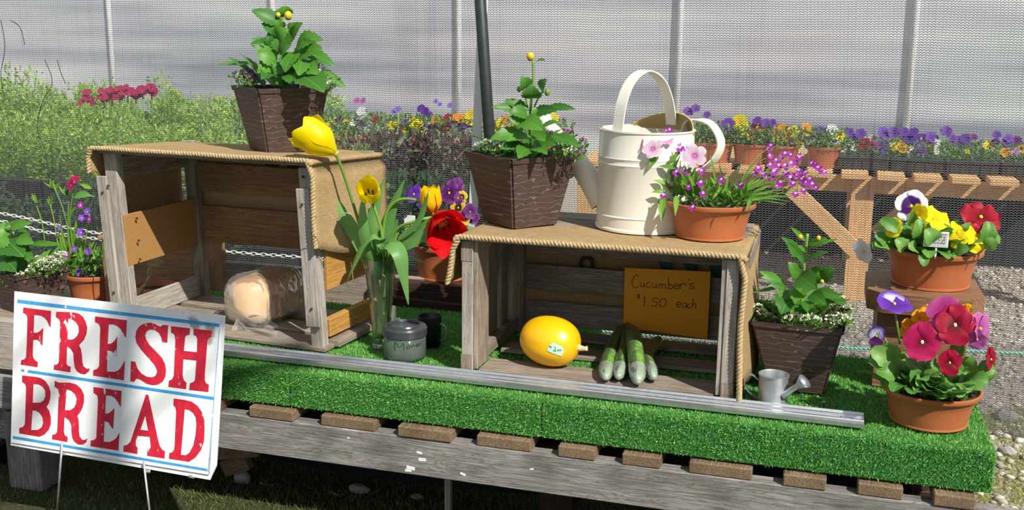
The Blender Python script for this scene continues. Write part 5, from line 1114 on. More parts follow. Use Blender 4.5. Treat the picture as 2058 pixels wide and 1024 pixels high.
for pts, r in (([(-0.497,0.29,0.484),(-0.501,0.29,0.621),(-0.527,0.29,0.738),(-0.552,0.28,0.842),(-0.567,0.26,0.925),(-0.579,0.24,0.994),(-0.59,0.22,1.05)], .0045), ([(-0.494,0.29,0.484),(-0.485,0.29,0.622),(-0.476,0.27,0.805),(-0.483,0.26,0.865),(-0.499,0.25,0.92)], .0042),
               ([(-0.506,0.29,0.498),(-0.487,0.29,0.682),(-0.482,0.29,0.816),(-0.468,0.29,0.882),(-0.431,0.29,0.918),(-0.38,0.29,0.921),(-0.339,0.29,0.903),(-0.324,0.29,0.878)], .0046), ([(-0.49,0.29,0.5),(-0.471,0.29,0.683),(-0.459,0.28,0.79),(-0.426,0.27,0.84),(-0.376,0.26,0.863),(-0.335,0.27,0.875),(-0.318,0.32,0.868)], .0046),
               ([(-0.48,0.29,0.516),(-0.459,0.29,0.684),(-0.444,0.28,0.791),(-0.423,0.28,0.833),(-0.397,0.28,0.849)], .0038), ([(-0.516,0.29,0.497),(-0.52,0.29,0.619),(-0.527,0.29,0.738),(-0.532,0.29,0.797)], .006), ([(-0.464,0.29,0.563),(-0.465,0.29,0.669),(-0.467,0.29,0.743)], .006)):
    tube('stem', smooth_path(pts, 6), r, MAT['stem'], TU, 8)

# ---------------------------------------------------------------- money jar, mug, scoop
JC = (-.389, .222, .478); JR = .0605
J = thing('money_jar', 'round clear jar with black lid marked Money in front of the mug', 'jar', JC)
MAT['jar_clear'] = clearmat('clear_jar_plastic', (.985, .995, .988), .10, .10, (.70, .80, .74), 1.3, .8)
lathe('jar', [(0, .002), (JR*.9, .002), (JR*.97, 0), (JR, .006), (JR, .075), (JR*.985, .075), (JR*.985, .008), (0, .006)], MAT['jar_clear'], J, T(*JC), 40, False)
auto_smooth(lathe('lid', [(JR*1.005, .066), (JR*1.06, .066), (JR*1.06, .086), (JR*1.0, .091), (JR*.80, .093), (JR*.76, .097), (JR*.70, .097), (JR*.66, .091), (0, .0895)], plain('grey_black_lid', (.055, .06, .066), (.03, .033, .037), .3, 12), J, T(*JC), 40, False))
def strokes(parent, name, lines, to3, r, mat, up=None):
    parts = []
    for ln in lines:
        p = [Vector(to3(q)) for q in ln]
        if len(p) == 1: p.append(p[0]+Vector((.0004, 0, 0)))
        if len(p) > 2: p = smooth_path(p, 3)
        parts.append(tube_vf(p, r, 5))
    return obj(name, mesh(name, *join(parts)), mat, parent)
def jar_pt(q):
    # q in zoomed pixels of the jar picture: left edge 95, right edge 890
    s = (q[0]-492)/400.0; a = math.asin(max(-.99, min(.99, s)))+math.radians(6); z = .058-(q[1]-560)/215*.0245
    return (JC[0]+math.sin(a)*JR*1.008, JC[1]-math.cos(a)*JR*1.008, JC[2]+z)
strokes(J, 'handwriting', [[(418, 770), (425, 562), (515, 695), (580, 570), (588, 750)], [(670, 645), (640, 670), (648, 715), (680, 715), (692, 670), (670, 645)], [(715, 640), (725, 710)], [(720, 665), (750, 635), (768, 690)], [(785, 665), (825, 650), (805, 630), (788, 665), (805, 695), (830, 680)], [(838, 620), (850, 650)], [(868, 600), (850, 650), (840, 690)]], jar_pt, .0011, MAT['black_ink'])
KC = (-.360, .345, .478)
K = thing('dark_mug', 'plain black metal mug with a wire handle behind the money jar', 'mug', KC)
lathe('cup', [(0, .002), (.030, .002), (.032, 0), (.0345, .088), (.036, .090), (.035, .091), (.0335, .088), (.031, .006), (0, .005)], MAT['black'], K, T(*KC), 32, False)
tube('handle', smooth_path([(KC[0]+.034, KC[1]-.006, KC[2]+.070), (KC[0]+.052, KC[1]-.010, KC[2]+.064), (KC[0]+.056, KC[1]-.011, KC[2]+.045), (KC[0]+.050, KC[1]-.010, KC[2]+.026), (KC[0]+.033, KC[1]-.006, KC[2]+.018)], 6), .0022, MAT['zinc'], K, 8)
lf = thing('metal_scoop', 'small grey scoop leaning between the vase and the money jar', 'scoop', (-0.534,0.465,0.478))
sc_p = blade('scoop', lambda t: .55+.4*math.sin(math.pi*min(.97, t)) if t < .97 else .5, 6, 6, .0, .25); sc_p.materials.append(MAT['zinc'])
obj('bowl', sc_p, None, lf, frame((-0.479,0.345,0.516), (-0.479,0.36,0.584), (-.3, -1, .2), .032)); tube('shank', [(-0.479,0.345,0.516), (-0.469,0.33,0.484)], .004, MAT['zinc'], lf)

# ---------------------------------------------------------------- squash with price tag
QC = Vector((.035, .245, .5575))
QS = 1.06
Q = thing('yellow_squash', 'smooth golden yellow squash with a mint price tag in the slatted crate', 'squash', QC)
prof = []
for i in range(25):
    t = i/24; a = math.pi*t; prof.append((max(.0005, .0695*math.sin(a)**.86*(1-.04*math.cos(a))), -.086*math.cos(a)))
QM = Matrix.Translation(QC) @ Matrix.Rotation(math.radians(-8), 4, 'Z') @ Matrix.Rotation(math.radians(95), 4, 'Y')
vs, fs = lathe_vf(prof, 48)
vs = [(x*(1+.008*math.cos(10*math.atan2(y, x))), y*(1+.008*math.cos(10*math.atan2(y, x))), z) for x, y, z in vs]
obj('skin', mesh('skin', vs, fs), plain('squash_skin', (.93, .52, .004), (.88, .44, .003), .30, 7, 0, spec=.55, coat=.15), Q, QM)
obj('stalk', mesh('stalk', *tube_vf([QM @ Vector((0, 0, .081)), QM @ Vector((.001, 0, .091)), QM @ Vector((0, .002, .104)), QM @ Vector((-.002, .003, .110))], [.012, .0085, .006, .0075], 7)), plain('dry_stalk', (.78, .62, .40), (.55, .40, .22), .8, 60, .3), Q)
tagp = []
for (px, pz) in ((.029, .012), (.037, -.006), (.070, -.020), (.074, -.001), (.045, .014)): tagp.append((px, pz))
from mathutils.bvhtree import BVHTree
SQ_BVH = BVHTree.FromPolygons([QM @ Vector(v) for v in vs], fs)
def on_squash(a, b, lift=.0012):
    """front point of the squash at x offset a and height b from its centre"""
    p, n, _, _ = SQ_BVH.ray_cast(QC+Vector((a, -1, b)), Vector((0, 1, 0)))
    if p is None: p, n = QC+Vector((a, -.05, b)), Vector((0, -1, 0))
    return p+(n if n.y < 0 else -n)*lift
def patch(name, poly, mat, parent, f, lift, n=8):
    # fan of the outline subdivided so it follows the curved skin
    cx = sum(p[0] for p in poly)/len(poly); cy = sum(p[1] for p in poly)/len(poly); ring = []
    for i in range(len(poly)):
        a, b = poly[i], poly[(i+1) % len(poly)]
        for k in range(n): t = k/n; ring.append((a[0]+(b[0]-a[0])*t, a[1]+(b[1]-a[1])*t))
    vs, fs = [f(cx, cy, lift)], []; m = len(ring); L_ = 5
    for j in range(1, L_+1):
        for q in ring: vs.append(f(cx+(q[0]-cx)*j/L_, cy+(q[1]-cy)*j/L_, lift))
    for i in range(m): fs.append((0, 1+i, 1+(i+1) % m))
    for j in range(L_-1):
        for i in range(m): a = 1+j*m; fs.append((a+i, a+m+i, a+m+(i+1) % m, a+(i+1) % m))
    return obj(name, mesh(name, vs, fs), mat, parent)
tg_poly = [(.016, .008), (.026, .017), (.051, .007), (.053, -.006), (.049, -.021), (.009, -.006)]
ptg = patch('price_tag', tg_poly, MAT['mint'], Q, on_squash, .0016)
def tag_pt(q): return on_squash(.012+(q[0]-450)/440*.043, .011-(q[1]-400)/290*.030, .0026)
obj('handwriting', mesh('handwriting', *join([tube_vf(smooth_path([tag_pt(q) for q in ln], 3), .00045, 5) for ln in ([(640, 440), (670, 490), (650, 560), (615, 555), (640, 530), (690, 560)], [(745, 510), (722, 525), (730, 550), (752, 540), (748, 512)], [(800, 510), (775, 525), (782, 550), (812, 540), (806, 512)])])), MAT['black_ink'], ptg)
tube('tag_string', [tag_pt((500, 425)), tag_pt((535, 450)), tag_pt((565, 465))], .0009, MAT['black_ink'], Q, 5)

# ---------------------------------------------------------------- four wrapped cucumbers
def cuke_mat():
    m, nt, o = nodes('cucumber_skin'); v = coords(nt, (40, 40, 6)); n = N(nt, 'TexNoise', i_Scale=1.6, i_Detail=4); nt.links.new(v, n.inputs['Vector'])
    c = ramp(nt, n.outputs[0], [(.35, (.06, .19, .012)), (.58, (.18, .42, .02)), (.78, (.45, .60, .10))])
    principled(nt, o, c, .35, bump(nt, n.outputs[0], .4, .004), spec=.5, coat=.6); return m
MAT['cuke'] = cuke_mat(); MAT['film'] = clearmat('cucumber_film', (.985, .99, .985), .05, .10, (.9, .93, .9), 1.45, .8); MAT['film_knot'] = clearmat('bunched_film', (.95, .97, .95), .30, .10, (.78, .84, .80), 1.6)
def cuke(label, pts, r, seed):
    t = thing('cucumber', label, 'cucumber', pts[0], 0, 'wrapped cucumbers'); P = smooth_path(pts, 8); m = len(P)
    rr = [r*math.sqrt(max(.02, 1-abs(2*i/(m-1)-1)**4.5))*(1-.08*i/(m-1)) for i in range(m)]
    obj('fruit', mesh('fruit', *tube_vf(P, rr, 18)), MAT['cuke'], t)
    vs, fs = tube_vf(P, [q+.0012 for q in rr], 30)
    vs = [v+Vector((noise.noise(v*110), noise.noise(v*110+Vector((9, 0, 0))), noise.noise(v*110+Vector((0, 9, 0)))))*.0016 for v in vs]
    obj('wrap', mesh('wrap', vs, fs), MAT['film'], t)
    Q_ = P[:6]; d = (P[0]-P[4]).normalized(); Q2 = [P[0]+d*.004]+Q_[1:]
    vs, fs = tube_vf(Q2, [r*.35]+[q+.0018 for q in rr[1:6]], 30)
    vs = [v+Vector((noise.noise(v*170), noise.noise(v*170+Vector((9, 0, 0))), noise.noise(v*170+Vector((0, 9, 0)))))*.0022 for v in vs]
    obj('wrap_end', mesh('wrap_end', vs, [f for f in fs if len(f) < 12] + [tuple(range(30))[::-1]]), MAT['film_knot'], t)
def V3(p, dz=0): return Vector(p)+Vector((0, 0, dz))
cuke('leftmost of the four film-wrapped cucumbers in the slatted crate', [V3((0.216,0.133,0.507)), V3((0.193,0.272,0.507)), V3((0.177,0.439,0.507)), V3((0.176,0.614,0.512))], .0205, 1)
cuke('second cucumber from the left, tucked beside the large top one', [V3((0.248,0.148,0.507)), V3((0.231,0.282,0.508)), V3((0.215,0.425,0.515)), V3((0.185,0.598,0.525))], .0195, 2)
cuke('large bright green cucumber lying on top of the others', [V3((0.306,0.112,0.514)), V3((0.28,0.233,0.528)), V3((0.255,0.335,0.545)), V3((0.229,0.443,0.556))], .0235, 3)
cuke('rightmost of the four film-wrapped cucumbers, bent and darker', [V3((0.337,0.174,0.507)), V3((0.301,0.292,0.508)), V3((0.288,0.39,0.51)), V3((0.301,0.503,0.516))], .0195, 4)

# ---------------------------------------------------------------- orange price card
PCs = [(0.1763,0.7043),(0.4303,0.7119),(0.4314,0.507),(0.1777,0.5283)]
card = thing('price_card', 'orange card reading Cucumber\'s $1.50 each pinned inside the slatted crate', 'card', (.30, .575, .6))
def flat(name, poly, y, th, mat, parent):
    n = len(poly); vs = [(p[0], y, p[1]) for p in poly]+[(p[0], y+th, p[1]) for p in poly]
    fs = [tuple(range(n)), tuple(range(n, 2*n))[::-1]]+[(k, k+n, (k+1) % n+n, (k+1) % n) for k in range(n)]
    return obj(name, recalc(mesh(name, vs, fs, False)), mat, parent)
PCs[3] = (PCs[3][0], PCs[2][1]+.012)
flat('sheet', PCs, .575, .0008, MAT['paper'], card)
WR = [[(0.2184,0.6803),(0.2138,0.6848),(0.2073,0.6816),(0.2012,0.6677),(0.2005,0.6564),(0.2052,0.6477),(0.2119,0.646),(0.2201,0.6517)], [(0.2262,0.6641),(0.2259,0.6539),(0.2305,0.6498),(0.2353,0.6547),(0.2359,0.6637)], [(0.2359,0.6637),(0.237,0.6515),(0.2414,0.6512)], [(0.254,0.6663),(0.2464,0.6646),(0.2434,0.6565),(0.2481,0.649),(0.2552,0.6518)], [(0.2613,0.6647),(0.2609,0.6557),(0.2655,0.65),(0.2719,0.6543),(0.2727,0.6633)], [(0.2727,0.6633),(0.2731,0.6533),(0.2786,0.6515)], [(0.2814,0.6629),(0.2823,0.6501)], [(0.282,0.6585),(0.2868,0.6638),(0.2902,0.6614),(0.291,0.6514)], [(0.2907,0.6592),(0.2966,0.6642),(0.3004,0.66),(0.3004,0.6504)], [(0.3087,0.6847),(0.309,0.6511)], [(0.3086,0.6607),(0.315,0.6646),(0.3216,0.6606),(0.3208,0.6539),(0.3134,0.651),(0.309,0.6529)], [(0.3271,0.66),(0.3389,0.6614),(0.3376,0.6664),(0.3311,0.6674),(0.3266,0.661),(0.3284,0.6534),(0.3349,0.6526),(0.3402,0.6548)], [(0.3429,0.6679),(0.3436,0.652)], [(0.3431,0.6624),(0.3504,0.669),(0.3589,0.6692),(0.3609,0.6632)], [(0.3689,0.686),(0.3687,0.68)], [(0.3845,0.6724),(0.3749,0.6716),(0.3719,0.667),(0.3817,0.6633),(0.3847,0.6592),(0.3778,0.6561),(0.3691,0.659)], [(0.2248,0.6246),(0.2182,0.6229),(0.2195,0.6196),(0.2246,0.6189),(0.224,0.6159),(0.217,0.6153)], [(0.2218,0.6277),(0.2201,0.6133)], [(0.2402,0.6241),(0.2393,0.5897)], [(0.248,0.5927),(0.2492,0.5917)], [(0.2821,0.6193),(0.2657,0.6186)], [(0.2657,0.6186),(0.2657,0.6078),(0.2749,0.6081),(0.2769,0.6009),(0.2721,0.5937),(0.26,0.596)], [(0.2973,0.6195),(0.2877,0.6153),(0.2843,0.6026),(0.2896,0.5941),(0.2994,0.5961),(0.3044,0.6066),(0.3029,0.6166),(0.2973,0.6195)], [(0.3364,0.6038),(0.3478,0.6059),(0.3453,0.6124),(0.3379,0.6107),(0.336,0.6027),(0.3406,0.5968),(0.3492,0.5989)], [(0.3638,0.6096),(0.3562,0.61),(0.3529,0.6019),(0.3579,0.5979),(0.3641,0.6029),(0.3642,0.6096)], [(0.3642,0.6096),(0.3654,0.5974)], [(0.3767,0.6096),(0.3693,0.6078),(0.3674,0.6009),(0.373,0.5969),(0.3782,0.5996)], [(0.3844,0.6281),(0.3816,0.5977)], [(0.3823,0.6056),(0.3873,0.6127),(0.3921,0.6098),(0.3922,0.5986),(0.3944,0.5977)]]
strokes(card, 'written_word', WR[:16], lambda q: (q[0], .5746, q[1]), .0011, MAT['ink']); strokes(card, 'written_price', WR[16:23], lambda q: (q[0], .5746, q[1]), .0011, MAT['ink']); strokes(card, 'written_word', WR[23:], lambda q: (q[0], .5746, q[1]), .0011, MAT['ink'])

# ---------------------------------------------------------------- square planters
def planter_mat():
    m, nt, o = nodes('brown_wavy_plastic'); tc = N(nt, 'TexCoord'); sp = N(nt, 'SeparateXYZ'); nt.links.new(tc.outputs['Object'], sp.inputs[0])
    xy = mth(nt, 'ADD', sp.outputs[0], mth(nt, 'MULTIPLY', sp.outputs[1], .8))
    n = N(nt, 'TexNoise', i_Scale=1, i_Detail=1); cb = N(nt, 'CombineXYZ'); nt.links.new(mth(nt, 'MULTIPLY', xy, 22), cb.inputs[0]); nt.links.new(mth(nt, 'MULTIPLY', sp.outputs[2], 60), cb.inputs[1]); nt.links.new(cb.outputs[0], n.inputs['Vector'])
    z = mth(nt, 'ADD', mth(nt, 'MULTIPLY', sp.outputs[2], 62), mth(nt, 'MULTIPLY', n.outputs[0], 1.7))
    f = mth(nt, 'FRACT', z); line = mth(nt, 'LESS_THAN', f, .085)
    n2 = N(nt, 'TexNoise', i_Scale=40, i_Detail=4); nt.links.new(tc.outputs['Object'], n2.inputs['Vector'])
    c = ramp(nt, n2.outputs[0], [(.3, (.062, .040, .034)), (.7, (.085, .056, .047))])
    c = mixc(nt, mth(nt, 'MULTIPLY', line, .7), c, (.23, .17, .145))
    principled(nt, o, c, .5, bump(nt, line, .5, .002), spec=.35); return m
MAT['planter'] = planter_mat()
def square(cx, cy, side, deg):
    a = math.radians(deg); h = side/2
    return [(cx+x*math.cos(a)*h-y*math.sin(a)*h, cy+x*math.sin(a)*h+y*math.cos(a)*h) for x, y in ((-1, -1), (1, -1), (1, 1), (-1, 1))]
def planter(parent, base, rim, z0, z1, off):
    """tapering pot from a base outline to a rim outline, with a lip, an inside wall and feet"""
    O = Vector(off); n = len(base)
    cb = Vector((sum(p[0] for p in rim)/n, sum(p[1] for p in rim)/n))
    def ring(poly, z, s=1.0): c = cb; return [(c.x+(p[0]-c.x)*s-O.x, c.y+(p[1]-c.y)*s-O.y, z-O.z) for p in poly]
    def lerp(t): return [(b[0]+(r[0]-b[0])*t, b[1]+(r[1]-b[1])*t) for b, r in zip(base, rim)]
    R = [ring(base, z0), ring(lerp(.93), z0+(z1-z0)*.93), ring(lerp(.93), z0+(z1-z0)*.93, 1.035), ring(rim, z1, 1.035), ring(rim, z1, .965), ring(lerp(.8), z0+(z1-z0)*.8, .955)]
    vs = [p for r in R for p in r]; fs = [tuple(range(n))[::-1]]
    for j in range(len(R)-1):
        for k in range(n): fs.append((j*n+k, j*n+(k+1) % n, (j+1)*n+(k+1) % n, (j+1)*n+k))
    bm = bmesh.new(); me = mesh('pot', vs, fs, False); bm.from_mesh(me)
    es = [e for e in bm.edges if len(e.link_faces) == 2 and abs((e.verts[0].co-e.verts[1].co).normalized().z) > .6]
    bmesh.ops.bevel(bm, geom=es, offset=.006, segments=2, affect='EDGES'); bmesh.ops.recalc_face_normals(bm, faces=bm.faces[:]); bm.to_mesh(me); bm.free()
    obj('pot', me, MAT['planter'], parent, Matrix.Translation(O))
    zs = z0+(z1-z0)*.90; p = ring(lerp(.9), zs, .94); obj('soil', mesh('soil', p, [tuple(range(n))]), MAT['soil'], parent, Matrix.Translation(O))
    mid = [((base[k][0]+base[(k+1) % n][0])/2, (base[k][1]+base[(k+1) % n][1])/2) for k in range(n)]
    return Vector((cb.x, cb.y, zs))
def alyssum(parent, spots, mat, seed, name='blossoms', green=True, dens=1.0):
    P, D, G = [], [], []; rs = np.random.RandomState(seed)
    for c, r in spots:
        n = int(60*dens*(r/.018)**1.5)+8; q = rs.normal(0, 1, (n, 3)); q /= np.linalg.norm(q, axis=1)[:, None]; q[:, 2] = np.abs(q[:, 2])*.7
        P.append(np.array(c)+q*r*rs.uniform(.75, 1, (n, 1))); D.append(q)
        m_ = 26; g = np.array(c)+rs.normal(0, r*.8, (m_, 3))*np.array([1, 1, .6])-np.array([0, 0, r*.9]); G.append(g)
    leaf_cloud(name, np.concatenate(P), np.concatenate(D), .0062, mat, parent, seed, aspect=.9, spread=.5)
    if green: g = np.concatenate(G); leaf_cloud('foliage', g, np.tile((0, -.3, .7), (len(g), 1)), .016, MAT['small_leaf'], parent, seed+1, aspect=.35)
def bud(parent, c, r, mat='bud'): 
    f = inst('bud', SPH, MAT[mat], parent, Matrix.Translation(c) @ Matrix.Diagonal((r, r, r*1.1, 1))); f['label'] = 'round yellow flower bud'
    inst('sepal', SPH, MAT['stem'], f, Matrix.Translation(Vector(c)-Vector((0, 0, r*.5))) @ Matrix.Diagonal((r*.85, r*.85, r*.7, 1)))
def fill(parent, kind, n, c, r, L, wd, mat, seed, zmin=.2, zmax=1.1, **kw):
    """extra leaves springing from the soil around a centre"""
    q = random.Random(seed)
    for k in range(n):
        a = q.uniform(0, 6.283); rr = r*math.sqrt(q.random()); b = Vector(c)+Vector((math.cos(a)*rr, math.sin(a)*rr, q.uniform(0, .01)))
        l = L*q.uniform(.7, 1.25); d = Vector((math.cos(a)*q.uniform(.4, 1), math.sin(a)*q.uniform(.4, 1), q.uniform(zmin, zmax))).normalized()
        leaf(parent, kind, b, b+d*l, wd*q.uniform(.8, 1.2), mat, up=(rnd.uniform(-.2, .2), rnd.uniform(-.3, .1), 1), **kw)

# planter 1 on the draped crate
P1 = thing('potted_dahlia', 'budding dahlia in a tall brown planter on the draped crate', 'plant', (-.874, .425, 1.045))
b1, r1 = square(-.874, .425, .155, 50), square(-.874, .425, .225, 50)
s1 = planter(P1, b1, r1, 1.030, 1.222, (-.874, .425, 1.041))
tube('stem', smooth_path([(-0.859,0.425,1.224),(-0.857,0.425,1.302),(-0.859,0.425,1.375),(-0.86,0.425,1.431)], 5), .005, MAT['stem'], P1)
LV1 = [((-0.854,0.405,1.407),(-0.928,0.365,1.446),0.0356),((-0.844,0.425,1.428),(-0.848,0.425,1.46),0.0506),((-0.861,0.395,1.381),(-0.901,0.375,1.408),0.0385),((-0.821,0.405,1.361),(-0.769,0.385,1.411),0.0415),((-0.857,0.385,1.34),(-0.926,0.355,1.364),0.0222),((-0.857,0.385,1.346),(-0.874,0.375,1.388),0.0415),((-0.877,0.385,1.331),(-0.923,0.345,1.349),0.0386),((-0.794,0.385,1.337),(-0.709,0.395,1.363),0.056),((-0.81,0.405,1.325),(-0.688,0.345,1.338),0.0505),((-0.82,0.365,1.328),(-0.839,0.385,1.381),0.0529),((-0.853,0.375,1.3),(-0.9,0.335,1.323),0.0444),((-0.931,0.365,1.29),(-1.061,0.375,1.284),0.0164),((-0.849,0.365,1.268),(-0.868,0.305,1.248),0.0444),((-0.784,0.365,1.325),(-0.789,0.305,1.269),0.0468),((-0.77,0.375,1.306),(-0.741,0.295,1.262),0.0441),((-0.764,0.385,1.325),(-0.669,0.385,1.286),0.0353),((-0.761,0.345,1.258),(-0.646,0.265,1.218),0.0671),((-0.707,0.385,1.276),(-0.631,0.385,1.219),0.0191),((-0.785,0.335,1.266),(-0.762,0.295,1.236),0.0379),((-0.858,0.375,1.291),(-0.892,0.325,1.264),0.0415),((-0.868,0.445,1.338),(-0.822,0.455,1.39),0.0423),((-0.892,0.455,1.315),(-0.953,0.475,1.351),0.0425),((-0.85,0.455,1.301),(-0.776,0.475,1.314),0.0455),((-0.851,0.405,1.39),(-0.861,0.395,1.419),0.0297),((-0.818,0.365,1.289),(-0.835,0.325,1.261),0.0442),((-0.828,0.405,1.376),(-0.802,0.395,1.408),0.0356),((-0.828,0.355,1.307),(-0.783,0.335,1.348),0.047),((-0.845,0.375,1.361),(-0.806,0.365,1.393),0.0412),((-0.766,0.375,1.29),(-0.693,0.325,1.265),0.0411)]
leaves(P1, 'dahlia', LV1, 'dahlia')
fill(P1, 'dahlia', 14, (-.874, .425, 1.215), .05, .11, .055, 'dahlia', 3)
for c, r in [((-0.855,0.395,1.433),0.0074),((-0.822,0.395,1.432),0.0118)]: bud(P1, c, r)
alyssum(P1, [((-0.981,0.365,1.257),0.0135),((-0.957,0.365,1.263),0.0149),((-0.936,0.365,1.255),0.0134),((-0.969,0.365,1.242),0.0135),((-0.925,0.365,1.246),0.0119),((-0.945,0.365,1.238),0.012)], MAT['purple_aly'], 3)
alyssum(P1, [((-0.723,0.385,1.288),0.0147),((-0.704,0.385,1.269),0.0147),((-0.688,0.385,1.251),0.0147),((-0.742,0.385,1.296),0.0118),((-0.69,0.365,1.24),0.0131),((-0.679,0.385,1.234),0.0103)], MAT['alyssum'], 5)

# planter 2 on the slatted crate
P2 = thing('potted_dahlia', 'tall dahlia with one bud in a brown cornered planter left of the cream can', 'plant', (-.09, .37, .8625))
b2, r2 = square(-.092, .368, .155, 52), square(-.092, .368, .228, 52)
s2 = planter(P2, b2, r2, .8625, 1.060, (-.092, .368, .8625))
tube('stem', smooth_path([(-0.063,0.365,1.071),(-0.067,0.365,1.14),(-0.063,0.365,1.209),(-0.058,0.365,1.27),(-0.06,0.365,1.315)], 5), .0036, MAT['stem'], P2)
for pts in ([(-0.071,0.365,1.179),(-0.08,0.365,1.215),(-0.083,0.345,1.24)], [(-0.054,0.365,1.189),(-0.043,0.365,1.214),(-0.025,0.345,1.234)], [(-0.061,0.355,1.169),(-0.053,0.335,1.217)]): tube('stem', pts, .0024, MAT['stem'], P2, 6)
LV2 = [((-0.054,0.375,1.313),(-0.019,0.345,1.316),0.0123),((-0.08,0.345,1.237),(-0.08,0.325,1.276),0.037),((-0.053,0.335,1.214),(-0.049,0.315,1.255),0.0409),((-0.026,0.345,1.232),(-0.009,0.325,1.269),0.0313),((-0.085,0.345,1.185),(-0.156,0.295,1.19),0.0206),((-0.064,0.345,1.183),(-0.13,0.325,1.208),0.0247),((-0.062,0.325,1.17),(-0.104,0.285,1.178),0.0328),((-0.014,0.345,1.19),(0.076,0.315,1.19),0.0232),((-0.048,0.345,1.178),(0.029,0.305,1.187),0.0247),((-0.059,0.325,1.149),(-0.105,0.285,1.163),0.0355),((-0.079,0.315,1.151),(0.006,0.245,1.137),0.0464),((-0.051,0.325,1.11),(-0.101,0.255,1.102),0.0329),((-0.078,0.325,1.119),(-0.153,0.275,1.104),0.0329),((-0.026,0.325,1.135),(0.036,0.295,1.156),0.0245),((-0.033,0.315,1.124),(0.01,0.245,1.108),0.0327),((0.009,0.315,1.117),(0.106,0.255,1.095),0.0326),((-0.048,0.295,1.084),(-0.054,0.215,1.063),0.038),((-0.031,0.295,1.086),(0.026,0.215,1.077),0.0298),((-0.083,0.375,1.132),(-0.125,0.395,1.119),0.0335),((-0.046,0.345,1.156),(-0.048,0.335,1.191),0.0275),((-0.03,0.315,1.105),(0.042,0.255,1.098),0.03),((-0.086,0.315,1.089),(-0.118,0.255,1.08),0.0274)]
leaves(P2, 'dahlia', LV2, 'dahlia')
fill(P2, 'dahlia', 12, (-.092, .37, 1.045), .05, .10, .05, 'dahlia', 8)
bud(P2, (-0.067,0.365,1.327), .011)
for c, r in [((-0.093,0.345,1.238),0.0069),((-0.012,0.345,1.232),0.0082)]: bud(P2, c, r, 'stem')
alyssum(P2, [((-0.206,0.335,1.078),0.014),((-0.183,0.335,1.087),0.0125),((-0.162,0.305,1.076),0.0124),((-0.141,0.305,1.084),0.0124),((-0.146,0.285,1.073),0.0109),((-0.114,0.275,1.081),0.0109)], MAT['alyssum'], 7)
alyssum(P2, [((0.018,0.295,1.093),0.0135),((0.035,0.285,1.086),0.0121),((0.047,0.335,1.095),0.0136),((0.042,0.375,1.119),0.0124),((0.064,0.335,1.086),0.0136),((0.089,0.335,1.077),0.0109),((0.087,0.365,1.099),0.011),((0.033,0.335,1.106),0.0123),((0.001,0.335,1.118),0.0109),((0.085,0.305,1.07),0.0108)], MAT['purple_aly'], 9)

# planter 3 on the turf
P3 = thing('potted_dahlia', 'young dahlia edged with white alyssum in a brown planter on the turf', 'plant', (.70, .338, .4785))
b3, r3 = square(.700, .338, .145, -2.6), square(.694, .338, .228, -2.6)
s3 = planter(P3, b3, r3, .4785, .668, (.70, .338, .4785))
tube('stem', smooth_path([(0.701,0.34,0.657),(0.695,0.34,0.724),(0.695,0.34,0.805),(0.698,0.34,0.886)], 5), .0042, MAT['stem'], P3)
LV3 = [((0.695,0.32,0.871),(0.656,0.3,0.908),0.0103),((0.688,0.32,0.837),(0.635,0.29,0.882),0.0181),((0.69,0.31,0.824),(0.648,0.28,0.873),0.0207),((0.704,0.32,0.862),(0.747,0.3,0.885),0.0142),((0.71,0.32,0.855),(0.774,0.29,0.886),0.0129),((0.701,0.32,0.82),(0.753,0.29,0.851),0.0155),((0.683,0.3,0.778),(0.655,0.28,0.819),0.0285),((0.709,0.31,0.791),(0.745,0.28,0.81),0.0142),((0.739,0.31,0.774),(0.772,0.29,0.812),0.0284),((0.647,0.31,0.756),(0.585,0.28,0.79),0.0196),((0.645,0.29,0.764),(0.59,0.26,0.778),0.0194),((0.685,0.28,0.783),(0.733,0.2,0.774),0.0462),((0.695,0.28,0.755),(0.684,0.21,0.726),0.036),((0.664,0.28,0.728),(0.65,0.21,0.697),0.0517),((0.711,0.28,0.721),(0.714,0.21,0.708),0.0257),((0.731,0.29,0.749),(0.792,0.25,0.741),0.0231),((0.742,0.29,0.73),(0.81,0.25,0.728),0.0206),((0.655,0.29,0.746),(0.614,0.26,0.761),0.0168),((0.64,0.29,0.75),(0.571,0.28,0.731),0.0078),((0.688,0.37,0.778),(0.657,0.39,0.757),0.0291),((0.703,0.36,0.761),(0.741,0.37,0.748),0.029),((0.681,0.29,0.735),(0.634,0.24,0.727),0.0259),((0.718,0.29,0.738),(0.757,0.23,0.727),0.0309),((0.693,0.31,0.805),(0.675,0.29,0.834),0.0207),((0.696,0.32,0.842),(0.673,0.3,0.858),0.0129),((0.716,0.3,0.762),(0.733,0.28,0.801),0.0232)]
leaves(P3, 'dahlia', LV3, 'dahlia')
fill(P3, 'dahlia', 14, (.695, .338, .655), .06, .09, .036, 'dahlia', 13)
for c, r in [((0.727,0.31,0.882),0.0064),((0.681,0.31,0.882),0.0064),((0.743,0.26,0.78),0.0051)]: bud(P3, c, r)
alyssum(P3, [((0.588,0.29,0.689),0.0131),((0.6,0.27,0.682),0.013),((0.617,0.27,0.675),0.0091),((0.668,0.25,0.677),0.0141),((0.686,0.25,0.684),0.0141),((0.705,0.24,0.681),0.014),((0.725,0.24,0.688),0.0127),((0.738,0.23,0.683),0.0114),((0.769,0.25,0.687),0.0127),((0.784,0.24,0.68),0.0126),((0.798,0.27,0.689),0.0127),((0.812,0.32,0.702),0.0116),((0.808,0.27,0.685),0.0102),((0.59,0.32,0.706),0.0106),((0.633,0.27,0.709),0.0103),((0.794,0.35,0.717),0.0105)], MAT['alyssum'], 11)
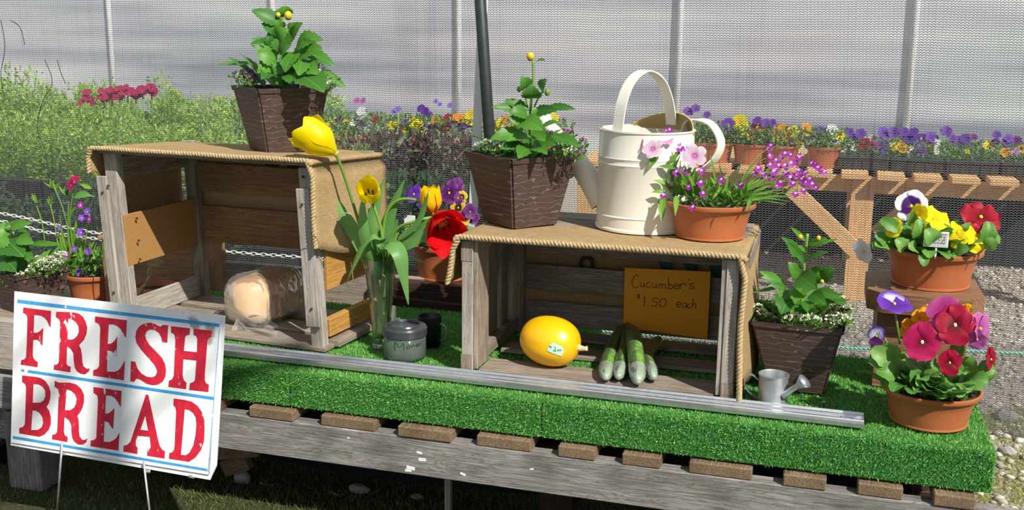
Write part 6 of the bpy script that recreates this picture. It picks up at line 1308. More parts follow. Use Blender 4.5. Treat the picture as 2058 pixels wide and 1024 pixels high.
alyssum(P3, [((0.748,0.35,0.692),0.0158),((0.773,0.35,0.699),0.0157),((0.63,0.35,0.694),0.0133),((0.611,0.35,0.684),0.0133)], MAT['small_leaf'], 15)

# planter 4 at the left edge
P4 = thing('potted_dahlia', 'broad-leaved dahlia with white alyssum in a brown planter at the left edge', 'plant', (-2.18, .767, .3225))
b4, r4 = square(-2.18, .767, .155, 70), square(-2.18, .767, .230, 70)
s4 = planter(P4, b4, r4, .3235, .480, (-2.18, .767, .3235))
tube('stem', smooth_path([(-2.268,0.77,0.471),(-2.254,0.77,0.55),(-2.237,0.77,0.618)], 5), .006, MAT['stem'], P4)
LV4 = [((-2.232,0.73,0.591),(-2.096,0.66,0.553),0.0872),((-2.214,0.73,0.646),(-2.092,0.71,0.673),0.0302),((-2.215,0.73,0.619),(-2.263,0.7,0.644),0.0491),((-2.251,0.72,0.551),(-2.125,0.65,0.498),0.0835),((-2.171,0.72,0.609),(-2.064,0.68,0.601),0.0376),((-2.109,0.72,0.59),(-1.952,0.7,0.601),0.0187),((-2.229,0.72,0.62),(-2.258,0.67,0.57),0.0755),((-2.205,0.73,0.627),(-2.179,0.73,0.66),0.0264),((-2.2,0.73,0.635),(-2.224,0.73,0.665),0.0264),((-2.213,0.75,0.596),(-2.141,0.75,0.62),0.0494),((-2.228,0.72,0.523),(-2.249,0.65,0.489),0.0759),((-2.194,0.72,0.565),(-2.075,0.69,0.541),0.0491)]
leaves(P4, 'dahlia', LV4, 'dahlia'); fill(P4, 'dahlia', 10, (-2.18, .767, .465), .06, .11, .065, 'dahlia', 21)
alyssum(P4, [((-2.087,0.7,0.509),0.0206),((-2.051,0.7,0.525),0.0205),((-2.034,0.72,0.534),0.0224),((-2.023,0.74,0.538),0.0225),((-2.016,0.76,0.546),0.0207),((-2.093,0.68,0.494),0.0168),((-2.031,0.7,0.504),0.0186),((-2.013,0.72,0.52),0.0187),((-2.131,0.67,0.48),0.0149),((-2.178,0.67,0.468),0.0131),((-2.218,0.67,0.481),0.015),((-2.09,0.72,0.534),0.015),((-2.02,0.75,0.517),0.0169)], MAT['alyssum'], 17)

# ---------------------------------------------------------------- terracotta bowls
def pot_plant(label, c, r, h, cat='plant', group=None, seg=56):
    t = thing('potted_flowers', label, cat, c, 0, group)
    bowl(t, c, r, h, seg=seg); soil(t, c, r*.90, h*.90); return t
# left pot with dianthus
PL = pot_plant('terracotta pot of red dianthus and small violet lobelia left of the draped crate', (-2.005, .93, .3225), .118, .125)
for pts in ([(-2.197,0.89,0.531),(-2.203,0.89,0.63),(-2.225,0.89,0.712)], [(-2.136,0.89,0.525),(-2.144,0.89,0.634),(-2.157,0.89,0.712)], [(-2.087,0.89,0.499),(-2.082,0.89,0.598),(-2.102,0.89,0.706),(-2.134,0.89,0.782)], [(-2.09,0.89,0.538),(-2.077,0.89,0.678),(-2.063,0.89,0.757)], [(-2.063,0.89,0.5),(-2.072,0.89,0.658),(-2.037,0.89,0.787)], [(-2.036,0.89,0.422),(-2.013,0.89,0.544),(-1.978,0.89,0.684)]): tube('stem', smooth_path(pts, 4), .0022, MAT['stem'], PL, 6)
q = random.Random(5)
for cx, cy in ((72, 405), (101, 408), (107, 373), (117, 378), (140, 388), (133, 385)):
    for k in range(6):
        a = math.radians(q.uniform(20, 160)); l = q.uniform(10, 20)
        M = (-2.158,0.89,0.732); S_ = 1/515.
        def pt(px, py): return Vector((M[0]+(px-100)*S_*.96, M[1]+(px-100)*S_*.15, M[2]-(py-400)*S_))
        leaf(PL, 'lance', pt(cx, cy+4), pt(cx+math.cos(a)*l, cy-math.sin(a)*l), .0075, 'lance_leaf')
for k in range(26):
    a = q.uniform(-1, 1); leaf(PL, 'lance', pt(150+a*30+q.uniform(-8, 8), 560-q.uniform(0, 50)), pt(150+a*42+q.uniform(-14, 14), 505-q.uniform(-30, 75)), q.uniform(.010, .022), 'lance_leaf')
leaf(PL, 'lance', pt(140, 445), pt(158, 412), .022, 'lance_leaf'); leaf(PL, 'pansy', pt(200, 392), pt(153, 394), .035, 'pansy_leaf'); leaf(PL, 'lance', pt(195, 376), pt(168, 366), .018, 'lance_leaf')
fl = simple_flower(PL, (-2.027,0.88,0.807), .030, 'dianthus_red', (-.2, -.7, .7), 5, wid=1.0); fl['label'] = 'ruffled crimson dianthus flower'
simple_flower(PL, (-2.025,0.86,0.798), .026, 'dianthus_red', (-.4, -.8, .3), 4, wid=1.0)
for c, r in [((-1.999,0.87,0.721),0.0115),((-1.997,0.87,0.672),0.0134),((-1.97,0.87,0.697),0.0134),((-2.105,0.87,0.624),0.0097),((-2.007,0.87,0.613),0.0154),((-2.028,0.87,0.455),0.0175),((-2.08,0.87,0.519),0.0136),((-1.979,0.87,0.54),0.0135),((-1.963,0.87,0.669),0.0115),((-2.043,0.87,0.546),0.0116)]: simple_flower(PL, c, r*1.1, rnd.choice(['lobelia', 'lobelia_blue']), (rnd.uniform(-.3, .3), -.9, .3), 5)
leaf_cloud('foliage', np.array([[c_[0], c_[1], c_[2]] for c_ in disc_points(260, .10, 8, (.12, .20))])+np.array((-2.005, .93, .3225)), np.tile((0, -.2, .8), (260, 1)), .026, MAT['small_leaf'], PL, 8)
YP = thing('yellow_pansy', 'single yellow pansy half hidden by the left post of the draped crate', 'plant', (-1.787,0.7,0.745))
pansy(YP, (-1.779,0.7,0.891), .028, 'yellow', (-.7, -.7, .1)); tube('stem', smooth_path([(-1.78,0.7,0.882),(-1.765,0.7,0.783),(-1.771,0.7,0.636),(-1.836,0.76,0.468)], 4), .002, MAT['stem'], YP, 6)

# pansy bowl on the dark stand
SD = thing('dark_stand', 'low dark brown slatted stand under the pansy bowl between the crates', 'stand', (-.52, .98, 0))
for k in range(3): bx('top_board', (-.78, .86+k*.09, .503), (-.25, .94+k*.09, .5275), MAT['dark_wood'], SD)
bx('front_rail', (-.78, .85, .462), (-.25, .875, .5025), MAT['dark_wood'], SD); board('front_rail', (-0.721,0.82,0.46), (-0.3,0.82,0.448), .05, .028, (0, 0, 1), MAT['dark_wood'], SD)
for x, d in ((-.68, -.05), (-.62, .06), (-.33, .05), (-.38, -.06)):
    board('leg', (x, .90, .502), (x+d*2.2, .90, 0), .045, .032, (1, 0, 0), MAT['dark_wood'], SD); board('leg', (x, 1.08, .502), (x+d*2.2, 1.08, 0), .045, .032, (1, 0, 0), MAT['dark_wood'], SD)
PB = pot_plant('terracotta bowl of ruffled purple and yellow-faced pansies behind the red tulip', (-.555, .985, .5285), .118, .125)
fill(PB, 'pansy', 46, (-.555, .975, .642), .10, .068, .038, 'pansy_leaf', 31, .5, 1.4)
pansy(PB, (-0.613,0.85,0.843), .034, 'violet', (-.2, -.8, .5)); pansy(PB, (-0.597,0.87,0.82), .026, 'lavender', (-.5, -.8, .2)); pansy(PB, (-0.64,0.87,0.835), .026, 'violet', (-.6, -.7, .3))
pansy(PB, (-0.499,0.89,0.847), .042, 'plumdark', (-.2, -.8, .4), ruff=True); pansy(PB, (-0.484,0.91,0.867), .034, 'plumdark', (.2, -.8, .4), ruff=True)
pansy(PB, (-0.459,0.87,0.802), .030, ('plumdark', 'face_yellow', 'face_yellow'), (0, -.95, .3)); pansy(PB, (-0.436,0.86,0.769), .026, ('plumdark', 'face_yellow', 'face_yellow'), (.2, -.9, .2)); pansy(PB, (-0.416,0.87,0.791), .026, 'plumdark', (.4, -.8, .2)); pansy(PB, (-0.41,0.89,0.766), .022, 'plumdark', (.3, -.9, .2)); pansy(PB, (-0.457,0.9,0.834), .022, 'face_yellow', (.3, -.9, .3))
pansy(PB, (-0.699,0.85,0.765), .022, ('lavender', 'lavender', 'face_yellow'), (-.3, -.9, .2))
for a, b in (((-0.662,0.93,0.668), (-0.628,0.86,0.815)), ((-0.527,0.95,0.691), (-0.502,0.9,0.833)), ((-0.564,0.95,0.671), (-0.539,0.91,0.786))): tube('stem', [a, b], .0022, MAT['stem'], PB, 6)
bx('label_stick', ((-0.659,0.87,0.722)[0], .87, (-0.659,0.87,0.732)[2]), ((-0.618,0.87,0.724)[0], .873, (-0.659,0.87,0.764)[2]), MAT['white'], PB, .0005)

# carnation and lobelia bowl on the slatted crate
CC = (.445, .352, .8625)
PC = pot_plant('terracotta bowl of pink dianthus and trailing magenta lobelia beside the cream can', CC, .119, .094)
LVC = [((0.292,0.315,1.029),(0.209,0.305,1.038),0.0146),((0.301,0.315,1.077),(0.286,0.285,1.042),0.0211),((0.32,0.305,0.972),(0.329,0.255,0.905),0.0212),((0.361,0.275,0.978),(0.369,0.215,0.933),0.0144),((0.331,0.295,0.983),(0.294,0.285,0.981),0.0119),((0.355,0.305,1.043),(0.303,0.305,1.047),0.0144),((0.334,0.315,1.054),(0.362,0.315,1.094),0.0132),((0.328,0.305,1.001),(0.295,0.295,1.012),0.0119),((0.551,0.285,0.977),(0.575,0.275,0.977),0.0077),((0.554,0.285,0.977),(0.547,0.255,0.95),0.0116)]
leaves(PC, 'lance', LVC, 'lance_leaf'); 
q = random.Random(9)
for px, py, pz_ in [(0.32,0.345,0.962),(0.333,0.345,0.969),(0.346,0.345,0.977),(0.362,0.325,0.976),(0.377,0.315,0.976),(0.391,0.305,0.976),(0.404,0.305,0.982),(0.418,0.295,0.981),(0.438,0.295,0.976),(0.457,0.295,0.977),(0.476,0.305,0.972),(0.495,0.305,0.973),(0.513,0.315,0.97),(0.532,0.325,0.97),(0.375,0.375,0.974),(0.402,0.375,0.971),(0.436,0.375,0.97),(0.482,0.375,0.97),(0.336,0.365,0.98),(0.332,0.345,0.996)]:
    for k in range(4):
        a = q.uniform(-1, 1); b = Vector((px+q.uniform(-.008, .008), py, pz_-.005)); t = b+Vector((a*.04, q.uniform(-.04, .01), q.uniform(.03, .085)*(1.2 if px < .42 else .75)))
        leaf(PC, 'lance', b, t, q.uniform(.009, .017), 'lance_leaf')
for pts in ([(0.333,0.345,0.962),(0.305,0.335,1.023),(0.288,0.325,1.064),(0.283,0.315,1.098)], [(0.333,0.345,0.962),(0.3,0.345,1.028),(0.26,0.325,1.096)], [(0.343,0.345,0.963),(0.32,0.345,1.049),(0.312,0.345,1.109)], [(0.353,0.345,0.964),(0.386,0.325,1.035),(0.401,0.305,1.068)], [(0.342,0.345,0.97),(0.336,0.345,1.063),(0.328,0.345,1.14)]): tube('stem', smooth_path(pts, 5), .0022, MAT['stem'], PC, 6)
for c, r, k, n_ in ((*x, n) for x, n in zip([((0.402,0.295,1.081),0.0325,'pink_white'),((0.292,0.295,1.094),0.0289,'pink_white'),((0.255,0.305,1.103),0.0198,'pink'),((0.32,0.325,1.117),0.0224,'pink'),((0.292,0.335,1.121),0.0173,'pink')], ((.15, -.95, .25), (-.1, -.85, .55), (-.6, -.7, .2), (.2, -.6, .8), (-.2, -.6, .8)))):
    M = face_frame(c, n_, roll=rnd.random()); f = inst('flower', SPH_LO, MAT['pale_eye'], PC, M @ Matrix.Scale(r*.07, 4)); f['label'] = 'pale pink dianthus flower'
    for a in range(5):
        an = a*1.2566; b = M @ Vector((0, 0, 0)); t = M @ (Vector((math.cos(an), math.sin(an), .12))*r); inst('petal', rnd.choice(PETAL), PM[k], f, frame(b, t, M.to_3x3() @ Vector((0, 0, 1)), r*.86))
LOB = {}
def lobelia(parent, c, r, pal='lobelia', n=None):
    """two-lipped flower: three broad lower lobes and two thin upper ones"""
    n = n or (rnd.uniform(-.5, .5), -.85, rnd.uniform(-.1, .5))
    if pal not in LOB:
        parts = []
        for a, L, w_ in ((270, 1.0, .75), (215, .85, .62), (325, .85, .62), (70, .8, .25), (110, .8, .25)):
            a = math.radians(a); F = frame((0, 0, 0), (math.cos(a)*L, math.sin(a)*L, .2), (0, 0, 1), w_); me = PETAL_S[0]
            parts.append(xf(([v.co for v in me.vertices], [tuple(p.vertices) for p in me.polygons]), F))
        parts.append(xf(tube_vf([(0, 0, 0), (0, .15, -.7)], [.14, .07], 5), I4)); LOB[pal] = mesh('lobelia_flower', *join(parts)); LOB[pal].materials.append(PM[pal])
    return obj('flower', LOB[pal], None, parent, face_frame(c, n, roll=rnd.uniform(-.4, .4)) @ Matrix.Scale(r, 4))
for c, r in [((0.361,0.315,1.1),0.0144),((0.378,0.315,1.095),0.0118),((0.355,0.315,1.088),0.0118),((0.423,0.285,1.046),0.0142),((0.424,0.275,1.018),0.0155),((0.394,0.275,1.005),0.013),((0.434,0.255,0.993),0.0141),((0.476,0.285,1.026),0.0142),((0.525,0.285,1.015),0.0141),((0.329,0.275,0.978),0.0131),((0.413,0.225,0.96),0.0153),((0.371,0.295,1.042),0.0157),((0.357,0.295,1.039),0.0144),((0.383,0.295,1.039),0.0117),((0.328,0.335,1.145),0.0119),((0.32,0.335,1.141),0.0106)]: lobelia(PC, c, r)
tipsR = [((0.561,0.375,1.05),0.0145),((0.554,0.375,1.037),0.0119),((0.575,0.375,1.033),0.0132),((0.583,0.375,1.025),0.0118),((0.589,0.395,1.108),0.0118),((0.583,0.395,1.101),0.0105),((0.626,0.415,1.087),0.0145),((0.616,0.415,1.079),0.0119),((0.641,0.415,1.083),0.0119),((0.664,0.415,1.078),0.0145),((0.655,0.415,1.07),0.0119),((0.643,0.395,1.064),0.0144),((0.628,0.395,1.057),0.0132),((0.612,0.395,1.057),0.0145),((0.602,0.375,1.043),0.0157),((0.591,0.375,1.059),0.0131),((0.598,0.375,1.03),0.0144),((0.644,0.375,1.029),0.0157),((0.633,0.375,1.041),0.0144),((0.622,0.355,1.018),0.0143),((0.614,0.355,1.007),0.0117),((0.675,0.375,1.027),0.0156),((0.661,0.375,1.036),0.0143),((0.654,0.355,1.016),0.0143),((0.685,0.375,1.018),0.013),((0.701,0.375,1.015),0.0143),((0.694,0.375,1.027),0.0117),((0.681,0.355,1),0.013),((0.662,0.345,0.991),0.0129),((0.712,0.405,1.055),0.0131),((0.702,0.405,1.063),0.0131),((0.721,0.405,1.048),0.0118),((0.728,0.405,1.044),0.0118),((0.695,0.405,1.065),0.0118),((0.587,0.395,1.081),0.0119),((0.664,0.375,1.049),0.013),((0.604,0.395,1.07),0.0119),((0.683,0.395,1.041),0.0118),((0.711,0.375,1.005),0.0104)]
for k, (c, r) in enumerate(tipsR):
    lobelia(PC, c, r)
    if k % 2 == 0:
        b = Vector((.47+.02*(k % 3), .352, .95)); mid = b.lerp(Vector(c), .55)+Vector((0, 0, .012*((k % 5)-2)))
        tube('stem', smooth_path([b, mid, Vector(c)-Vector((0, 0, .004))], 4), .0011, MAT['stem'], PC, 5)
for k, (b_, t_, w_) in enumerate([((0.524,0.345,0.966),(0.614,0.325,0.977),0.0066),((0.537,0.345,0.97),(0.64,0.325,0.963),0.0053),((0.529,0.365,0.97),(0.63,0.345,0.999),0.0053),((0.509,0.365,0.976),(0.591,0.345,1.016),0.0053),((0.495,0.365,0.982),(0.556,0.365,1.051),0.004),((0.535,0.365,0.971),(0.663,0.335,0.982),0.0053),((0.521,0.365,0.983),(0.609,0.345,1.037),0.0053),((0.475,0.365,0.988),(0.458,0.365,1.067),0.004),((0.495,0.365,0.989),(0.528,0.365,1.096),0.004),((0.455,0.365,1),(0.431,0.365,1.092),0.004),((0.5,0.385,0.986),(0.566,0.385,1.083),0.004),((0.535,0.365,0.977),(0.695,0.385,1.049),0.004),((0.522,0.365,0.977),(0.644,0.385,1.06),0.004),((0.528,0.365,0.974),(0.606,0.385,1.058),0.004),((0.549,0.345,0.974),(0.652,0.325,0.97),0.0052)]):
    leaf(PC, 'lance', b_, t_, w_*1.3, 'lance_leaf')
leaf_cloud('foliage', disc_points(300, .11, 12, (.075, .115))+np.array(CC), np.tile((.1, -.2, .6), (300, 1)), .026, MAT['small_leaf'], PC, 12, aspect=.28)

# stool and bowl A
ST = thing('wooden_stool', 'low brown wooden stool with cut corners under the upper pansy bowl', 'stool', (1.0, .48, .475))
def octa(cx, cy, a, b, cut): return [(cx-a+cut, cy-b), (cx+a-cut, cy-b), (cx+a, cy-b+cut), (cx+a, cy+b-cut), (cx+a-cut, cy+b), (cx-a+cut, cy+b), (cx-a, cy+b-cut), (cx-a, cy-b+cut)]
plate('seat', octa(0, 0, .142, .145, .04), 0, .052, MAT['stool_wood'], ST, T(1.002, .478, .692))
for (xa, ya, xb, yb2) in ((.89, .385, 1.115, .402), (.89, .57, 1.115, .587), (.89, .404, .907, .568), (1.098, .404, 1.115, .568)): bx('side_panel', (xa, ya, .4755), (xb, yb2, .6915), MAT['stool_wood'], ST)
AC = (1.020, .488, .7450)
PA = pot_plant('terracotta bowl of yellow, white and dark red pansies on the stool', AC, .126, .100)
fill(PA, 'pansy', 64, (AC[0], AC[1]-.01, AC[2]+.09), .104, .064, .038, 'pansy_leaf', 41, .35, 1.3)
fill(PA, 'pansy', 18, (AC[0]-.03, AC[1]-.06, AC[2]+.092), .06, .058, .038, 'pansy_leaf', 42, .0, .6)
pansy(PA, (0.952,0.435,0.959), .044, 'white_purple', (-.15, -.8, .5), label='white pansy with dark purple blotches')
pansy(PA, (0.969,0.385,0.937), .036, 'yellow', (-.75, -.6, .1), roll=.5); pansy(PA, (1.007,0.385,0.936), .042, 'yellow', (.25, -.45, .85), ruff=True); pansy(PA, (0.911,0.385,0.908), .026, 'yellow', (-.4, -.8, .3))
pansy(PA, (1.073,0.405,0.907), .030, 'yellow', (.5, -.4, .8)); pansy(PA, (1.066,0.365,0.891), .024, 'yellow', (-.2, -.9, .3)); pansy(PA, (1.11,0.385,0.891), .036, 'yellow', (.6, -.75, .3), ruff=True)
pansy(PA, (1.122,0.435,0.94), .054, 'darkred', (.15, -.55, .75), ruff=True, label='large dark red pansy')
pansy(PA, (0.845,0.435,0.833), .036, 'white', (-.6, -.6, -.2), roll=2.6, label='white pansy hanging over the rim')
tube('stem', smooth_path([(0.925,0.455,0.832), (0.891,0.435,0.86), (0.861,0.445,0.852), (0.847,0.445,0.835)], 5), .0024, MAT['stem'], PA, 6)
tube('stem', [(1.121,0.465,0.851), (1.123,0.445,0.931)], .0026, MAT['stem'], PA, 6)
for b_, t_, w_ in [((0.915,0.405,0.848),(0.868,0.385,0.888),0.0339),((0.922,0.405,0.848),(0.867,0.375,0.864),0.0312),((0.937,0.365,0.851),(0.915,0.345,0.886),0.0359),((1.141,0.405,0.877),(1.161,0.405,0.904),0.0355),((1.133,0.385,0.867),(1.152,0.375,0.896),0.0328),((1.13,0.405,0.87),(1.135,0.405,0.935),0.0381),((0.979,0.355,0.849),(0.988,0.325,0.824),0.0254),((0.966,0.355,0.855),(0.945,0.325,0.872),0.0331),((1.032,0.355,0.853),(1.041,0.325,0.847),0.0253),((1.061,0.355,0.858),(1.088,0.325,0.876),0.0302),((0.941,0.385,0.893),(0.877,0.385,0.928),0.0308),((0.966,0.385,0.882),(0.966,0.365,0.937),0.0513),((0.952,0.405,0.916),(0.954,0.375,0.954),0.0181),((0.895,0.405,0.873),(0.865,0.375,0.85),0.0234),((1,0.355,0.877),(0.983,0.335,0.918),0.043),((1.037,0.385,0.887),(1.021,0.375,0.926),0.0382)]: leaf(PA, 'pansy', b_, t_, w_*1.15, 'pansy_leaf')
tg = thing('plant_label', 'small white handwritten price label standing in the upper pansy bowl', 'label', (1.014,0.35,0.85))
A_, B_ = (0.982,0.347,0.871), (1.041,0.347,0.911)
bx('plate', (A_[0], .347, A_[2]), (B_[0], .3490, B_[2]), MAT['white'], tg, .0006); bx('stake', ((1.014,0.347,0.851)[0]-.0022, .3495, A_[2]-.03), ((1.014,0.347,0.851)[0]+.0022, .3515, A_[2]+.02), MAT['white'], tg, .0004)
bx('inner_field', (A_[0]+.003, .3464, A_[2]+.003), (B_[0]-.003, .3468, B_[2]-.003), plain('grey_field', (.66, .66, .66), None, .6), tg, 0)
for k, (s, dx) in enumerate((('Sweet assorted', .010), ('Flowers $15.00 ea', .004), ('or $25.00 for gift', .005), ('Pot included', .006))):
    cu = bpy.data.curves.new('t', 'FONT'); cu.body = s; cu.size = .0098 if k else .006; cu.shear = .35; cu.extrude = .0001
    tmp = bpy.data.objects.new('tmp', cu); me = bpy.data.meshes.new_from_object(tmp); bpy.data.objects.remove(tmp); me.name = 'handwriting'
    w_ = max(v.co.x for v in me.vertices); lim = (B_[0]-A_[0])-.010-dx*.4
    obj('handwriting', me, MAT['black_ink'], tg, Matrix.Translation((A_[0]+dx, .3462, B_[2]-.0078-k*.0078)) @ Matrix.Rotation(math.radians(90), 4, 'X') @ Matrix.Diagonal((min(1.2, lim/w_), 1, 1, 1)))

# bowl B at the front right corner
BC = (1.014, .160, .4785)
PBB = pot_plant('terracotta bowl of crimson and plum pansies at the front right corner of the turf', BC, .116, .086)
fill(PBB, 'pansy', 74, (BC[0], BC[1]-.01, BC[2]+.078), .098, .060, .037, 'pansy_leaf', 51, .35, 1.4)
fill(PBB, 'pansy', 18, (BC[0]-.05, BC[1]-.03, BC[2]+.088), .06, .065, .038, 'pansy_leaf', 52, .1, .9)
fill(PBB, 'pansy', 12, (BC[0]+.06, BC[1]-.04, BC[2]+.078), .045, .06, .036, 'pansy_leaf', 53, .1, .8)
for b_, t_, w_ in [((0.926,0.115,0.613),(0.867,0.095,0.663),0.0406),((0.927,0.115,0.601),(0.862,0.095,0.635),0.0359),((0.937,0.115,0.627),(0.888,0.115,0.665),0.0405),((0.927,0.095,0.594),(0.88,0.075,0.614),0.0404),((0.916,0.085,0.59),(0.909,0.055,0.581),0.0356),((0.959,0.085,0.601),(0.961,0.065,0.632),0.0354),((0.981,0.075,0.595),(0.967,0.045,0.603),0.0305),((1.067,0.075,0.604),(1.081,0.045,0.592),0.0371),((1.089,0.085,0.615),(1.124,0.065,0.614),0.0348),((1.101,0.115,0.632),(1.141,0.095,0.636),0.0328),((1.08,0.115,0.629),(1.096,0.095,0.662),0.0352),((1.034,0.065,0.604),(1.037,0.035,0.596),0.0325),((1.057,0.135,0.658),(1.069,0.115,0.689),0.0284),((1.011,0.085,0.632),(0.997,0.055,0.646),0.0304),((1.122,0.115,0.646),(1.142,0.115,0.636),0.0256),((0.906,0.095,0.58),(0.893,0.075,0.582),0.0238),((0.917,0.085,0.578),(0.921,0.055,0.57),0.0308),((1.051,0.065,0.6),(1.07,0.035,0.584),0.0301)]: leaf(PBB, 'pansy', b_, t_, w_*1.25, 'pansy_leaf')
pansy(PBB, (0.975,0.065,0.698), .044, 'magenta', (-.1, -.95, .25), eye='pale_eye', label='magenta pansy facing forward'); pansy(PBB, (1.043,0.075,0.743), .046, 'crimson', (.0, -.9, .4), eye='pale_eye', label='deep crimson pansy facing forward')
pansy(PBB, (1.022,0.115,0.763), .044, 'plum', (-.35, -.6, .7), roll=.3, label='plum pansy seen from above'); pansy(PBB, (1.038,0.06,0.656), .029, 'crimson', (.1, -.95, .1)); pansy(PBB, (1.1,0.095,0.734), .038, 'orchid', (.8, -.55, .1), roll=.4)
pansy(PBB, (1.093,0.075,0.713), .024, 'orchid', (-.2, -.9, -.1)); pansy(PBB, (1.13,0.095,0.663), .027, 'crimson', (.8, -.5, .1)); pansy(PBB, (0.912,0.135,0.767), .044, ('violet_white', 'violet', 'violet'), (.1, -.45, .85), roll=.2, label='violet and white pansy on a tall stem'); pansy(PBB, (0.877,0.115,0.689), .024, ('violet_white', 'violet_white', 'plumdark'), (-.4, -.9, .1))
for c, r in [((0.983,0.185,0.724),0.0241),((0.966,0.185,0.702),0.0218),((0.995,0.185,0.737),0.0217),((0.951,0.185,0.705),0.0146),((1.072,0.185,0.744),0.0215),((1.1,0.185,0.728),0.0143),((0.947,0.185,0.689),0.0146),((0.979,0.185,0.704),0.0194),((1.036,0.185,0.763),0.0168)]: pansy(PBB, c, r*1.15, 'orange', (rnd.uniform(-.6, .6), -.6, .5), ruff=True)
for a, b in (((0.932,0.135,0.67), (0.913,0.135,0.761)), ((0.906,0.115,0.667), (0.888,0.115,0.699)), ((0.991,0.095,0.626), (0.978,0.075,0.686)), ((1.053,0.105,0.654), (1.045,0.085,0.732)), ((1.117,0.095,0.615), (1.123,0.095,0.662)), ((1.041,0.085,0.61), (1.039,0.07,0.645))): tube('stem', [a, b], .0026, MAT['stem'], PBB, 6)

# ---------------------------------------------------------------- cream watering can
WC = Vector((.252, .430, .8625)); Rc = .1335; Hc = .272
CAN = thing('watering_can', 'tall cream enamel watering can with a hooped handle on the slatted crate', 'watering can', WC)
auto_smooth(lathe('body', [(0, .003), (Rc*.99, .003), (Rc*1.02, 0), (Rc*1.02, .006), (Rc*.998, .010), (Rc*.996, 0.0363), (Rc*1.012, 0.0399), (Rc*.994, 0.0436), (Rc*.985, 0.1767), (Rc*1.002, 0.1815), (Rc*.984, 0.1863), (Rc*.984, 0.1936), (Rc*1.0, 0.1984), (Rc*.982, 0.2033), (Rc*.975, Hc-.006), (Rc*.995, Hc-.003), (Rc*.995, Hc+.001), (Rc*.96, Hc+.001), (Rc*.96, .02), (0, .012)], MAT['cream'], CAN, Matrix.Translation(WC), 64, False), 30)
# raised crescent collar at the rear and a flat half cover on the left
vs, fs = [], []
n = 40
for i in range(n+1):
    a = math.radians(-8+128*i/n); h = .040*math.sin(math.pi*i/n)**.8
    for rr, z in ((Rc*.965, Hc-.012), (Rc*.965-.018*math.sin(math.pi*i/n), Hc+h), (Rc*.965-.022*math.sin(math.pi*i/n), Hc+h-.001)): vs.append((rr*math.cos(a), rr*math.sin(a), z))
for i in range(n):
    for k in range(2): b = i*3+k; fs.append((b, b+1, b+4, b+3))
o = obj('collar', mesh('collar', vs, fs), MAT['ochre'], CAN, Matrix.Translation(WC)); md = o.modifiers.new('thick', 'SOLIDIFY'); md.thickness = .002
cov = [(Rc*.955*math.cos(math.radians(a)), Rc*.955*math.sin(math.radians(a))) for a in range(112, 262, 6)]
p0, p1 = Vector(cov[-1]), Vector(cov[0])
for k in range(1, 12): t = k/12; q_ = p0.lerp(p1, t); cov.append((q_.x+.026*math.sin(math.pi*t), q_.y-.0*t))
plate('half_cover', cov, Hc-.004, Hc-.002, MAT['cream'], CAN, Matrix.Translation(WC))
def strap(name, pts, wid, th, side, mat, parent):
    P = smooth_path(pts, 8); m = len(P); vs, fs = [], []; side = Vector(side).normalized()
    for i in range(m):
        tg_ = (P[min(i+1, m-1)]-P[max(i-1, 0)]).normalized(); s = (side-tg_*side.dot(tg_)).normalized(); nn = s.cross(tg_)
        for a, b in ((-1, -1), (1, -1), (1, 1), (-1, 1)): vs.append(P[i]+s*a*wid/2+nn*b*th/2)
    for i in range(m-1):
        for k in range(4): a = i*4+k; fs.append((a, a+1 if k < 3 else i*4, (i+1)*4+(k+1) % 4, (i+1)*4+k))
    fs += [(0, 1, 2, 3), tuple(range((m-1)*4, m*4))[::-1]]
    return obj(name, recalc(mesh(name, vs, fs, False)), mat, parent)
hp = [Vector((0.189,0.335,1.108)), Vector((0.189,0.335,1.145)), Vector((0.195,0.35,1.211)), Vector((0.21,0.39,1.266)), Vector((0.241,0.43,1.292)), Vector((0.274,0.47,1.27)), Vector((0.292,0.5,1.225)), Vector((0.301,0.52,1.176)), Vector((0.304,0.525,1.14))]
ax = (hp[-1]-hp[0]); ax.z = 0; ax.normalize()
hs = strap('top_handle', hp, .036, .0035, (-ax.y*-1, -ax.x, 0) if False else (ax.y, -ax.x, 0), MAT['cream'], CAN)
obj('rivet', mesh('rivet', *sphere_vf(.0045, 12, 6)), MAT['rivet'], CAN, Matrix.Translation(hp[0]+Vector((-.002, -.004, .008))))
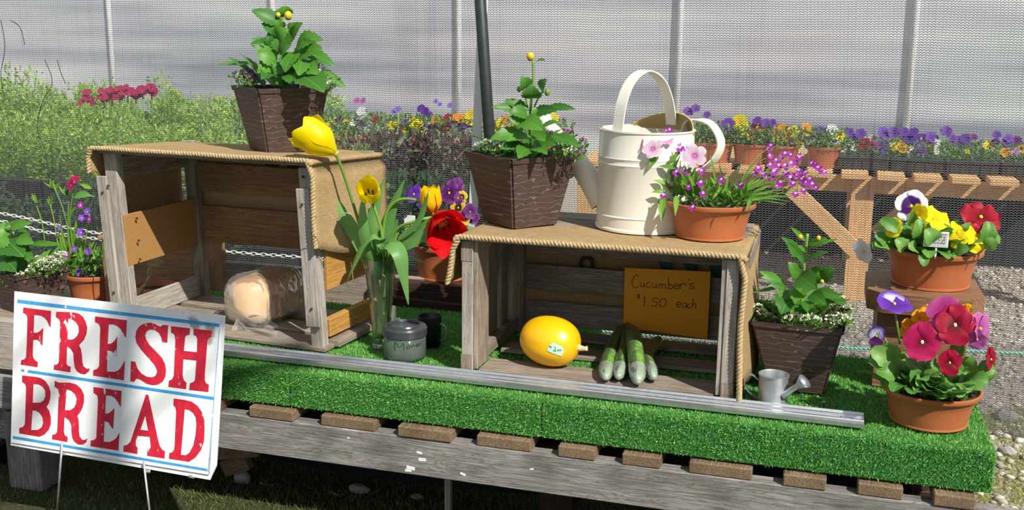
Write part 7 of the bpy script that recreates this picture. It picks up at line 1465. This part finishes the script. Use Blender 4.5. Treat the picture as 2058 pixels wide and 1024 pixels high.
bp = [Vector((0.349,0.5,1.074)), Vector((0.346,0.5,1.109)), Vector((0.354,0.5,1.147)), Vector((0.385,0.5,1.159)), Vector((0.423,0.5,1.144)), Vector((0.448,0.5,1.099)), Vector((0.438,0.5,1.057)), Vector((0.409,0.5,1.027)), Vector((0.369,0.5,1.005))]
strap('rear_handle', bp, .030, .0035, (.6, .8, 0), MAT['cream'], CAN)
spt = smooth_path([Vector((0.133,0.45,0.921)), Vector((0.08,0.46,0.993)), Vector((-0.003,0.49,1.078)), Vector((-0.057,0.52,1.128))], 5)
obj('spout', mesh('spout', *tube_vf(spt, [.041-.023*i/(len(spt)-1) for i in range(len(spt))], 20, False)), MAT['cream'], CAN)
rc = Vector(spt[-1]); rd = (spt[-1]-spt[-3]).normalized(); RM = face_frame(rc, rd)
lathe('rose', [(.015, -.01), (.018, .0), (.026, .022), (.026, .026), (0, .030)], MAT['cream'], CAN, RM, 24, False)

# ---------------------------------------------------------------- small zinc can
ZC = Vector((.643, .170, .4785))
ZN = thing('small_watering_can', 'miniature galvanised watering can on the turf in front of the planter', 'watering can', ZC)
auto_smooth(lathe('body', [(0, .002), (.036, .002), (.0372, 0), (.0372, .004), (.036, .006), (.0365, .068), (.0385, .070), (.0385, .073), (.0365, .073), (.0350, .070), (.0345, .006), (0, .005)], MAT['zinc'], ZN, Matrix.Translation(ZC), 40, False))
strap('handle', [Vector((0.605,0.17,0.532)), Vector((0.587,0.17,0.544)), Vector((0.572,0.17,0.531)), Vector((0.575,0.17,0.507)), Vector((0.593,0.17,0.491)), Vector((0.608,0.17,0.482))], .010, .0018, (0, 1, 0), MAT['zinc'], ZN)
sp3 = [Vector((0.67,0.145,0.503)), Vector((0.69,0.14,0.525)), Vector((0.706,0.135,0.54))]
obj('spout', mesh('spout', *tube_vf(sp3, [.0085, .0075, .007], 14, False)), MAT['zinc'], ZN)
RM = face_frame(sp3[-1], (sp3[-1]-sp3[0]).normalized()); lathe('rose', [(.007, -.006), (.0095, 0), (.0185, .016), (.0190, .020), (.0, .0225)], MAT['zinc'], ZN, RM, 24, False)
